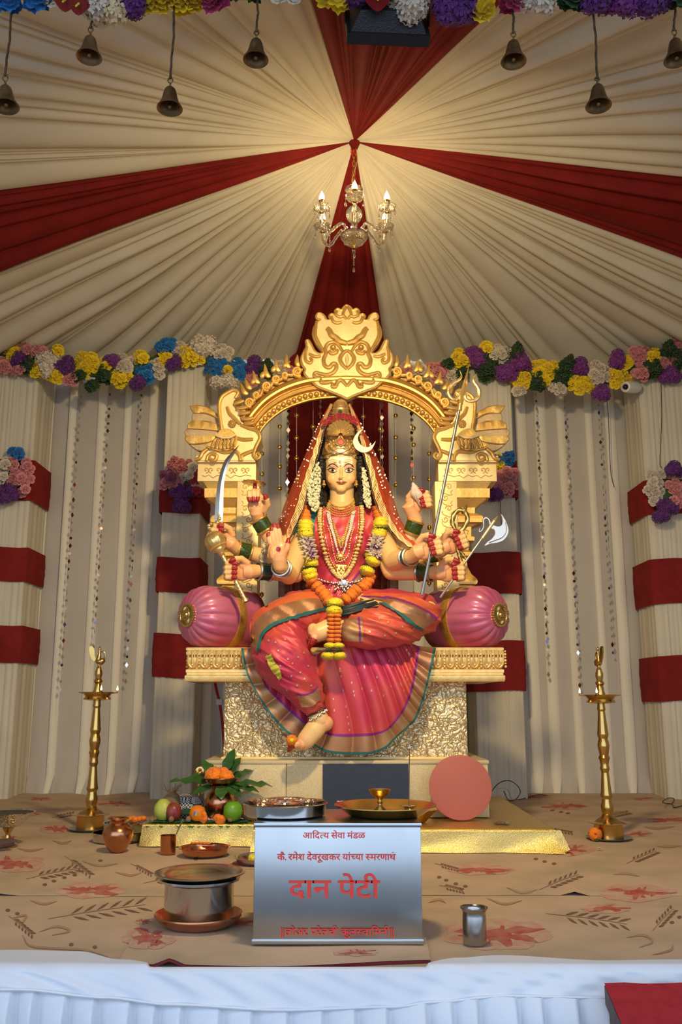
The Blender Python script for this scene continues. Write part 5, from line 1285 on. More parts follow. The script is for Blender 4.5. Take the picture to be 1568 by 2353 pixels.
def sprig(x, y, L, a, sc):
    sy = .35+.4*max(0, (y-1850)/350); pstroke('tan', [(x, y), (x+L*.5*math.cos(a), y+L*.5*math.sin(a)*sy-4*sy), (x+L*math.cos(a), y+L*math.sin(a)*sy)], [.6, 1.0, .5])
    for k in range(6):
        t = .25+.13*k
        for s in (-1, 1): pleaf(x+L*t*math.cos(a)+s*2, y+L*t*math.sin(a)*sy+s*5*sc*sy, a+s*.55, L*.17, sy)
for a in [(40, 1985, 78, 22), (130, 1906, 48, 12), (262, 1846, 48, 8), (205, 2047, 92, 20), (555, 1988, 70, 12), (60, 1868, 44, 9), (95, 1836, 30, 5), (1300, 1852, 62, 10), (1535, 1884, 56, 10), (1105, 1999, 92, 14), (1310, 1953, 66, 15), (1462, 2052, 105, 22), (1462, 1916, 46, 9), (1225, 1832, 40, 6), (340, 2156, 72, 30), (1140, 2148, 145, 40), (1395, 2088, 70, 13), (820, 2190, 60, 9), (560, 2120, 40, 10), (330, 2118, 26, 7), (1240, 1925, 26, 8), (700, 2060, 60, 10), (1480, 1835, 34, 5), (20, 1925, 24, 7)]: pflower(*a)
for a in [(150, 1968, 110, 1.0, 1), (110, 2112, 230, -.22, 1), (60, 2020, 130, -.35, 1), (1255, 2100, 190, .2, 1), (1240, 2045, 110, -.6, 1), (1440, 1985, 90, -.7, 1), (1010, 2035, 60, .4, 1), (1385, 1880, 70, -.5, .8), (1260, 1905, 60, .4, .8), (20, 2105, 90, .9, 1), (1500, 2140, 90, -1.0, 1), (120, 1880, 60, -.5, .7), (330, 2030, 120, -.3, 1), (1000, 1985, 60, .5, .8), (300, 1985, 70, .8, .8), (860, 2010, 60, -.4, .8)]: sprig(*a)
for x, y in [(103, 2033), (124, 2025), (148, 2017), (172, 2011), (164, 2171), (218, 2177), (18, 2092), (40, 2100), (1010, 2016), (1026, 2023), (1048, 2031), (1070, 2037), (1232, 1974), (1252, 1980), (1274, 1985), (1545, 2120), (1562, 2108), (1270, 1862), (1290, 1866), (1306, 1869), (450, 1975), (231, 1978)]:
    blob('brown', [(x+5.5*math.cos(k*.785), y+(2+2.4*max(0, (y-1850)/350))*math.sin(k*.785)) for k in range(8)])
for p in [[(52, 2150), (70, 2175), (130, 2180), (200, 2185), (262, 2205)], [(90, 2142), (130, 2130), (160, 2140), (120, 2150)], [(30, 2110), (60, 2105), (45, 2130)], [(190, 1980), (230, 1990), (270, 1985)], [(265, 2005), (300, 2012), (325, 2006)], [(120, 1932), (145, 1938), (165, 1932)], [(1165, 2040), (1200, 2052), (1235, 2045)], [(1120, 2065), (1160, 2078), (1200, 2070)], [(1410, 2010), (1440, 2008), (1470, 2014)], [(1440, 2155), (1480, 2150), (1500, 2165), (1470, 2178)], [(1500, 2195), (1540, 2185), (1548, 2172)], [(1510, 1945), (1540, 1946), (1566, 1944)], [(985, 2075), (1010, 2068), (1025, 2076)], [(1380, 1862), (1410, 1868), (1440, 1864)], [(40, 1950), (70, 1955), (100, 1950)], [(1480, 1900), (1510, 1904), (1550, 1900)], [(70, 2070), (100, 2078), (130, 2072)], [(150, 1855), (175, 1859), (200, 1856)]]:
    pstroke('tan', p, [.5, 2.6, 2.6, .6])
for (k, r), m in prints.items():
    if m.v: m.obj('printed_motif', PR[k], rc if r else fc, None, kind='stuff')
# white satin skirting along the stage edge
SATIN = mat('white_satin', (.72, .76, .84), .38, sheen=.2, var=(.66, .70, .79), vscale=3, bump=.03, bscale=200)
sk_ = thing('stage_skirting', 'pleated white satin skirting hung along the stage edge', 'skirting', (0, SF, -.4))
NX = 420; xs_ = [-1.75+3.5*i/NX for i in range(NX+1)]
def interp(x, pts):
    for (a, va), (b_, vb) in zip(pts, pts[1:]):
        if x <= b_: t = (x-a)/(b_-a); t = t*t*(3-2*t); return va+(vb-va)*t
    return pts[-1][1]
def pxx(x): return 784+x*2050/2.36
def ytop(x): return G(784, interp(pxx(x), [(-800, 2200), (0, 2188), (150, 2191), (270, 2210), (420, 2228), (800, 2236), (930, 2226), (1060, 2206), (1160, 2200), (1400, 2212), (1568, 2210), (2400, 2215)]), .012).y
def zseam(x): return P(784, interp(pxx(x), [(-800, 2290), (60, 2272), (250, 2290), (400, 2306), (650, 2319), (900, 2312), (1000, 2300), (1150, 2287), (1400, 2291), (2400, 2300)]), SF-.03).z
rows = []
for j in range(22):
    row = []
    for x in xs_:
        t = j/21; wr = .004*math.sin(x*34+t*9*math.sin(x*2.1))*t+.003*math.sin(x*55-t*14)*t*(1-t)*2
        if j <= 5: s = j/5; p = Vector((x, lerp(max(ytop(x), SF+.004), SF, s), .018 if ytop(x) > SF+.01 else .010))
        else: s = (j-5)/16; p = Vector((x, SF-.012-.022*s-wr, lerp(.008, zseam(x), s)))
        row.append(p)
    rows.append(row)
M().grid(rows).obj('top_band', SATIN, sk_, 180)
M().tube([Vector((x, SF-.037, zseam(x))) for x in xs_[::3]], .004, 6).obj('gathered_seam', SATIN, sk_)
rows = []; off = []; r_ = random.Random(3); i = 0
while i <= NX+2:
    w = r_.randint(7, 12)
    for q in range(w): off.append((q/w)**.6 if q < w-1 else 0)
    i += w
for j in range(14):
    t = j/13; rows.append([Vector((x+.006*math.sin(t*4+x*30)*t, SF-.026-.046*off[i]*(.25+.75*min(1, t*6))-.01*math.sin(x*3+t), lerp(zseam(x), -.79, t**1.3))) for i, x in enumerate(xs_)])
M().grid(rows).obj('pleats', SATIN, sk_, 180)
# red carpeted step at the lower right
rp = thing('carpeted_ramp', 'red carpeted wooden step board against the skirting at the lower right', 'step', (1.15, 2.2, -.8))
xa = P(1387, 2245, 2.48).x
def rpt(x, t, dz=0): return Vector((x+.02*t, 2.475-.62*t, -.004-.30*t+dz))
M().grid([[rpt(lerp(xa, 1.7, i/20), j/14, .004*math.sin(i*2+j)*.4) for i in range(21)] for j in range(15)]+[[rpt(lerp(xa, 1.7, i/20), 1, -.03) for i in range(21)]]).obj('red_carpet', mat('red_felt', (.40, .03, .035), .95, var=(.34, .025, .03), vscale=30, bump=.2, bscale=300, spec=.1), rp, 180)
GW = mat('grey_wood', (.16, .12, .11), .8, var=(.09, .07, .065), vscale=20, vstretch=(1, 1, .2))
for x in (xa+.012, 1.66): M().add([rpt(x-.012, 0, -.006), rpt(x+.012, 0, -.006), rpt(x+.012, 1, -.006), rpt(x-.012, 1, -.006), rpt(x-.012, 0, -.05), rpt(x+.012, 0, -.05), rpt(x+.012, 1, -.05), rpt(x-.012, 1, -.05)], [(0, 1, 2, 3), (4, 7, 6, 5), (0, 4, 5, 1), (3, 2, 6, 7), (0, 3, 7, 4), (1, 5, 6, 2)]).obj('stringer', GW, rp, None)
for x in (xa+.016, 1.66): M().bbox((x-.014, 2.405, -.80), (x+.014, 2.450, -.062)).obj('post', GW, rp)
# ================================================================ steel donation box with red lettering
BXY = G(778, 2172, .014).y; bxa, bxb = P(583, 2050, BXY).x, P(970, 2050, BXY).x; bzt = P(778, 1893, BXY).z; BZ0 = .016
BXS = mat('brushed_box_steel', (.50, .53, .56), .26, 1.0, var=(.44, .47, .50), vscale=5, vstretch=(1, 1, .3), bump=.02, bscale=30)
bx = thing('donation_box', 'brushed steel donation box with red Devanagari lettering on the front', 'box', ((bxa+bxb)/2, BXY+.17, BZ0))
M().bbox((bxa, BXY, BZ0), (bxb, BXY+.34, bzt), .004).obj('case', BXS, bx)
M().bbox((bxa-.003, BXY-.0025, BZ0), (bxb+.003, BXY+.34, BZ0+.014), .002).obj('foot_band', BXS, bx)
M().bbox((bxa-.003, BXY-.003, bzt-.010), (bxb+.003, BXY+.34, bzt+.003), .003).obj('lid', BXS, bx)
REDP = mat('red_lettering', (.80, .05, .035), .5)
def glyphs(body, size, bold=0.0):
    c = bpy.data.curves.new('t', 'FONT'); c.body = body; c.size = size; c.offset = bold; c.fill_mode = 'FRONT'; c.resolution_u = 3
    o = bpy.data.objects.new('t', c); COL.objects.link(o); dg = bpy.context.evaluated_depsgraph_get(); dg.update()
    me = bpy.data.meshes.new_from_object(o.evaluated_get(dg)); bpy.data.objects.remove(o)
    v = [tuple(x.co) for x in me.vertices]; f = [tuple(p.vertices) for p in me.polygons]; bpy.data.meshes.remove(me); return v, f
def half_form(v, f, cut):
    bm = bmesh.new(); vs = [bm.verts.new(p) for p in v]
    for q in f:
        try: bm.faces.new([vs[i] for i in q])
        except ValueError: pass
    bmesh.ops.bisect_plane(bm, geom=bm.verts[:]+bm.edges[:]+bm.faces[:], plane_co=(cut, 0, 0), plane_no=(1, 0, 0), clear_outer=True)
    bm.verts.index_update(); v = [tuple(x.co) for x in bm.verts]; f = [tuple(x.index for x in q.verts) for q in bm.faces]; bm.free(); return v, f
def word(segs_, size, bold):
    V, F_, x = [], [], 0.0
    for s in segs_:
        if s == ' ': x += size*.22; continue
        if s == '\u2009': x += size*.10; continue
        if s == 'REPH':
            m = M(); m.tube([(x-size*(.26+.10*math.cos(a*.35)), size*(.74+.10*math.sin(a*.35)), 0) for a in range(0, 9)], size*.022, 5, flat=.2, up=(0, 0, 1)); o = len(V); V += m.v; F_ += [tuple(i+o for i in q) for q in m.f]; continue
        hf = s.startswith('~'); v, f = glyphs(s.lstrip('~'), size, bold)
        if not v: continue
        x0 = min(p[0] for p in v); x1 = max(p[0] for p in v); 
        if hf: v, f = half_form(v, f, x1-size*.20); x1 -= size*.20
        o = len(V); nn = getattr(word, 'k', 0); word.k = 1-nn; V += [(p[0]-x0+x, p[1], .004*nn) for p in v]; F_ += [tuple(i+o for i in q) for q in f]; x += x1-x0-size*.012
    return V, F_, x
def lettering(segs_, px0_, px1_, ybase, hs, bold, name, par, Yf, mt, zoff=.0035):
    v, f, w = word(segs_, 1.0, bold); W = P(px1_, ybase, Yf).x-P(px0_, ybase, Yf).x; k = W/w; c = P(px0_, ybase, Yf)
    M().add([(c.x+p[0]*k, Yf-zoff-p[2]*.1, c.z+p[1]*k*hs) for p in v], f).obj(name, mt, par, None, kind='stuff')
lettering(['आ', 'िद', '~त', 'य', ' ', 'सेवा', ' ', 'मंडळ'], 696, 840, 1926, .92, .012, 'lettering', bx, BXY, REDP)
lettering(['कै', '.', ' ', 'रमेश', ' ', 'देवरूखकर', ' ', 'यां', '~च', 'या', ' ', '~स', 'मरणा', 'थ', 'REPH'], 637, 910, 1976, .92, .012, 'lettering', bx, BXY, REDP)
lettering(['दान', ' ', 'पेटी'], 663, 874, 2062, .80, .012, 'lettering', bx, BXY, REDP)
lettering(['|', '\u2009', '|', '\u2009', 'लोअर', ' ', 'परेलची', ' ', 'कुल', '~स', 'वा', 'िम', 'नी', '\u2009', '|', '\u2009', '|'], 645, 906, 2149, .92, .012, 'lettering', bx, BXY, REDP)
# ================================================================ vessels
def vessel(name, label, cat, prof, mt, loc, n=40, part='bowl', mod=None, group=None, sm=40):
    t = thing(name, label, cat, loc, group); M().lathe(prof, n, loc, None, mod).obj(part, mt, t, sm); return t
def scale_prof(p, k): return [(r*k, z*k) for r, z in p]
def dish(r, h, lip=.012, t=.003, flat=.72):      # open dish of rim radius r and height h
    return [(0, 0), (r*flat, 0), (r*(flat+.12), h*.25), (r-lip, h*.9), (r, h), (r, h-.003), (r-lip, h*.9-t), (r*(flat+.11), h*.25+t+.001), (r*flat, t), (0, t)]
fz = .013
# plates on the donation box
pz = bzt+.004
p0 = Vector((P(655, 1870, BXY+.165).x, BXY+.165, pz))
sp = vessel('steel_tray', 'round steel tray of foil bowls on the donation box', 'tray', [(0, 0), (.118, 0), (.128, .006), (.131, .036), (.135, .038), (.131, .040), (.126, .010), (.116, .003), (0, .003)], STEEL, p0)
FOILC = mat('copper_foil', (.80, .48, .34), .25, 1.0, bump=.6, bscale=60, var=(.70, .60, .50), vscale=20)
for i, (dx, dy) in enumerate(((-.058, .02), (.062, .015), (.0, -.055), (.0, .065))):
    c = p0+Vector((dx, dy, .004)); t = thing('foil_bowl', ('crimped copper foil bowl at the left of the steel tray', 'crimped copper foil bowl at the right of the steel tray', 'crimped copper foil bowl at the front of the steel tray', 'crimped copper foil bowl at the back of the steel tray')[i], 'bowl', c, 'foil bowls on the steel tray')
    M().lathe([(0, .001), (.034, .001), (.046, .018), (.055, .036), (.062, .040), (.054, .034), (.043, .016), (.032, .004), (0, .004)], 48, c, None, lambda a, r, z: 1+(.035*math.sin(a*20) if r > .036 else 0)).obj('foil', FOILC, t, 30)
p1 = Vector((P(886, 1870, BXY+.17).x, BXY+.17, pz))
bp_ = vessel('brass_platter', 'wide ribbed brass platter on the donation box', 'platter', [(0, 0), (.105, 0), (.118, .004), (.148, .026), (.160, .030), (.160, .033), (.147, .030), (.116, .007), (.104, .003), (0, .003)], BRASS, p1, 72, 'platter', lambda a, r, z: 1+(.006*math.sin(a*36) if .115 < r < .155 else 0))
gp = p1+Vector((-.018, -.03, .0035))
gb = vessel('brass_goblet_lamp', 'small brass goblet lamp standing on the brass platter', 'lamp', [(0, 0), (.030, 0), (.032, .006), (.020, .018), (.010, .026), (.007, .034), (.010, .040), (.007, .046), (.016, .054), (.028, .062), (.032, .074), (.035, .077), (.030, .076), (.024, .064), (.010, .058), (0, .057)], BRASS, gp)
ih = p1+Vector((.072, -.03, .0035))
iht = vessel('incense_holder', 'little silver flower incense holder on the brass platter', 'holder', [(0, 0), (.011, 0), (.012, .014), (.016, .022), (.024, .028), (.014, .025), (.005, .022), (.004, .026), (0, .026)], STEEL, ih, 24, mod=lambda a, r, z: 1+(.2*math.sin(a*7) if z > .024 else 0))
st_ = M().tube([ih+Vector((0, 0, .02)), ih+Vector((.006, .02, .20))], [.0016, .0018], 6).obj('incense_stick', mat('incense_brown', (.16, .09, .06), .9)); tag(st_, 'thin smoking incense stick leaning in the silver holder', 'incense')
M().tube([ih+Vector((.006, .02, .199)), ih+Vector((.0065, .022, .212))], [.002, .0015], 6).obj('ash_tip', mat('ash', (.6, .6, .62), .9), st_)
# big brass bowl on the riser behind the platter
q = G(955, 1888, RZ+.002); vessel('brass_bowl', 'wide brass bowl on the riser behind the donation box', 'bowl', dish(.115, .062, .01, .003, .45), BRASS, (q.x, q.y, RZ+.002))
q = G(562, 1875, RZ); co_ = vessel('coconut', 'brown coconut half hidden behind the steel tray', 'coconut', [(0, 0), (.03, .004), (.045, .025), (.048, .05), (.036, .078), (.012, .092), (0, .094)], mat('coconut_husk', (.14, .075, .04), .95, bump=1, bscale=90), (P(573, 1850, 4.68).x, 4.68, RZ+.001), 24, 'husk')
for i, (x, y, Y, r, mt, lb, nm, ct) in enumerate(((612, 1846, 4.72, .055, mat('white_cloth_cap', (.62, .58, .52), .8), 'white rounded cloth dome standing against the glitter block', 'cloth_dome', 'dome'), (692, 1850, 4.70, .05, mat('cream_cloth_cap', (.66, .52, .32), .8), 'cream rounded cloth dome behind the foil bowls', 'cloth_dome', 'dome'))):
    c = P(x, y, Y); vessel(nm, lb, ct, [(r, 0), (r*1.02, .02), (r*.95, .045), (r*.7, .07), (r*.3, .083), (0, .086)], mt, (c.x, Y, RZ), 28, 'dome')
# steel pot in a copper plate, covered with a dish
pp = G(456, 2128, fz); 
vessel('copper_plate', 'wide copper plate under the steel pot at the front', 'plate', [(0, 0), (.085, 0), (.112, .010), (.132, .028), (.138, .036), (.136, .040), (.128, .031), (.108, .013), (.084, .004), (0, .004)], COPPER, pp, 48, 'plate')
pz2 = pp+Vector((0, 0, .006))
vessel('steel_pot', 'shiny straight-sided stainless steel pot standing in the copper plate', 'pot', [(0, 0), (.094, 0), (.105, .006), (.108, .018), (.108, .118), (.110, .124), (.116, .128), (.128, .132), (.128, .138), (.114, .136), (.104, .124), (.103, .018), (0, .006)], STEEL, pz2, 56, 'pot', sm=30)
vessel('steel_dish', 'ribbed steel dish covering the mouth of the steel pot', 'dish', [(0, -.006), (.096, -.004), (.108, .004), (.136, .022), (.142, .021), (.143, .024), (.136, .026), (.106, .008), (.094, .0), (0, -.002)], mat('worn_steel', (.50, .47, .42), .22, 1.0), pz2+Vector((0, 0, .130)), 64, 'dish', lambda a, r, z: 1+(.008*abs(math.sin(a*14)) if r > .1 else 0), sm=60)
tp = G(1092, 2170, .006)
vessel('steel_tumbler', 'small stainless steel tumbler standing alone at the front right', 'tumbler', [(0, 0), (.030, 0), (.034, .004), (.0345, .010), (.0345, .078), (.033, .086), (.034, .092), (.041, .100), (.041, .102), (.036, .099), (.032, .090), (.032, .010), (0, .006)], mat('tumbler_steel', (.42, .41, .40), .2, 1.0), tp, 40, 'cup')
# copper vessels on the left
q = G(386, 1962, fz); vessel('copper_tumbler', 'straight copper tumbler with a spoon in it', 'tumbler', [(0, 0), (.033, 0), (.035, .003), (.036, .078), (.038, .082), (.034, .080), (.033, .006), (0, .004)], COPPER, q, 32, 'cup')
spn = M().tube([q+Vector((.02, .004, .05)), q+Vector((.042, .012, .105)), q+Vector((.062, .02, .15))], [.003, .003, .005], 6).obj('spoon', STEEL); tag(spn, 'thin metal spoon handle leaning out of the copper tumbler', 'spoon')
q = G(471, 1966, fz); vessel('copper_dish', 'round copper dish with marigold petals near the gold riser', 'dish', dish(.118, .038, .012), COPPER, q, 48, 'dish')
for k in range(5):
    o = inst('petal', flower('pom', 'orange'), thing('marigold_petals', 'loose orange marigold petals at the back of the copper dish', 'petals', q+Vector((-.05, .08, .03))) if k == 0 else PT, TRS(q+Vector((-.07+.018*k, .092+.004*math.sin(k), .040)), None, (.011, .008, .006)))
    PT = o.parent
q = G(592, 1984, fz); vessel('steel_saucer', 'shallow steel saucer half hidden by the donation box', 'saucer', dish(.105, .03, .01), mat('worn_steel', '#fff'), q, 44, 'dish')
yf = thing('yellow_flower', 'yellow flower lying in the steel saucer by the donation box', 'flower', q+Vector((0, 0, .02))); put('pom', 'yellow', yf, q+Vector((-.018, -.02, .024)), .02, (0, -.5, 1), rg, 'petals')
q = G(269, 1958, fz)
pot = [(0, 0), (.030, 0), (.042, .012), (.062, .045), (.071, .075), (.070, .092), (.058, .112), (.042, .124), (.036, .130), (.038, .140), (.050, .150), (.050, .153), (.044, .152), (.034, .142), (.031, .130), (0, .12)]
vessel('copper_pot', 'round-bellied copper water pot on the floor at the left', 'pot', pot, COPPER, q, 44, 'pot')
for i, (x, y, r, z, lb) in enumerate(((272, 1945, .125, 0, 'lower steel tray stacked behind the copper water pot'), (280, 1930, .115, .042, 'upper steel tray with foil stacked behind the copper water pot'))):
    c = G(x, 1932, fz); vessel('steel_tray', lb, 'tray', [(0, 0), (r*.93, 0), (r, .004), (r+.003, .042), (r+.006, .044), (r, .044), (r-.004, .006), (0, .005)], STEEL, (c.x+.02*i, c.y+.02*i, fz+z), 44, 'tray')
c = G(272, 1932, fz)+Vector((.02, .02, .042))
fo = M(); 
for j in range(9):
    pass
rows = [[Vector((c.x-.02+.13*i/14, c.y-.09+.15*j/10, c.z+.046+.012*noise.noise(Vector((i*.7, j*.8, 2))))) for i in range(15)] for j in range(11)]
FOIL = mat('silver_foil', (.75, .75, .76), .18, 1.0, bump=.8, bscale=70)
tag(M().grid(rows).obj('foil_sheet', FOIL, None, 20), 'crumpled silver foil lying on the stacked steel trays', 'foil')
mm_ = thing('marigold_heap', 'few orange and yellow flowers on the foil over the steel trays', 'flowers', c+Vector((.05, -.02, .05)))
for k in range(6): put('pom', 'orange' if k else 'yellow', mm_, c+Vector((.02+.016*k, -.06+.02*(k % 3), .064)), .016, (0, 0, 1), rg)
# foil brazier at the left edge
q = G(16, 1945, fz)
vb_ = vessel('brass_stand', 'brass pedestal stand with flared foot at the left edge', 'stand', [(0, 0), (.050, 0), (.052, .006), (.034, .016), (.018, .032), (.011, .055), (.014, .066), (.022, .075), (.030, .095), (.040, .11), (0, .11)], BRASS, q, 30, 'stand')
fb = thing('foil_bowl', 'wide foil-lined bowl of black ash on the brass stand', 'bowl', q+Vector((0, 0, .1)))
M().lathe([(.02, .085), (.05, .095), (.085, .125), (.115, .155), (.125, .160), (.110, .150), (.08, .135), (0, .13)], 50, q, None, lambda a, r, z: 1+.03*math.sin(a*13)+.02*math.sin(a*29)).obj('foil', FOIL, fb, 15)
M().lathe([(0, .139), (.07, .141), (.112, .155), (.118, .156)], 30, q, None, lambda a, r, z: 1+.02*math.sin(a*7)).obj('ash', BLACKM, fb)
q2 = G(0, 1955, fz); wlog = M().tube([q2+Vector((-.09, -.03, .022)), q2+Vector((.0, .0, .03)), q2+Vector((.05, .03, .035))], [.022, .023, .02], 10).obj('wood_log', mat('bark', (.10, .055, .04), .9, bump=.8, bscale=40)); tag(wlog, 'short brown wood log lying by the brass stand', 'log')
# ================================================================ standing oil lamps
lampP = [(31, 1911), (31, 1909), (30, 1884), (31, 1882), (42, 1880), (42, 1879), (29, 1877), (22, 1872), (14, 1867), (11, 1862), (13, 1852), (13.5, 1846), (11, 1838), (10, 1831), (12.5, 1826), (13, 1822), (11.5, 1817)]
for k in range(9): lampP += [(11.3-.38*k, 1814-4.4*k), (10.9-.38*k, 1812-4.4*k)]
lampP += [(8, 1773), (10, 1768), (10, 1764), (8.5, 1760), (10, 1750), (12.5, 1744), (9.5, 1738), (10.5, 1733), (12.5, 1722), (13, 1717), (11, 1708), (9.5, 1703), (12, 1696), (12.3, 1692)]
for k in range(10): lampP += [(11.6-.4*k, 1689-4.6*k), (11.2-.4*k, 1687-4.6*k)]
lampP += [(7.6, 1643), (9.3, 1640), (8.5, 1635), (8, 1628), (20, 1627), (32, 1625), (30, 1622), (27, 1618), (33, 1611), (37, 1608), (35, 1608.5), (26, 1614), (10, 1612), (10.5, 1606), (8.5, 1600), (8, 1592), (6.5, 1589), (10, 1584), (9.5, 1581), (6.5, 1577), (8.5, 1568), (8.7, 1562), (6, 1555), (6.3, 1553), (3, 1548), (3.2, 1544), (0, 1543)]
def oil_lamp(loc, k, rot, label, nfl):
    t = thing('oil_lamp', label, 'lamp', loc, 'standing brass oil lamps'); Q = lambda a, b_, c_: Vector(loc)+Matrix.Rotation(rot, 3, 'Z') @ Vector((a*k, b_*k, c_*k)); z = lambda y: (1911-y)
    M().lathe([(r*k, z(y)*k) for r, y in lampP], 40, loc).obj('stem_and_dish', BRASS, t, 30)
    for i in range(5):
        a = rot+i*2*math.pi/5; d = Vector((math.cos(a), math.sin(a), 0)); s = Vector((-math.sin(a), math.cos(a), 0)); c = Vector(loc)+d*34*k+Vector((0, 0, z(1609)*k))
        M().add([c-s*7*k, c+s*7*k, c+d*13*k+s*1.5*k+Vector((0, 0, k)), c+d*13*k-s*1.5*k+Vector((0, 0, k)), c-s*6*k-Vector((0, 0, 3*k)), c+s*6*k-Vector((0, 0, 3*k)), c+d*13*k-Vector((0, 0, k))], [(0, 1, 2, 3), (0, 3, 6, 4), (1, 5, 6, 2), (4, 6, 5)]).obj('wick_spout', BRASS, t, None)
        if i in nfl:
            w = c+d*11*k+Vector((0, 0, 1.5*k)); M().tube([w, w+Vector((0, 0, 3*k))], 1.2*k, 6).obj('wick', BLACKM, t)
            M().lathe([(0, 0), (1.5, 1.5), (2.1, 4), (1.6, 7), (.7, 10), (0, 12.5)] and [(r*k, h*k) for r, h in [(0, 0), (1.5, 1.5), (2.1, 4), (1.6, 7), (.7, 10), (0, 12.5)]], 10, w+Vector((0, 0, 2*k))).obj('flame', mat('flame', (1, .62, .22), emit=14), t)
    # peacock finial
    M().tube([Q(-9, 0, z(1537)), Q(-4, 0, z(1537)), Q(4, 0, z(1538)), Q(9, 0, z(1534)), Q(11, 0, z(1530))], [3*k, 7*k, 8.5*k, 6.5*k, 2*k], 14).obj('bird_body', BRASS, t)
    M().tube(spline([Q(-2, 0, z(1537)), Q(-1, 0, z(1524)), Q(0, 0, z(1514)), Q(-.5, 0, z(1507)), Q(-1, 0, z(1502))], 14), [6.5*k]*2+[5*k]*2+[3.2*k]*3+[2.8*k]*2+[3.3*k]*2+[2.5*k, 1.5*k, .5*k], 12).obj('bird_neck', BRASS, t)
    M().tube(spline([Q(3, 0, z(1515)), Q(10, 0, z(1516)), Q(13, 0, z(1524)), Q(11, 0, z(1531))], 12), 1.7*k, 8).obj('bird_loop', BRASS, t)
    lf = closed_spline([(-12, 1537, 0), (-19, 1530, 0), (-23, 1518, 0), (-25, 1508, 0), (-22, 1502, 0), (-16, 1504, 0), (-12, 1512, 0), (-11, 1524, 0), (-8, 1532, 0)], 3)
    m = M(); n = len(lf); vs = [Q(p.x, 1.8, z(p.y)) for p in lf]+[Q(p.x, -1.8, z(p.y)) for p in lf]
    m.add(vs, [tuple(range(n)), tuple(reversed(range(n, 2*n)))]+[(i, n+i, n+(i+1) % n, (i+1) % n) for i in range(n)]); m.obj('bird_tail', BRASS, t, 30)
    return t
for (x, y, rot, lb, nfl, lb2) in ((207, 1904, .12, 'tall brass oil lamp with two flames at the left, peacock finial side on', (0, 4), 'dark steel saucer under the left brass oil lamp'), (1400, 1925, 1.75, 'tall brass oil lamp at the right, peacock finial facing the viewer', (1, 2), 'dark steel saucer under the right brass oil lamp')):
    q = G(x, y, fz+.006); k = MP(q.y, 1750)*(1.0 if x < 700 else 1.045); oil_lamp((q.x, q.y, fz+.006), k, rot, lb, nfl)
    vessel('lamp_saucer', lb2, 'saucer', [(0, 0), (40*k, 0), (47*k, 3*k), (49*k, 5*k), (46*k, 4.5*k), (39*k, 1.8*k), (0, 1.8*k)], mat('dark_steel', (.30, .29, .28), .3, 1.0), (q.x, q.y, fz), 40, 'saucer')
    if x > 700:
        c = Vector((q.x-36*k, q.y-.06, fz+.03)); om = thing('orange_marigold', 'orange marigold lying against the foot of the right oil lamp', 'flower', c); put('pom', 'orange', om, c, .031, (-.2, -1, .3), rg, 'petals')
        M().ball(c+Vector((0, -.02, -.024)), (.012, .01, .007), 8, 5).obj('calyx', LEAF, om)
# ================================================================ offerings on the left riser
LZ = RZ+.001
GCL = mat('green_cloth', (.015, .11, .05), .6, var=(.01, .08, .035), vscale=20)
def mango_leaf(L, w, mt, base, d, up, par, bend=.3, name='leaf'):
    d = Vector(d).normalized(); R3 = frame(d, up); rows = []
    for i in range(9):
        t = i/8; ww = w*math.sin(math.pi*(t*.9+.06))**.8*(1-.15*t); c = Vector((0, -bend*L*t*t, L*t)); rows.append([Vector(base)+R3 @ (c+Vector((s*ww, .12*ww*(1-abs(s))*-1+.04*L*math.sin(i*2.1+s), 0))) for s in (-1, -.5, 0, .5, 1)])
    return M().grid(rows).obj(name, mt, par, 180)
gl = thing('green_cloth', 'small dark green cloth spread under the fruit on the left riser', 'cloth', P(450, 1890, 4.62))
x0_, x1_ = P(350, 1890, 4.6).x, P(570, 1890, 4.6).x
M().grid([[Vector((lerp(x0_, x1_, i/20), lerp(4.575, 4.9, j/8), LZ+.003+.002*math.sin(i+j))) for i in range(21)] for j in range(9)]).obj('cloth', GCL, gl, 180)
M().grid([[P(lerp(418, 472, i/10), 1868-18*j/6+3*math.sin(i*.9+j), 4.70+.02*j) for i in range(11)] for j in range(7)]).obj('folded_end', GCL, gl, 180)
bl_ = thing('betel_leaves', 'row of flat green betel leaves along the front of the left riser', 'leaves', P(450, 1892, 4.58))
for i, x in enumerate((352, 372, 392, 410, 432, 448, 470, 486, 508, 528, 548, 562)):
    mango_leaf(.075, .026, mat('betel_leaf', (.09, .20, .02), .45, var=(.05, .14, .02), vscale=20), P(x, 1889, 4.60)+Vector((0, .02, .002)), (rg.uniform(-.6, .6), -1, -.10), (0, 0, 1), bl_, .15)
GUA = mat('guava_skin', (.38, .46, .06), .4, var=(.48, .52, .10), vscale=9, bump=.05)
q = P(375, 1865, 4.64); vessel('guava', 'pale green guava at the left end of the fruit row', 'guava', [(0, 0), (.022, .002), (.041, .022), (.047, .046), (.043, .068), (.030, .088), (.018, .098), (.010, .100), (.004, .096), (0, .095)], GUA, (q.x, 4.64, LZ+.006), 36, 'flesh', lambda a, r, z: 1+.022*math.sin(a*5))
q = P(398, 1868, 4.63); vessel('pomegranate', 'dark red round fruit beside the guava', 'fruit', [(0, 0), (.02, .001), (.037, .018), (.0415, .040), (.037, .064), (.022, .080), (.008, .085), (.006, .081), (0, .080)], mat('red_fruit_skin', (.20, .025, .03), .35, var=(.26, .06, .04), vscale=30), (q.x+.002, 4.625, LZ+.006), 32, 'flesh')
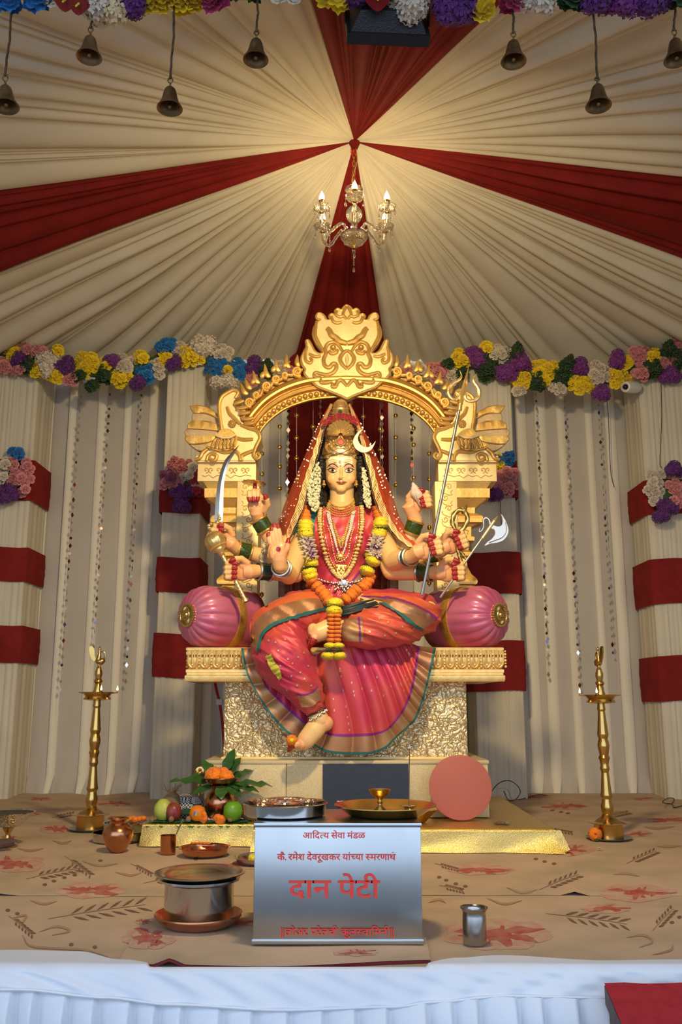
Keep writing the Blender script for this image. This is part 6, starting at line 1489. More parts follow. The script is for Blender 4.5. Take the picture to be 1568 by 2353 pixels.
q = P(454, 1870, 4.60); og = vessel('orange', 'bright orange fruit with a blue sticker in front of the green cloth', 'orange', [(0, 0), (.018, .001), (.034, .014), (.041, .036), (.036, .060), (.018, .073), (0, .074)], mat('orange_skin', (.78, .22, .01), .4, bump=.15, bscale=220), (q.x, 4.60, LZ+.006), 32, 'flesh')
M().ball(Vector((q.x-.004, 4.5605, LZ+.046)), (.009, .003, .011), 12, 8).obj('sticker', mat('blue_sticker', (.03, .05, .35), .4, var=(.7, .7, .72), vscale=90), og)
q = P(535, 1864, 4.60); lm_ = vessel('green_citrus', 'large bright green citrus fruit at the right end of the riser', 'fruit', [(0, 0), (.02, .001), (.040, .018), (.048, .045), (.043, .072), (.026, .090), (.012, .093), (.006, .090), (0, .088)], mat('lime_skin', (.10, .28, .01), .35, var=(.16, .34, .02), vscale=10, bump=.1, bscale=160), (q.x, 4.60, LZ+.006), 36, 'flesh', lambda a, r, z: 1+.03*math.sin(a*3+z*20))
for x, y, lb in ((349, 1881, 'betel nut lying in front of the guava'), (394, 1880, 'betel nut lying in front of the dark red fruit'), (433, 1883, 'betel nut lying left of the orange'), (529, 1884, 'betel nut lying in front of the green citrus')):
    c = P(x, y, 4.572); tag(M().lathe([(0, 0), (.009, .001), (.0135, .009), (.012, .019), (.005, .026), (0, .027)], 14, (c.x, 4.572, LZ+.007)).obj('betel_nut', mat('betel_brown', (.30, .18, .11), .7, var=(.2, .1, .06), vscale=60)), lb, 'nut', 'betel nuts on the riser')
for i, (x, y, lb) in enumerate(((470, 1878, 'broken orange marigold beside the orange'), (503, 1880, 'broken orange marigold left of the green citrus'))):
    t = thing('marigold_piece', lb, 'flower', P(x, y+10, 4.585), 'broken marigolds on the riser')
    for k in range(4): put('pom', 'orange', t, P(x+rg.uniform(-7, 7), y+rg.uniform(-6, 6), 4.585), .019, (rg.uniform(-.5, .5), -1, .3), rg, 'petals')
wb_ = M().grid([[P(lerp(478, 560, i/14), 1884-12*j/5+3*math.sin(i*1.3), 4.64+.02*j) for i in range(15)] for j in range(6)]).obj('white_cloth', mat('white_rag', (.7, .62, .55), .8, var=(.5, .2, .3), vscale=14)); tag(wb_, 'small white and pink cloth under the copper pot', 'cloth')
cbk = thing('checked_bundle', 'black and white woven bundle behind the red fruit', 'basket', P(432, 1850, 4.85))
chk = mat('black_white_weave', (.65, .62, .58), .8); nt = chk.node_tree; ck = nt.nodes.new('ShaderNodeTexChecker'); ck.inputs['Scale'].default_value = 120; ck.inputs[1].default_value = (.62, .58, .54, 1); ck.inputs[2].default_value = (.02, .02, .025, 1)
tc_ = nt.nodes.new('ShaderNodeTexCoord'); nt.links.new(tc_.outputs['Object'], ck.inputs[0]); nt.links.new(ck.outputs[0], bsdf(chk).inputs['Base Color'])
q = P(430, 1850, 4.85); M().lathe([(0, 0), (.085, 0), (.095, .03), (.09, .075), (.07, .10), (.03, .11), (0, .112)], 30, (q.x, 4.85, RZ)).obj('bundle', chk, cbk)
q = P(394, 1850, 4.78); ct_ = vessel('husked_coconut', 'fibrous brown coconut behind the dark red fruit', 'coconut', [(0, 0), (.03, .004), (.05, .03), (.052, .07), (.038, .11), (.015, .135), (0, .14)], mat('coir', (.24, .15, .08), .95, bump=1, bscale=120), (q.x, 4.78, RZ), 24, 'husk')
m = M()
for k in range(26): a = rg.uniform(0, 6.28); p = Vector((q.x, 4.78, RZ+.13)); m.tube([p+Vector((.02*math.cos(a), .02*math.sin(a), 0)), p+Vector((.05*math.cos(a), .05*math.sin(a), rg.uniform(.0, .05)))], [.0015, .0008], 4)
m.obj('fibres', mat('coir', '#fff'), ct_, kind='stuff')
# kalash: copper pot, plate, mango leaves and marigolds
q = P(505, 1880, 4.72); kl = Vector((q.x, 4.72, RZ+.002))
ks = vessel('ritual_pot', 'copper ritual pot with narrow neck on the left riser', 'pot', [(0, 0), (.048, 0), (.052, .008), (.072, .040), (.082, .075), (.080, .098), (.066, .122), (.048, .134), (.042, .142), (.044, .150), (.062, .162), (.066, .165), (.060, .166), (.040, .152), (0, .15)], COPPER, kl, 44, 'pot')
vessel('copper_bowl', 'shallow copper bowl resting on the ritual pot', 'bowl', [(0, 0), (.05, 0), (.072, .010), (.086, .026), (.096, .032), (.094, .035), (.082, .030), (.068, .015), (0, .008)], COPPER, kl+Vector((0, 0, .168)), 44, 'bowl')
km = thing('kalash_marigolds', 'orange marigolds heaped in the copper bowl on the ritual pot', 'flowers', kl+Vector((0, 0, .2)))
for dx, dy, dz, r in ((-.030, -.03, .214, .044), (.035, -.035, .208, .034), (.0, .02, .215, .036), (.02, -.02, .235, .02)): put('pom', 'orange', km, kl+Vector((dx, dy, dz)), r, (dx*6, -.7, .8), rg, 'marigold')
kf = thing('mango_leaves', 'dark green mango leaves fanned out under the copper bowl', 'leaves', kl+Vector((0, 0, .165)))
MLEAF = mat('mango_leaf', (.025, .085, .02), .35, var=(.04, .12, .025), vscale=14)
for dx, dy, dz, L in ((-1, -.2, .22, .26), (-.9, .3, .35, .16), (-.7, -.5, -.15, .13), (.5, -.4, -.2, .13), (.9, -.3, .0, .2), (1, -.1, .12, .27), (.8, .3, .45, .17), (.3, .2, 1, .17), (-.6, .2, .75, .14), (.5, .3, .8, .15), (.1, -.6, -.35, .11)):
    d = Vector((dx, dy, dz)).normalized(); mango_leaf(L*.78, .034, MLEAF, kl+Vector((0, 0, .165))+Vector((d.x*.05, d.y*.05, max(0, d.z)*.06)), d, (0, -.4, 1), kf, .18)
q = P(457, 1850, 4.86); t = vessel('brass_figure_lamp', 'slim brass lamp post with a little figure on top behind the fruit', 'lamp', [(0, 0), (.030, 0), (.028, .01), (.012, .03), (.009, .05), (.013, .06), (.008, .07), (.008, .14), (.012, .15), (.008, .16), (.012, .175), (0, .176)], BRASS, (q.x, 4.86, RZ), 20, 'stem')
c = Vector((q.x, 4.86, RZ+.176)); m = M(); m.ball(c+Vector((0, 0, .016)), (.018, .010, .016), 8, 6); m.ball(c+Vector((0, 0, .036)), (.011, .009, .014), 8, 6); m.ball(c+Vector((0, -.002, .055)), .009, 8, 6)
for s in (-1, 1): m.tube([c+Vector((s*.010, 0, .04)), c+Vector((s*.024, -.002, .034)), c+Vector((s*.026, -.002, .052))], .004, 6)
m.lathe([(.024, -.001), (.026, 0), (.022, .001)], 16, c+Vector((0, .008, .045)), frame((0, -1, 0))); m.obj('figure', BRASS, t)
# ================================================================ boards and odds by the block
bd = thing('black_board', 'black board leaning against the glitter block with a worn white line of writing', 'board', P(840, 1862, 4.77))
bc = [P(742, 1756, 4.782), P(939, 1755, 4.782), P(942, 1880, 4.752), P(742, 1880, 4.752)]
M().add(bc+[p+Vector((0, .008, 0)) for p in bc], [(0, 1, 2, 3), (4, 7, 6, 5), (0, 4, 5, 1), (1, 5, 6, 2), (2, 6, 7, 3), (3, 7, 4, 0)]).obj('panel', mat('black_gloss_card', (.010, .013, .020), .35, bump=.1, bscale=30), bd, None)
lettering(['अ', '~ष', 'टमा', ' ', 'आ', 'ई'], 772, 860, 1852, .9, .012, 'lettering', bd, 4.752, mat('white_lettering', (.7, .7, .7), .6), .004)
rd = thing('round_disc', 'plain terracotta red round disc leaning against the glitter block at the right', 'disc', P(1058, 1880, 4.66))
c = P(1058, 1810, 4.70); rr = 72*MP(4.7, 1810)
dm = frame(Vector((0, -1, .16)))
M().lathe([(0, .004), (rr*.97, .004), (rr, .002), (rr, -.003), (rr*.97, -.005), (0, -.005)], 72, (c.x, 4.69, RZ+.002+rr*.99), dm).obj('face', mat('terracotta_card', (.44, .115, .085), .6), rd, 30)
q = G(1147, 1893, RZ); t = thing('foil_sachet', 'small foil sachet lying on the right corner of the wide riser', 'sachet', q)
rows = [[Vector((q.x-.035+.07*i/8+.03*(j/6), q.y-.02+.07*j/6-.05*i/8*.3, RZ+.004+.010*math.sin(math.pi*i/8)*math.sin(math.pi*j/6)+.001*(i % 2))) for i in range(9)] for j in range(7)]
M().grid(rows).obj('sachet', FOIL, t, 30)
q = G(1378, 1953, fz); wp = inst('petal', flower('rose', 'white'), thing('white_petal', 'tiny white petal on the carpet in front of the right lamp', 'petal', q), TRS(q+Vector((0, 0, .006)), None, (.016, .010, .010)))
def cable(pts, r, label, cm=BLACKM):
    o = M().tube(spline(pts, len(pts)*8), r, 6).obj('cable', cm); tag(o, label, 'cable', 'loose cables at the back of the stage'); return o
cable([G(1120, 1838, .02), P(1135, 1812, 5.9), P(1152, 1797, 5.9), P(1172, 1794, 5.92), P(1190, 1806, 5.95), P(1196, 1822, 5.97), G(1184, 1838, .03), G(1170, 1840, .02)], .0028, 'black cable looping beside the right of the riser')
cable([P(1158, 1818, 5.95), G(1172, 1840, .02), G(1205, 1835, .02), G(1240, 1826, .03), G(1275, 1832, .02)], .003, 'black cable trailing along the carpet below the right curtain')
cable([P(1134, 1826, 5.85), P(1148, 1812, 5.88), P(1166, 1814, 5.9), G(1176, 1836, .02)], .002, 'thin white wire loop beside the right of the riser', mat('white_wire', (.6, .58, .5), .6))
cable([G(1568, 1852, .02), G(1550, 1855, .02), G(1545, 1848, .03), G(1530, 1846, .03), G(1524, 1842, .05), G(1536, 1834, .05), G(1550, 1836, .04), G(1546, 1846, .02)], .0035, 'black cable coil on the carpet at the right edge')
o = M().tube(spline([P(494, 1566, 5.2), P(499, 1590, 5.2), P(506, 1620, 5.2), P(513, 1680, 5.2), P(516, 1742, 5.25)], 20), .009, 6, flat=.4).obj('red_strap', BAND); tag(o, 'narrow red strap hanging behind the pedestal under the left of the seat', 'strap')
o = M().bbox(tuple(P(497, 1606, 5.19)), tuple(P(513, 1620, 5.22)), .003).obj('cable_connector', mat('grey_plastic', (.35, .35, .36), .5)); tag(o, 'small grey connector on the red strap behind the pedestal', 'connector')
# ================================================================ garlands, bouquets, hanging strands
rg = random.Random(33)
GY = 6.55
def clump_into(t, cl, Y, rpx, dirz=.15, jy=.05):
    for cx, cy, rx, ry, colr, n, kind in cl:
        for k in range(n):
            a = k*2.4+rg.uniform(-.4, .4); s = math.sqrt((k+.35)/n); x, y = cx+rx*s*math.cos(a), cy+ry*s*math.sin(a)
            R = rpx*(1.25 if kind == 'cluster' else 1.0)*rg.uniform(.88, 1.12)*MP(Y, cy)
            put(kind, colr, t, P(x, y, Y-jy*(1-s)+rg.uniform(-.02, .02)), R, (.5*(x-cx)/max(rx, 1)+rg.uniform(-.25, .25), -1, -.6*(y-cy)/max(ry, 1)*.6+dirz), rg)
bgl = thing('flower_garland', 'thick swagged garland of mixed artificial flowers along the top of the left curtain', 'garland', P(300, 850, GY), 'garlands along the curtain top')
bgr = thing('flower_garland', 'thick swagged garland of mixed artificial flowers along the top of the right curtain', 'garland', P(1250, 860, GY), 'garlands along the curtain top')
LC = [(2, 790, 14, 22, 'green', 4, 'ruffle'), (5, 838, 18, 18, 'pink', 6, 'rose'), (30, 808, 14, 22, 'yellow', 6, 'rose'), (42, 822, 8, 12, 'purple', 2, 'cluster'), (58, 802, 14, 14, 'pink', 5, 'rose'), (64, 838, 12, 14, 'green', 3, 'ruffle'), (42, 848, 10, 8, 'pink', 2, 'rose'), (85, 800, 20, 12, 'pink', 5, 'rose'), (85, 850, 14, 16, 'yellow', 5, 'rose'), (110, 835, 18, 22, 'white', 7, 'cluster'), (132, 808, 10, 10, 'yellow', 3, 'rose'), (128, 860, 18, 12, 'yellow', 5, 'rose'), (154, 845, 15, 20, 'purple', 5, 'cluster'), (162, 868, 10, 14, 'pink', 4, 'rose'), (195, 835, 30, 24, 'yellow', 12, 'rose'), (180, 860, 12, 8, 'green', 2, 'ruffle'), (238, 862, 12, 16, 'green', 4, 'ruffle'), (210, 884, 8, 6, 'green', 2, 'ruffle'), (243, 838, 8, 12, 'yellow', 3, 'rose'), (258, 828, 8, 8, 'violet', 2, 'cluster'), (285, 835, 26, 16, 'white', 8, 'rose'), (275, 868, 26, 12, 'yellow', 8, 'rose'), (325, 822, 12, 10, 'yellow', 3, 'rose'), (335, 858, 22, 20, 'blue', 9, 'rose'), (318, 878, 12, 8, 'purple', 3, 'cluster'), (362, 845, 16, 22, 'white', 6, 'rose'), (384, 795, 24, 16, 'blue', 7, 'rose'), (378, 822, 12, 14, 'yellow', 4, 'rose'), (412, 805, 14, 18, 'white', 6, 'rose'), (400, 834, 16, 8, 'purple', 3, 'cluster'), (438, 818, 28, 22, 'yellow', 10, 'rose'), (468, 796, 26, 16, 'white', 8, 'cluster'), (510, 810, 18, 16, 'white', 6, 'rose'), (500, 845, 24, 22, 'blue', 11, 'rose'), (522, 850, 6, 12, 'yellow', 2, 'rose'), (548, 850, 20, 24, 'blue', 9, 'rose'), (520, 876, 24, 8, 'white', 5, 'cluster'), (585, 845, 12, 14, 'purple', 3, 'cluster'), (578, 868, 12, 12, 'pink', 4, 'rose'), (612, 848, 16, 14, 'green', 5, 'ruffle'), (642, 848, 14, 14, 'white', 4, 'rose'), (662, 860, 14, 14, 'pink', 4, 'rose')]
RC = [(930, 850, 16, 12, 'pink', 4, 'rose'), (965, 848, 18, 12, 'white', 5, 'rose'), (1005, 855, 22, 22, 'pink', 9, 'rose'), (1028, 835, 10, 12, 'green', 2, 'ruffle'), (1036, 862, 12, 14, 'white', 4, 'rose'), (1062, 825, 20, 20, 'yellow', 8, 'rose'), (1060, 858, 12, 10, 'green', 3, 'ruffle'), (1092, 822, 16, 20, 'violet', 6, 'cluster'), (1118, 800, 10, 8, 'yellow', 3, 'rose'), (1148, 812, 24, 14, 'white', 8, 'rose'), (1120, 848, 22, 18, 'green', 8, 'ruffle'), (1188, 812, 16, 16, 'green', 5, 'ruffle'), (1165, 858, 22, 14, 'violet', 6, 'cluster'), (1198, 832, 16, 18, 'violet', 5, 'cluster'), (1198, 872, 18, 16, 'yellow', 7, 'rose'), (1196, 895, 10, 6, 'white', 2, 'rose'), (1232, 878, 14, 14, 'green', 4, 'ruffle'), (1255, 852, 30, 24, 'yellow', 13, 'rose'), (1290, 870, 12, 22, 'green', 6, 'ruffle'), (1286, 892, 16, 8, 'white', 5, 'rose'), (1305, 835, 14, 8, 'green', 3, 'ruffle'), (1330, 842, 14, 12, 'violet', 4, 'cluster'), (1338, 882, 26, 16, 'yellow', 10, 'rose'), (1375, 855, 24, 22, 'white', 9, 'rose'), (1382, 902, 18, 8, 'violet', 4, 'cluster'), (1422, 868, 22, 18, 'yellow', 9, 'rose'), (1420, 828, 12, 16, 'violet', 4, 'cluster'), (1442, 832, 10, 10, 'yellow', 3, 'rose'), (1470, 812, 18, 16, 'pink', 7, 'rose'), (1475, 855, 18, 14, 'pink', 6, 'rose'), (1505, 815, 12, 10, 'yellow', 4, 'rose'), (1502, 850, 14, 10, 'green', 3, 'ruffle'), (1530, 838, 20, 16, 'pink', 7, 'rose'), (1538, 862, 18, 8, 'violet', 4, 'cluster'), (1535, 805, 16, 14, 'green', 4, 'ruffle'), (1562, 790, 12, 24, 'pink', 6, 'rose'), (1560, 830, 12, 16, 'green', 3, 'ruffle')]
clump_into(bgl, LC, GY, 14.5); clump_into(bgr, RC, GY, 14.5)
for t, pts in ((bgl, [(-30, 800), (60, 830), (150, 845), (230, 855), (300, 850), (350, 835), (400, 812), (450, 815), (500, 838), (545, 852), (600, 855), (690, 860)]), (bgr, [(900, 855), (1000, 855), (1050, 838), (1110, 825), (1160, 835), (1200, 850), (1250, 862), (1300, 865), (1350, 872), (1400, 870), (1440, 850), (1490, 838), (1530, 832), (1600, 800)])):
    M().tube([P(x, y, GY+.05) for x, y in pts], .05, 8).obj('leafy_core', FC['green'], t)
for nm, lb, cl in (('flower_bouquet', 'bouquet of pink and white roses with a blue top on the left edge pillar', [(38, 1040, 14, 8, 'blue', 5, 'rose'), (28, 1068, 12, 10, 'pink', 3, 'rose'), (58, 1070, 14, 12, 'pink', 4, 'rose'), (8, 1068, 14, 16, 'white', 5, 'rose'), (5, 1095, 10, 10, 'white', 3, 'rose'), (45, 1098, 26, 18, 'pink', 10, 'rose'), (55, 1125, 12, 12, 'pink', 3, 'rose'), (22, 1128, 20, 14, 'purple', 5, 'cluster'), (10, 1145, 14, 8, 'purple', 3, 'cluster')]),
                   ('flower_bouquet', 'round bouquet of pink, white, red and purple flowers on the pillar left of the throne', [(415, 1072, 28, 14, 'pink', 8, 'ruffle'), (438, 1072, 12, 8, 'white', 2, 'rose'), (392, 1092, 18, 20, 'lilac', 7, 'ruffle'), (430, 1090, 18, 12, 'white', 4, 'rose'), (405, 1110, 20, 14, 'pink', 5, 'rose'), (452, 1098, 10, 20, 'red', 4, 'rose'), (448, 1125, 16, 16, 'red', 5, 'rose'), (447, 1120, 6, 6, 'white', 1, 'rose'), (418, 1135, 26, 18, 'purple', 8, 'cluster'), (415, 1160, 16, 10, 'purple', 4, 'cluster'), (378, 1108, 8, 12, 'pink', 3, 'rose')]),
                   ('flower_bouquet', 'bouquet of pink roses topped with blue on the pillar right of the throne', [(1160, 1055, 22, 12, 'blue', 6, 'ruffle'), (1148, 1065, 8, 18, 'yellow', 3, 'rose'), (1165, 1090, 26, 18, 'pink', 8, 'rose'), (1165, 1118, 26, 14, 'pink', 7, 'rose'), (1140, 1138, 14, 10, 'purple', 3, 'cluster')]),
                   ('flower_bouquet', 'bouquet of white and pink roses with purple on the right edge pillar', [(1550, 1080, 16, 10, 'purple', 4, 'cluster'), (1510, 1100, 22, 18, 'white', 8, 'rose'), (1505, 1132, 20, 22, 'white', 8, 'rose'), (1552, 1118, 18, 14, 'pink', 6, 'rose'), (1555, 1145, 14, 16, 'pink', 4, 'rose'), (1535, 1165, 20, 12, 'purple', 5, 'cluster'), (1522, 1185, 14, 8, 'purple', 3, 'cluster')])):
    cx = sum(c[0] for c in cl)/len(cl); t = thing(nm, lb, 'bouquet', P(cx, 1150, 6.55), 'bouquets on the cloth pillars'); clump_into(t, cl, 6.56, 12.5, .1, .06)
    cy = sum(c[1] for c in cl)/len(cl); M().ball(P(cx, cy, 6.60), (.09, .04, .10), 12, 8).obj('foam_core', FC['green'], t)
cable([P(1150, 1150, 6.6), P(1152, 1190, 6.6), P(1154, 1222, 6.6)], .003, 'brown stem hanging below the pink bouquet right of the throne', mat('stem_brown', (.16, .10, .04), .8))
# foreground garland over the stage front
FY = 2.45
fg = thing('flower_garland', 'close garland of large artificial flowers and leaves along the top edge', 'garland', P(784, 0, FY), 'garlands along the curtain top'); fg['group'] = 'foreground garland'
TC = [(15, 2, 24, 14, 'blue', 5, 'ruffle'), (80, -4, 20, 12, 'blue', 4, 'ruffle'), (235, 14, 36, 20, 'white', 7, 'cluster'), (260, 30, 18, 10, 'cream', 3, 'cluster'), (305, 8, 24, 20, 'purple', 6, 'cluster'), (345, -2, 30, 18, 'yellow', 6, 'ruffle'), (425, -2, 50, 14, 'yellow', 8, 'ruffle'), (498, -2, 22, 14, 'magenta', 3, 'ruffle'), (130, -12, 30, 10, 'white', 4, 'rose'), (560, -22, 40, 10, 'green', 5, 'ruffle'), (650, -22, 40, 12, 'white', 5, 'rose'), (765, -6, 30, 10, 'yellow', 4, 'ruffle'), (820, -12, 20, 10, 'purple', 3, 'cluster'), (945, 12, 36, 18, 'white', 8, 'cluster'), (1045, 16, 38, 24, 'purple', 9, 'cluster'), (1110, 18, 18, 14, 'yellow', 3, 'ruffle'), (1178, 2, 18, 12, 'magenta', 3, 'ruffle'), (1232, 2, 30, 16, 'white', 6, 'cluster'), (1310, -6, 30, 12, 'green', 5, 'ruffle'), (1370, 2, 26, 16, 'purple', 5, 'cluster'), (1430, 4, 30, 18, 'violet', 6, 'cluster'), (1500, -2, 36, 16, 'purple', 7, 'cluster'), (1560, -12, 20, 12, 'green', 3, 'ruffle')]
clump_into(fg, TC, FY, 24, .0, .05)
M().tube([P(x, -28, FY+.06) for x in range(-60, 1640, 60)], .035, 8).obj('leafy_core', FC['green'], fg)
ANTH = mat('anthurium_red', (.20, .015, .015), .25, coat=.4)
for x, y, s in ((152, 8, 1), (182, 18, .9), (868, 4, 1.1)):
    o = closed_spline([(0, 30, 0), (-20, 12, 0), (-30, -12, 0), (-20, -32, 0), (0, -26, 0), (20, -32, 0), (30, -12, 0), (20, 12, 0)], 3)
    c = P(x, y, FY-.06); k = MP(FY, 10)*s; rows = [[c+Vector((p.x*k*f, -.012*f*(1-f), -p.y*k*f+.01)) for p in o] for f in (.05, .5, 1)]
    a = M().grid(rows, cv=True).obj('anthurium_leaf', ANTH, fg, 180)
    M().tube([c+Vector((0, -.006, .01)), c+Vector((0, -.03, -.02))], [.004, .003], 6).obj('spadix', FC['yellow'], a)
# ---- temple bells on cords
BELL = mat('aged_bell_brass', (.34, .22, .10), .42, .8, var=(.20, .13, .06), vscale=30, bump=.15, bscale=90)
CORD = mat('twisted_cord', (.16, .07, .03), .8, var=(.03, .04, .02), vscale=26)
k = MP(2.42, 150)
def bell(px_, py_, ax_, ay_, rtop, rty, label):
    c = P(px_, py_, 2.42); top = P(ax_, ay_, 2.42); t = thing('temple_bell', label, 'bell', c, 'brass temple bells hung along the front')
    up = (top-c); up.y = 0; up.normalize(); R3 = frame(up); L = 52*k
    M().lathe([(.5*k, L), (8*k, L-.5*k), (12*k, L-5*k), (14.5*k, L-12*k), (17*k, L-24*k), (20*k, L-36*k), (25*k, L-46*k), (29*k, L-52*k), (29.5*k, L-54*k), (27*k, L-53*k), (22*k, L-46*k), (17*k, L-36*k), (14*k, L-24*k), (11*k, L-12*k), (0, L-8*k)], 36, c, R3).obj('bell', BELL, t, 60)
    M().tube([c+up*(L-10*k), c+up*(L-30*k), c+up*(8*k)], [1.6*k, 1.8*k, 1.6*k], 7).obj('clapper_rod', BELL, t); M().ball(c+up*(4*k), 5*k, 12, 8).obj('clapper', BELL, t)
    M().tube([c+up*(L+5*k)+R3 @ Vector((6*k*math.cos(a*.5236), 0, 6*k*math.sin(a*.5236))) for a in range(12)], 1.6*k, 7, closed=True).obj('crown_loop', BELL, t)
    q = c+up*(L+11*k); hk = top-q
    M().tube(spline([q, q+hk*.3+Vector((5*k, 0, 0)), q+hk*.7+Vector((5*k, 0, 0)), top, q+hk*.7-Vector((5*k, 0, 0)), q+hk*.3-Vector((5*k, 0, 0)), q], 22), 1.5*k, 7).obj('shackle', BELL, t)
    rt = P(rtop, rty, 2.45); mid = top.lerp(rt, .5)+Vector((.003, 0, 0))
    rope([top+Vector((0, 0, -.002)), top.lerp(rt, .25), mid, top.lerp(rt, .75), rt, rt+Vector((0, .02, .03))], 2.6*k, 'cord', t, CORD, 50)
    m = M(); m.ball(top, 4*k, 8, 6)
    for q_ in range(6): m.tube([top, top+Vector((rg.uniform(-8, 8)*k, rg.uniform(-4, 4)*k, rg.uniform(-8, 2)*k))], .7*k, 4)
    m.obj('knot', CORD, t)
for a in ((14, 244, 12, 172, 28, 14, 'brass bell on a long cord at the left edge'), (205, 130, 209, 62, 211, 34, 'brass bell on a short cord, second from the left'), (390, 248, 392, 178, 402, -4, 'brass bell on a long green cord, third from the left'), (588, 136, 590, 70, 592, -8, 'brass bell on a cord left of the black floodlight'), (1181, 140, 1180, 74, 1178, 12, 'brass bell on a short cord right of the floodlight'), (1376, 242, 1373, 178, 1363, 6, 'brass bell on a long cord at the right'), (1556, 136, 1549, 68, 1552, -8, 'brass bell cut by the right edge')): bell(*a)
# ---- floodlight over the stage front
fc_ = P(890, 52, 2.50); fdir = (Vector((0, 5.15, 1.35))-fc_).normalized(); FR = frame(fdir)
fl_t = thing('floodlight', 'black floodlight hanging from the foreground garland and aimed at the statue', 'floodlight', fc_)
def fbox(m, w0, h0, w1, h1, z0, z1):
    m.add([fc_+FR @ Vector((sx*w/2, sy*h/2, z)) for (w, h, z) in ((w0, h0, z0), (w1, h1, z1)) for sx, sy in ((-1, -1), (1, -1), (1, 1), (-1, 1))], [(3, 2, 1, 0), (4, 5, 6, 7), (0, 1, 5, 4), (1, 2, 6, 5), (2, 3, 7, 6), (3, 0, 4, 7)]); return m
HOUS = mat('black_cast_housing', (.014, .015, .018), .38, bump=.2, bscale=200)
fbox(M(), .265, .19, .265, .19, .0, .035).obj('front_frame', HOUS, fl_t, None); fbox(M(), .18, .11, .24, .165, -.055, .0).obj('back_housing', HOUS, fl_t, None)
fbox(M(), .225, .15, .225, .15, .0352, .037).obj('lens', mat('lamp_glass', (1, .74, .40), emit=6), fl_t, None)
m = M()
for s in (-1, 1): m.tube([fc_+FR @ Vector((s*.135, 0, .01)), fc_+FR @ Vector((s*.137, 0, -.02))+Vector((0, 0, .10)), fc_+FR @ Vector((0, 0, -.02))+Vector((0, 0, .12))], .006, 6)
m.obj('bracket', HOUS, fl_t); M().tube(spline([fc_+FR @ Vector((.05, -.01, -.05)), fc_+Vector((.06, -.10, .03)), fc_+Vector((.09, -.05, .12))], 10), .005, 6).obj('power_lead', BLACKM, fl_t)
M().lathe([(.012, 0), (.014, .012), (.008, .02)], 10, fc_+FR @ Vector((.05, -.01, -.05)), frame(-fdir)).obj('cable_gland', BLACKM, fl_t)
ld = bpy.data.lights.new('flood_light', 'AREA'); ld.shape = 'RECTANGLE'; ld.size = .22; ld.size_y = .145; ld.energy = FLOOD_W; ld.spread = math.radians(140); ld.color = (1, .75, .37)
lo = bpy.data.objects.new('flood_light', ld); COL.objects.link(lo); lo.location = fc_+fdir*.045; lo.rotation_euler = fdir.to_track_quat('-Z', 'Y').to_euler(); lo.parent = fl_t; lo.matrix_parent_inverse = Matrix.Translation(-fc_)
# ---- mirror strands
MIR = [mat('mirror_silver', (.72, .70, .66), .08, 1.0), mat('mirror_red', (.16, .02, .02), .2, .6), mat('mirror_olive', (.20, .17, .06), .2, .7), mat('mirror_blue', (.12, .14, .28), .2, .7), mat('mirror_pale', (.48, .43, .34), .3, .35)]
def dia_mesh(mt): return mesh_of(M().add([(0, -.15, 1), (.62, -.15, 0), (0, -.15, -1), (-.62, -.15, 0), (0, .15, 1), (.62, .15, 0), (0, .15, -1), (-.62, .15, 0)], [(0, 1, 2, 3), (7, 6, 5, 4), (0, 4, 5, 1), (1, 5, 6, 2), (2, 6, 7, 3), (3, 7, 4, 0)]), 'mirror_piece', mt, None)
def dsc_mesh(mt): return mesh_of(M().lathe([(.95, -.12), (1, 0), (.95, .12)], 14, (0, 0, 0), frame((0, -1, 0))), 'mirror_piece', mt, 30)
DM = [(dia_mesh(a), dsc_mesh(a)) for a in MIR]
THREAD = mat('thin_thread', (.55, .52, .46), .6)
def strand(x0, y0, x1, y1, Y, label, r_, step=17.5, group='mirror strands on the curtain', tail=0):
    a, b_ = P(x0, y0, Y), P(x1, y1, Y); t = thing('mirror_strand', label, 'strand', b_, group)
    M().tube([P(x0, y0-22, GY+.06) if Y > 6 else P(x0, y0-16, 5.44), a, a.lerp(b_, .5), b_, b_-Vector((0, 0, tail))], .0012, 5).obj('thread', THREAD, t)
    n = int((y1-y0)/step)
    for i in range(n+1):
        p = a.lerp(b_, i/n); c = r_.choices(range(5), (1.2, 1.3, 1.4, .6, 7))[0]; d = i % 2
        s = .0205 if d == 0 else .0115
        inst('mirror_piece', DM[c][d], t, TRS(p, Matrix.Rotation(r_.gauss(0, .75), 3, 'Z'), s))
r_ = random.Random(5)
for a in ((188, 878, 138, 1585, 'first strand of mirror pieces from the left, beside the edge pillar', .15), (254, 890, 214, 1505, 'second strand of mirror pieces from the left, above the left oil lamp', .05), (326, 892, 288, 1585, 'third strand of mirror pieces from the left', .15), (1232, 905, 1261, 1550, 'first mirror strand right of the throne', .02), (1297, 905, 1333, 1575, 'second mirror strand right of the throne', .08), (1375, 915, 1409, 1500, 'third mirror strand right of the throne, above the right oil lamp', .25)): strand(a[0], a[1], a[2], a[3], 6.93, a[4], r_, tail=a[5])
for a in ((664, 930, 659, 1200, 'mirror strand inside the arch along the left of the red drape'), (737, 920, 735, 1010, 'short mirror strand inside the arch left of the crown'), (808, 925, 808, 1000, 'short mirror strand inside the arch right of the crown'), (878, 930, 879, 1110, 'mirror strand inside the arch along the right of the red drape'), (946, 950, 948, 1160, 'mirror strand inside the arch near the conch')): strand(*a[:4], 5.56, a[4], r_, 15, 'mirror strands inside the arch')
GB = mesh_of(M().lathe([(.25, -1.5), (.3, -1.2), (.15, -1.1), (.5, -.9), (.95, -.55), (1.0, -.1), (.85, 0), (1.0, .1), (.95, .5), (.5, .85), (.3, .95), (.3, 1.15), (.1, 1.25)], 16), 'gold_bead', mat('polished_gold_bead', (.80, .52, .08), .15, 1.0), 40)
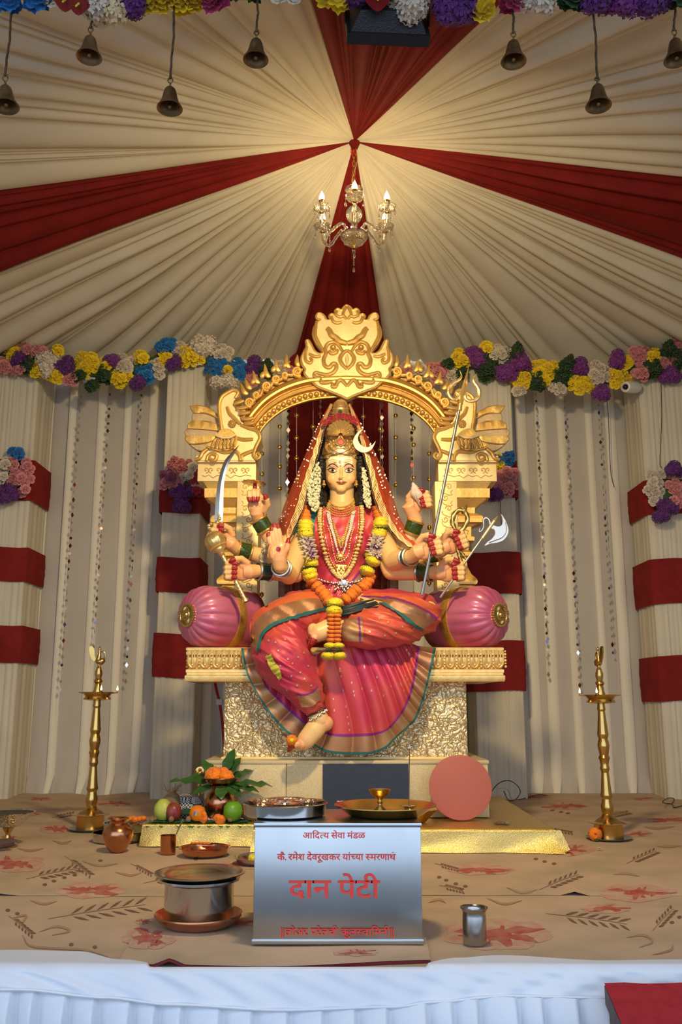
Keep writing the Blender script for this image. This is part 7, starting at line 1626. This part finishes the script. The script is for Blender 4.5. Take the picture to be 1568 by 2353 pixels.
for i, (x, ys) in enumerate(((602, (1042, 1089, 1140, 1190, 1366)), (643, (980, 1027, 1072, 1122)), (682, (954, 1006, 1053, 1102)), (720, (980, 1030)), (835, (957, 1004, 1050, 1100)), (874, (986, 1033, 1085)), (910, (955, 1005, 1052, 1114, 1183)), (951, (984, 1022, 1097, 1245, 1365)), (987, (1042, 1101, 1212, 1228, 1340)))):
    t = thing('gold_bead_strand', 'strand of polished gold beads inside the arch, %s from the left' % ('first', 'second', 'third', 'fourth', 'fifth', 'sixth', 'seventh', 'eighth', 'ninth')[i], 'strand', P(x, ys[-1], 5.5), 'gold bead strands inside the arch')
    y0 = 918+(abs(x-798)/200)**2.4*80
    M().tube([P(x, y0-12, 5.42), P(x, y0, 5.45), P(x, (y0+ys[-1])/2, 5.5), P(x, ys[-1], 5.5)], .0011, 5).obj('thread', THREAD, t)
    for y in ys: inst('gold_bead', GB, t, TRS(P(x, y, 5.5), None, .0145))
# ---- chandelier
GLASS = mat('crystal_glass', (.97, .93, .84), .04, trans=1.0, ior=1.5, bump=.5, bscale=150, bdist=.004); BULB = mat('bulb_glow', (1, .74, .36), emit=BULB_E*1.3); LG = mat('lamp_gold', (.80, .52, .16), .25, 1.0)
cx_, cy_ = AX-.004, AY
cz = lambda y: P(812, y, AY).z
kk = MP(AY, 520)
ch = thing('chandelier', 'crystal chandelier with six candle bulbs hanging under the gathered drapes', 'chandelier', (cx_, cy_, cz(560)))
C0 = Vector((cx_, cy_, 0))
def at(r, an, z): return Vector((cx_+r*math.cos(an), cy_+r*math.sin(an), z))
zt, zb_ = AZ-.03, cz(432)
n = 9
for i in range(n):
    z = lerp(zt-.02, zb_, (i+.5)/n); h = (zt-zb_)/n*.68; u = Vector((1, 0, 0)) if i % 2 else Vector((0, 1, 0))
    M().tube([Vector((cx_, cy_, z))+u*.008*math.cos(a*.5236)+Vector((0, 0, h*math.sin(a*.5236))) for a in range(12)], .002, 6, closed=True).obj('chain_link', LG, ch)
M().tube(spline([(cx_+.01, cy_, zt), (cx_+.02, cy_-.01, lerp(zt, zb_, .4)), (cx_-.012, cy_, lerp(zt, zb_, .8)), (cx_, cy_, zb_)], 16), .003, 6).obj('flex', mat('gold_flex', (.45, .30, .12), .5), ch)
m = M()
for q in range(9): m.tube([(cx_, cy_, zt-.05), (cx_+rg.uniform(-.03, .03), cy_-.02, zt-.05+rg.uniform(-.03, .02))], .004, 5)
m.obj('red_tie', mat('red_tinsel', (.60, .03, .02), .5), ch)
def gl_lathe(prof, name, mod=None, n=24): return M().lathe([(r*kk, z) for r, z in prof], n, C0, None, mod).obj(name, GLASS, ch, 20)
rib = lambda a, r, z: 1+.03*math.sin(a*24)
gl_lathe([(3, cz(447)), (10, cz(446)), (17, cz(442)), (21, cz(436)), (20, cz(434)), (15, cz(438)), (4, cz(440))], 'top_dish', rib, 48)
gl_lathe([(2, cz(512)), (8, cz(511)), (15, cz(505)), (18, cz(495)), (17, cz(486)), (11, cz(478)), (4, cz(475)), (2, cz(474))], 'glass_ball', lambda a, r, z: 1+.05*abs(math.sin(a*6)), 48)
gl_lathe([(2, cz(535)), (6, cz(534)), (9, cz(528)), (6, cz(522)), (4, cz(521)), (8, cz(517)), (6, cz(513)), (2, cz(512))], 'stem_beads')
gl_lathe([(2, cz(568)), (8, cz(566)), (22, cz(558)), (31, cz(546)), (32, cz(541)), (29, cz(541)), (20, cz(552)), (6, cz(560)), (2, cz(561))], 'centre_bowl', rib, 48)
M().tube([(cx_, cy_, zb_), (cx_, cy_, cz(562))], .006, 10).obj('centre_rod', LG, ch); M().lathe([(.014, cz(572)), (.022, cz(567)), (.014, cz(562)), (0, cz(561))], 16, C0).obj('base_cap', LG, ch)
def drop(p, L, nb, par):
    for i in range(nb): M().ball(p-Vector((0, 0, .010+.014*i)), (.005, .005, .006), 6, 4).obj('crystal_bead', GLASS, par, None)
    q = p-Vector((0, 0, .014*nb+.012)); M().lathe([(0, .0), (.003, -.004), (.006, -.016), (.008, -.026), (.006, -.034), (0, -.037)], 6, q).obj('crystal_drop', GLASS, par, None)
    M().tube([p, q], .0008, 4).obj('drop_wire', LG, par)
R_ = 85*kk; zd = cz(503)
for i in range(6):
    an = -math.pi/2+i*math.pi/3; e = at(R_, an, zd)
    arm_ = M().tube(spline([at(.035, an, cz(545)), at(R_*.34, an, cz(522)), at(R_*.52, an, cz(530)), at(R_*.76, an, cz(548)), at(R_*.96, an, cz(534)), at(R_, an, cz(512))], 40), [.0105+.0014*math.sin(j*1.9) for j in range(40)], 8).obj('arm', GLASS, ch, 30)
    ds = M().lathe([(3*kk, -8*kk), (10*kk, -7*kk), (18*kk, -1*kk), (21*kk, 6*kk), (19.5*kk, 6.5*kk), (15*kk, 0), (4*kk, -4*kk)], 40, e, None, lambda a, r, z: 1+.035*math.sin(a*20)).obj('candle_dish', GLASS, ch, 20)
    M().lathe([(5*kk, -11*kk), (6*kk, -9*kk), (4*kk, -7*kk)], 14, e).obj('dish_cap', LG, ds)
    M().lathe([(4.2*kk, 0), (4.2*kk, 10*kk)], 12, e).obj('white_collar', WHITE, ds); M().lathe([(4.6*kk, 9*kk), (6.6*kk, 13*kk), (7*kk, 21*kk), (5.5*kk, 22*kk)], 14, e).obj('candle_cup', LG, ds)
    M().lathe([(4.6*kk, 21*kk), (6.2*kk, 25*kk), (6*kk, 30*kk), (4*kk, 36*kk), (1.3*kk, 42*kk), (0, 45*kk)], 14, e).obj('candle_bulb', BULB, ds, 180)
    for j in range(4):
        a2 = j*math.pi/2+an; drop(e+Vector((20*kk*math.cos(a2), 20*kk*math.sin(a2), 3*kk)), 0, 1, ds)
    if i % 2: drop(at(R_*.76, an, cz(550)), 0, 6, arm_)
drop(Vector((cx_, cy_, cz(572))), 0, 1, ch)
# ---- surveillance camera and wall wires
cc = thing('security_camera', 'small white dome security camera under the right garland', 'camera', P(1448, 888, 6.5))
A, B_ = P(1458, 890, 6.56), P(1438, 889, 6.47); R3 = frame(B_-A); L = (B_-A).length
M().lathe([(.035, -.06), (.045, -.03), (.046, .0), (.046, L*.6), (.040, L), (.030, L+.006), (.028, L-.004), (0, L-.004)], 28, A, R3).obj('housing', WHITE, cc)
M().ball(B_, (.022, .022, .022), 14, 9).obj('lens', mat('lens_black', (.01, .01, .012), .08), cc); M().lathe([(.03, 0), (.03, .02), (.02, .03)], 20, A+Vector((.02, .03, 0)), frame((0, -1, 0))).obj('mount', WHITE, cc)
cable([P(1391, 870, 6.62), P(1392, 900, 6.75), P(1394, 915, 6.9), P(1396, 930, 6.9), P(1399, 962, 6.92), P(1404, 1080, 6.95), P(1412, 1120, 6.95)], .003, 'blue wire hanging from the right garland behind the mirror strand', mat('blue_wire', (.03, .06, .16), .5))
cable([P(1519, 860, 6.62), P(1521, 960, 6.62), P(1517, 1060, 6.62), P(1522, 1075, 6.6)], .0022, 'thin dark wire hanging down the right edge pillar')
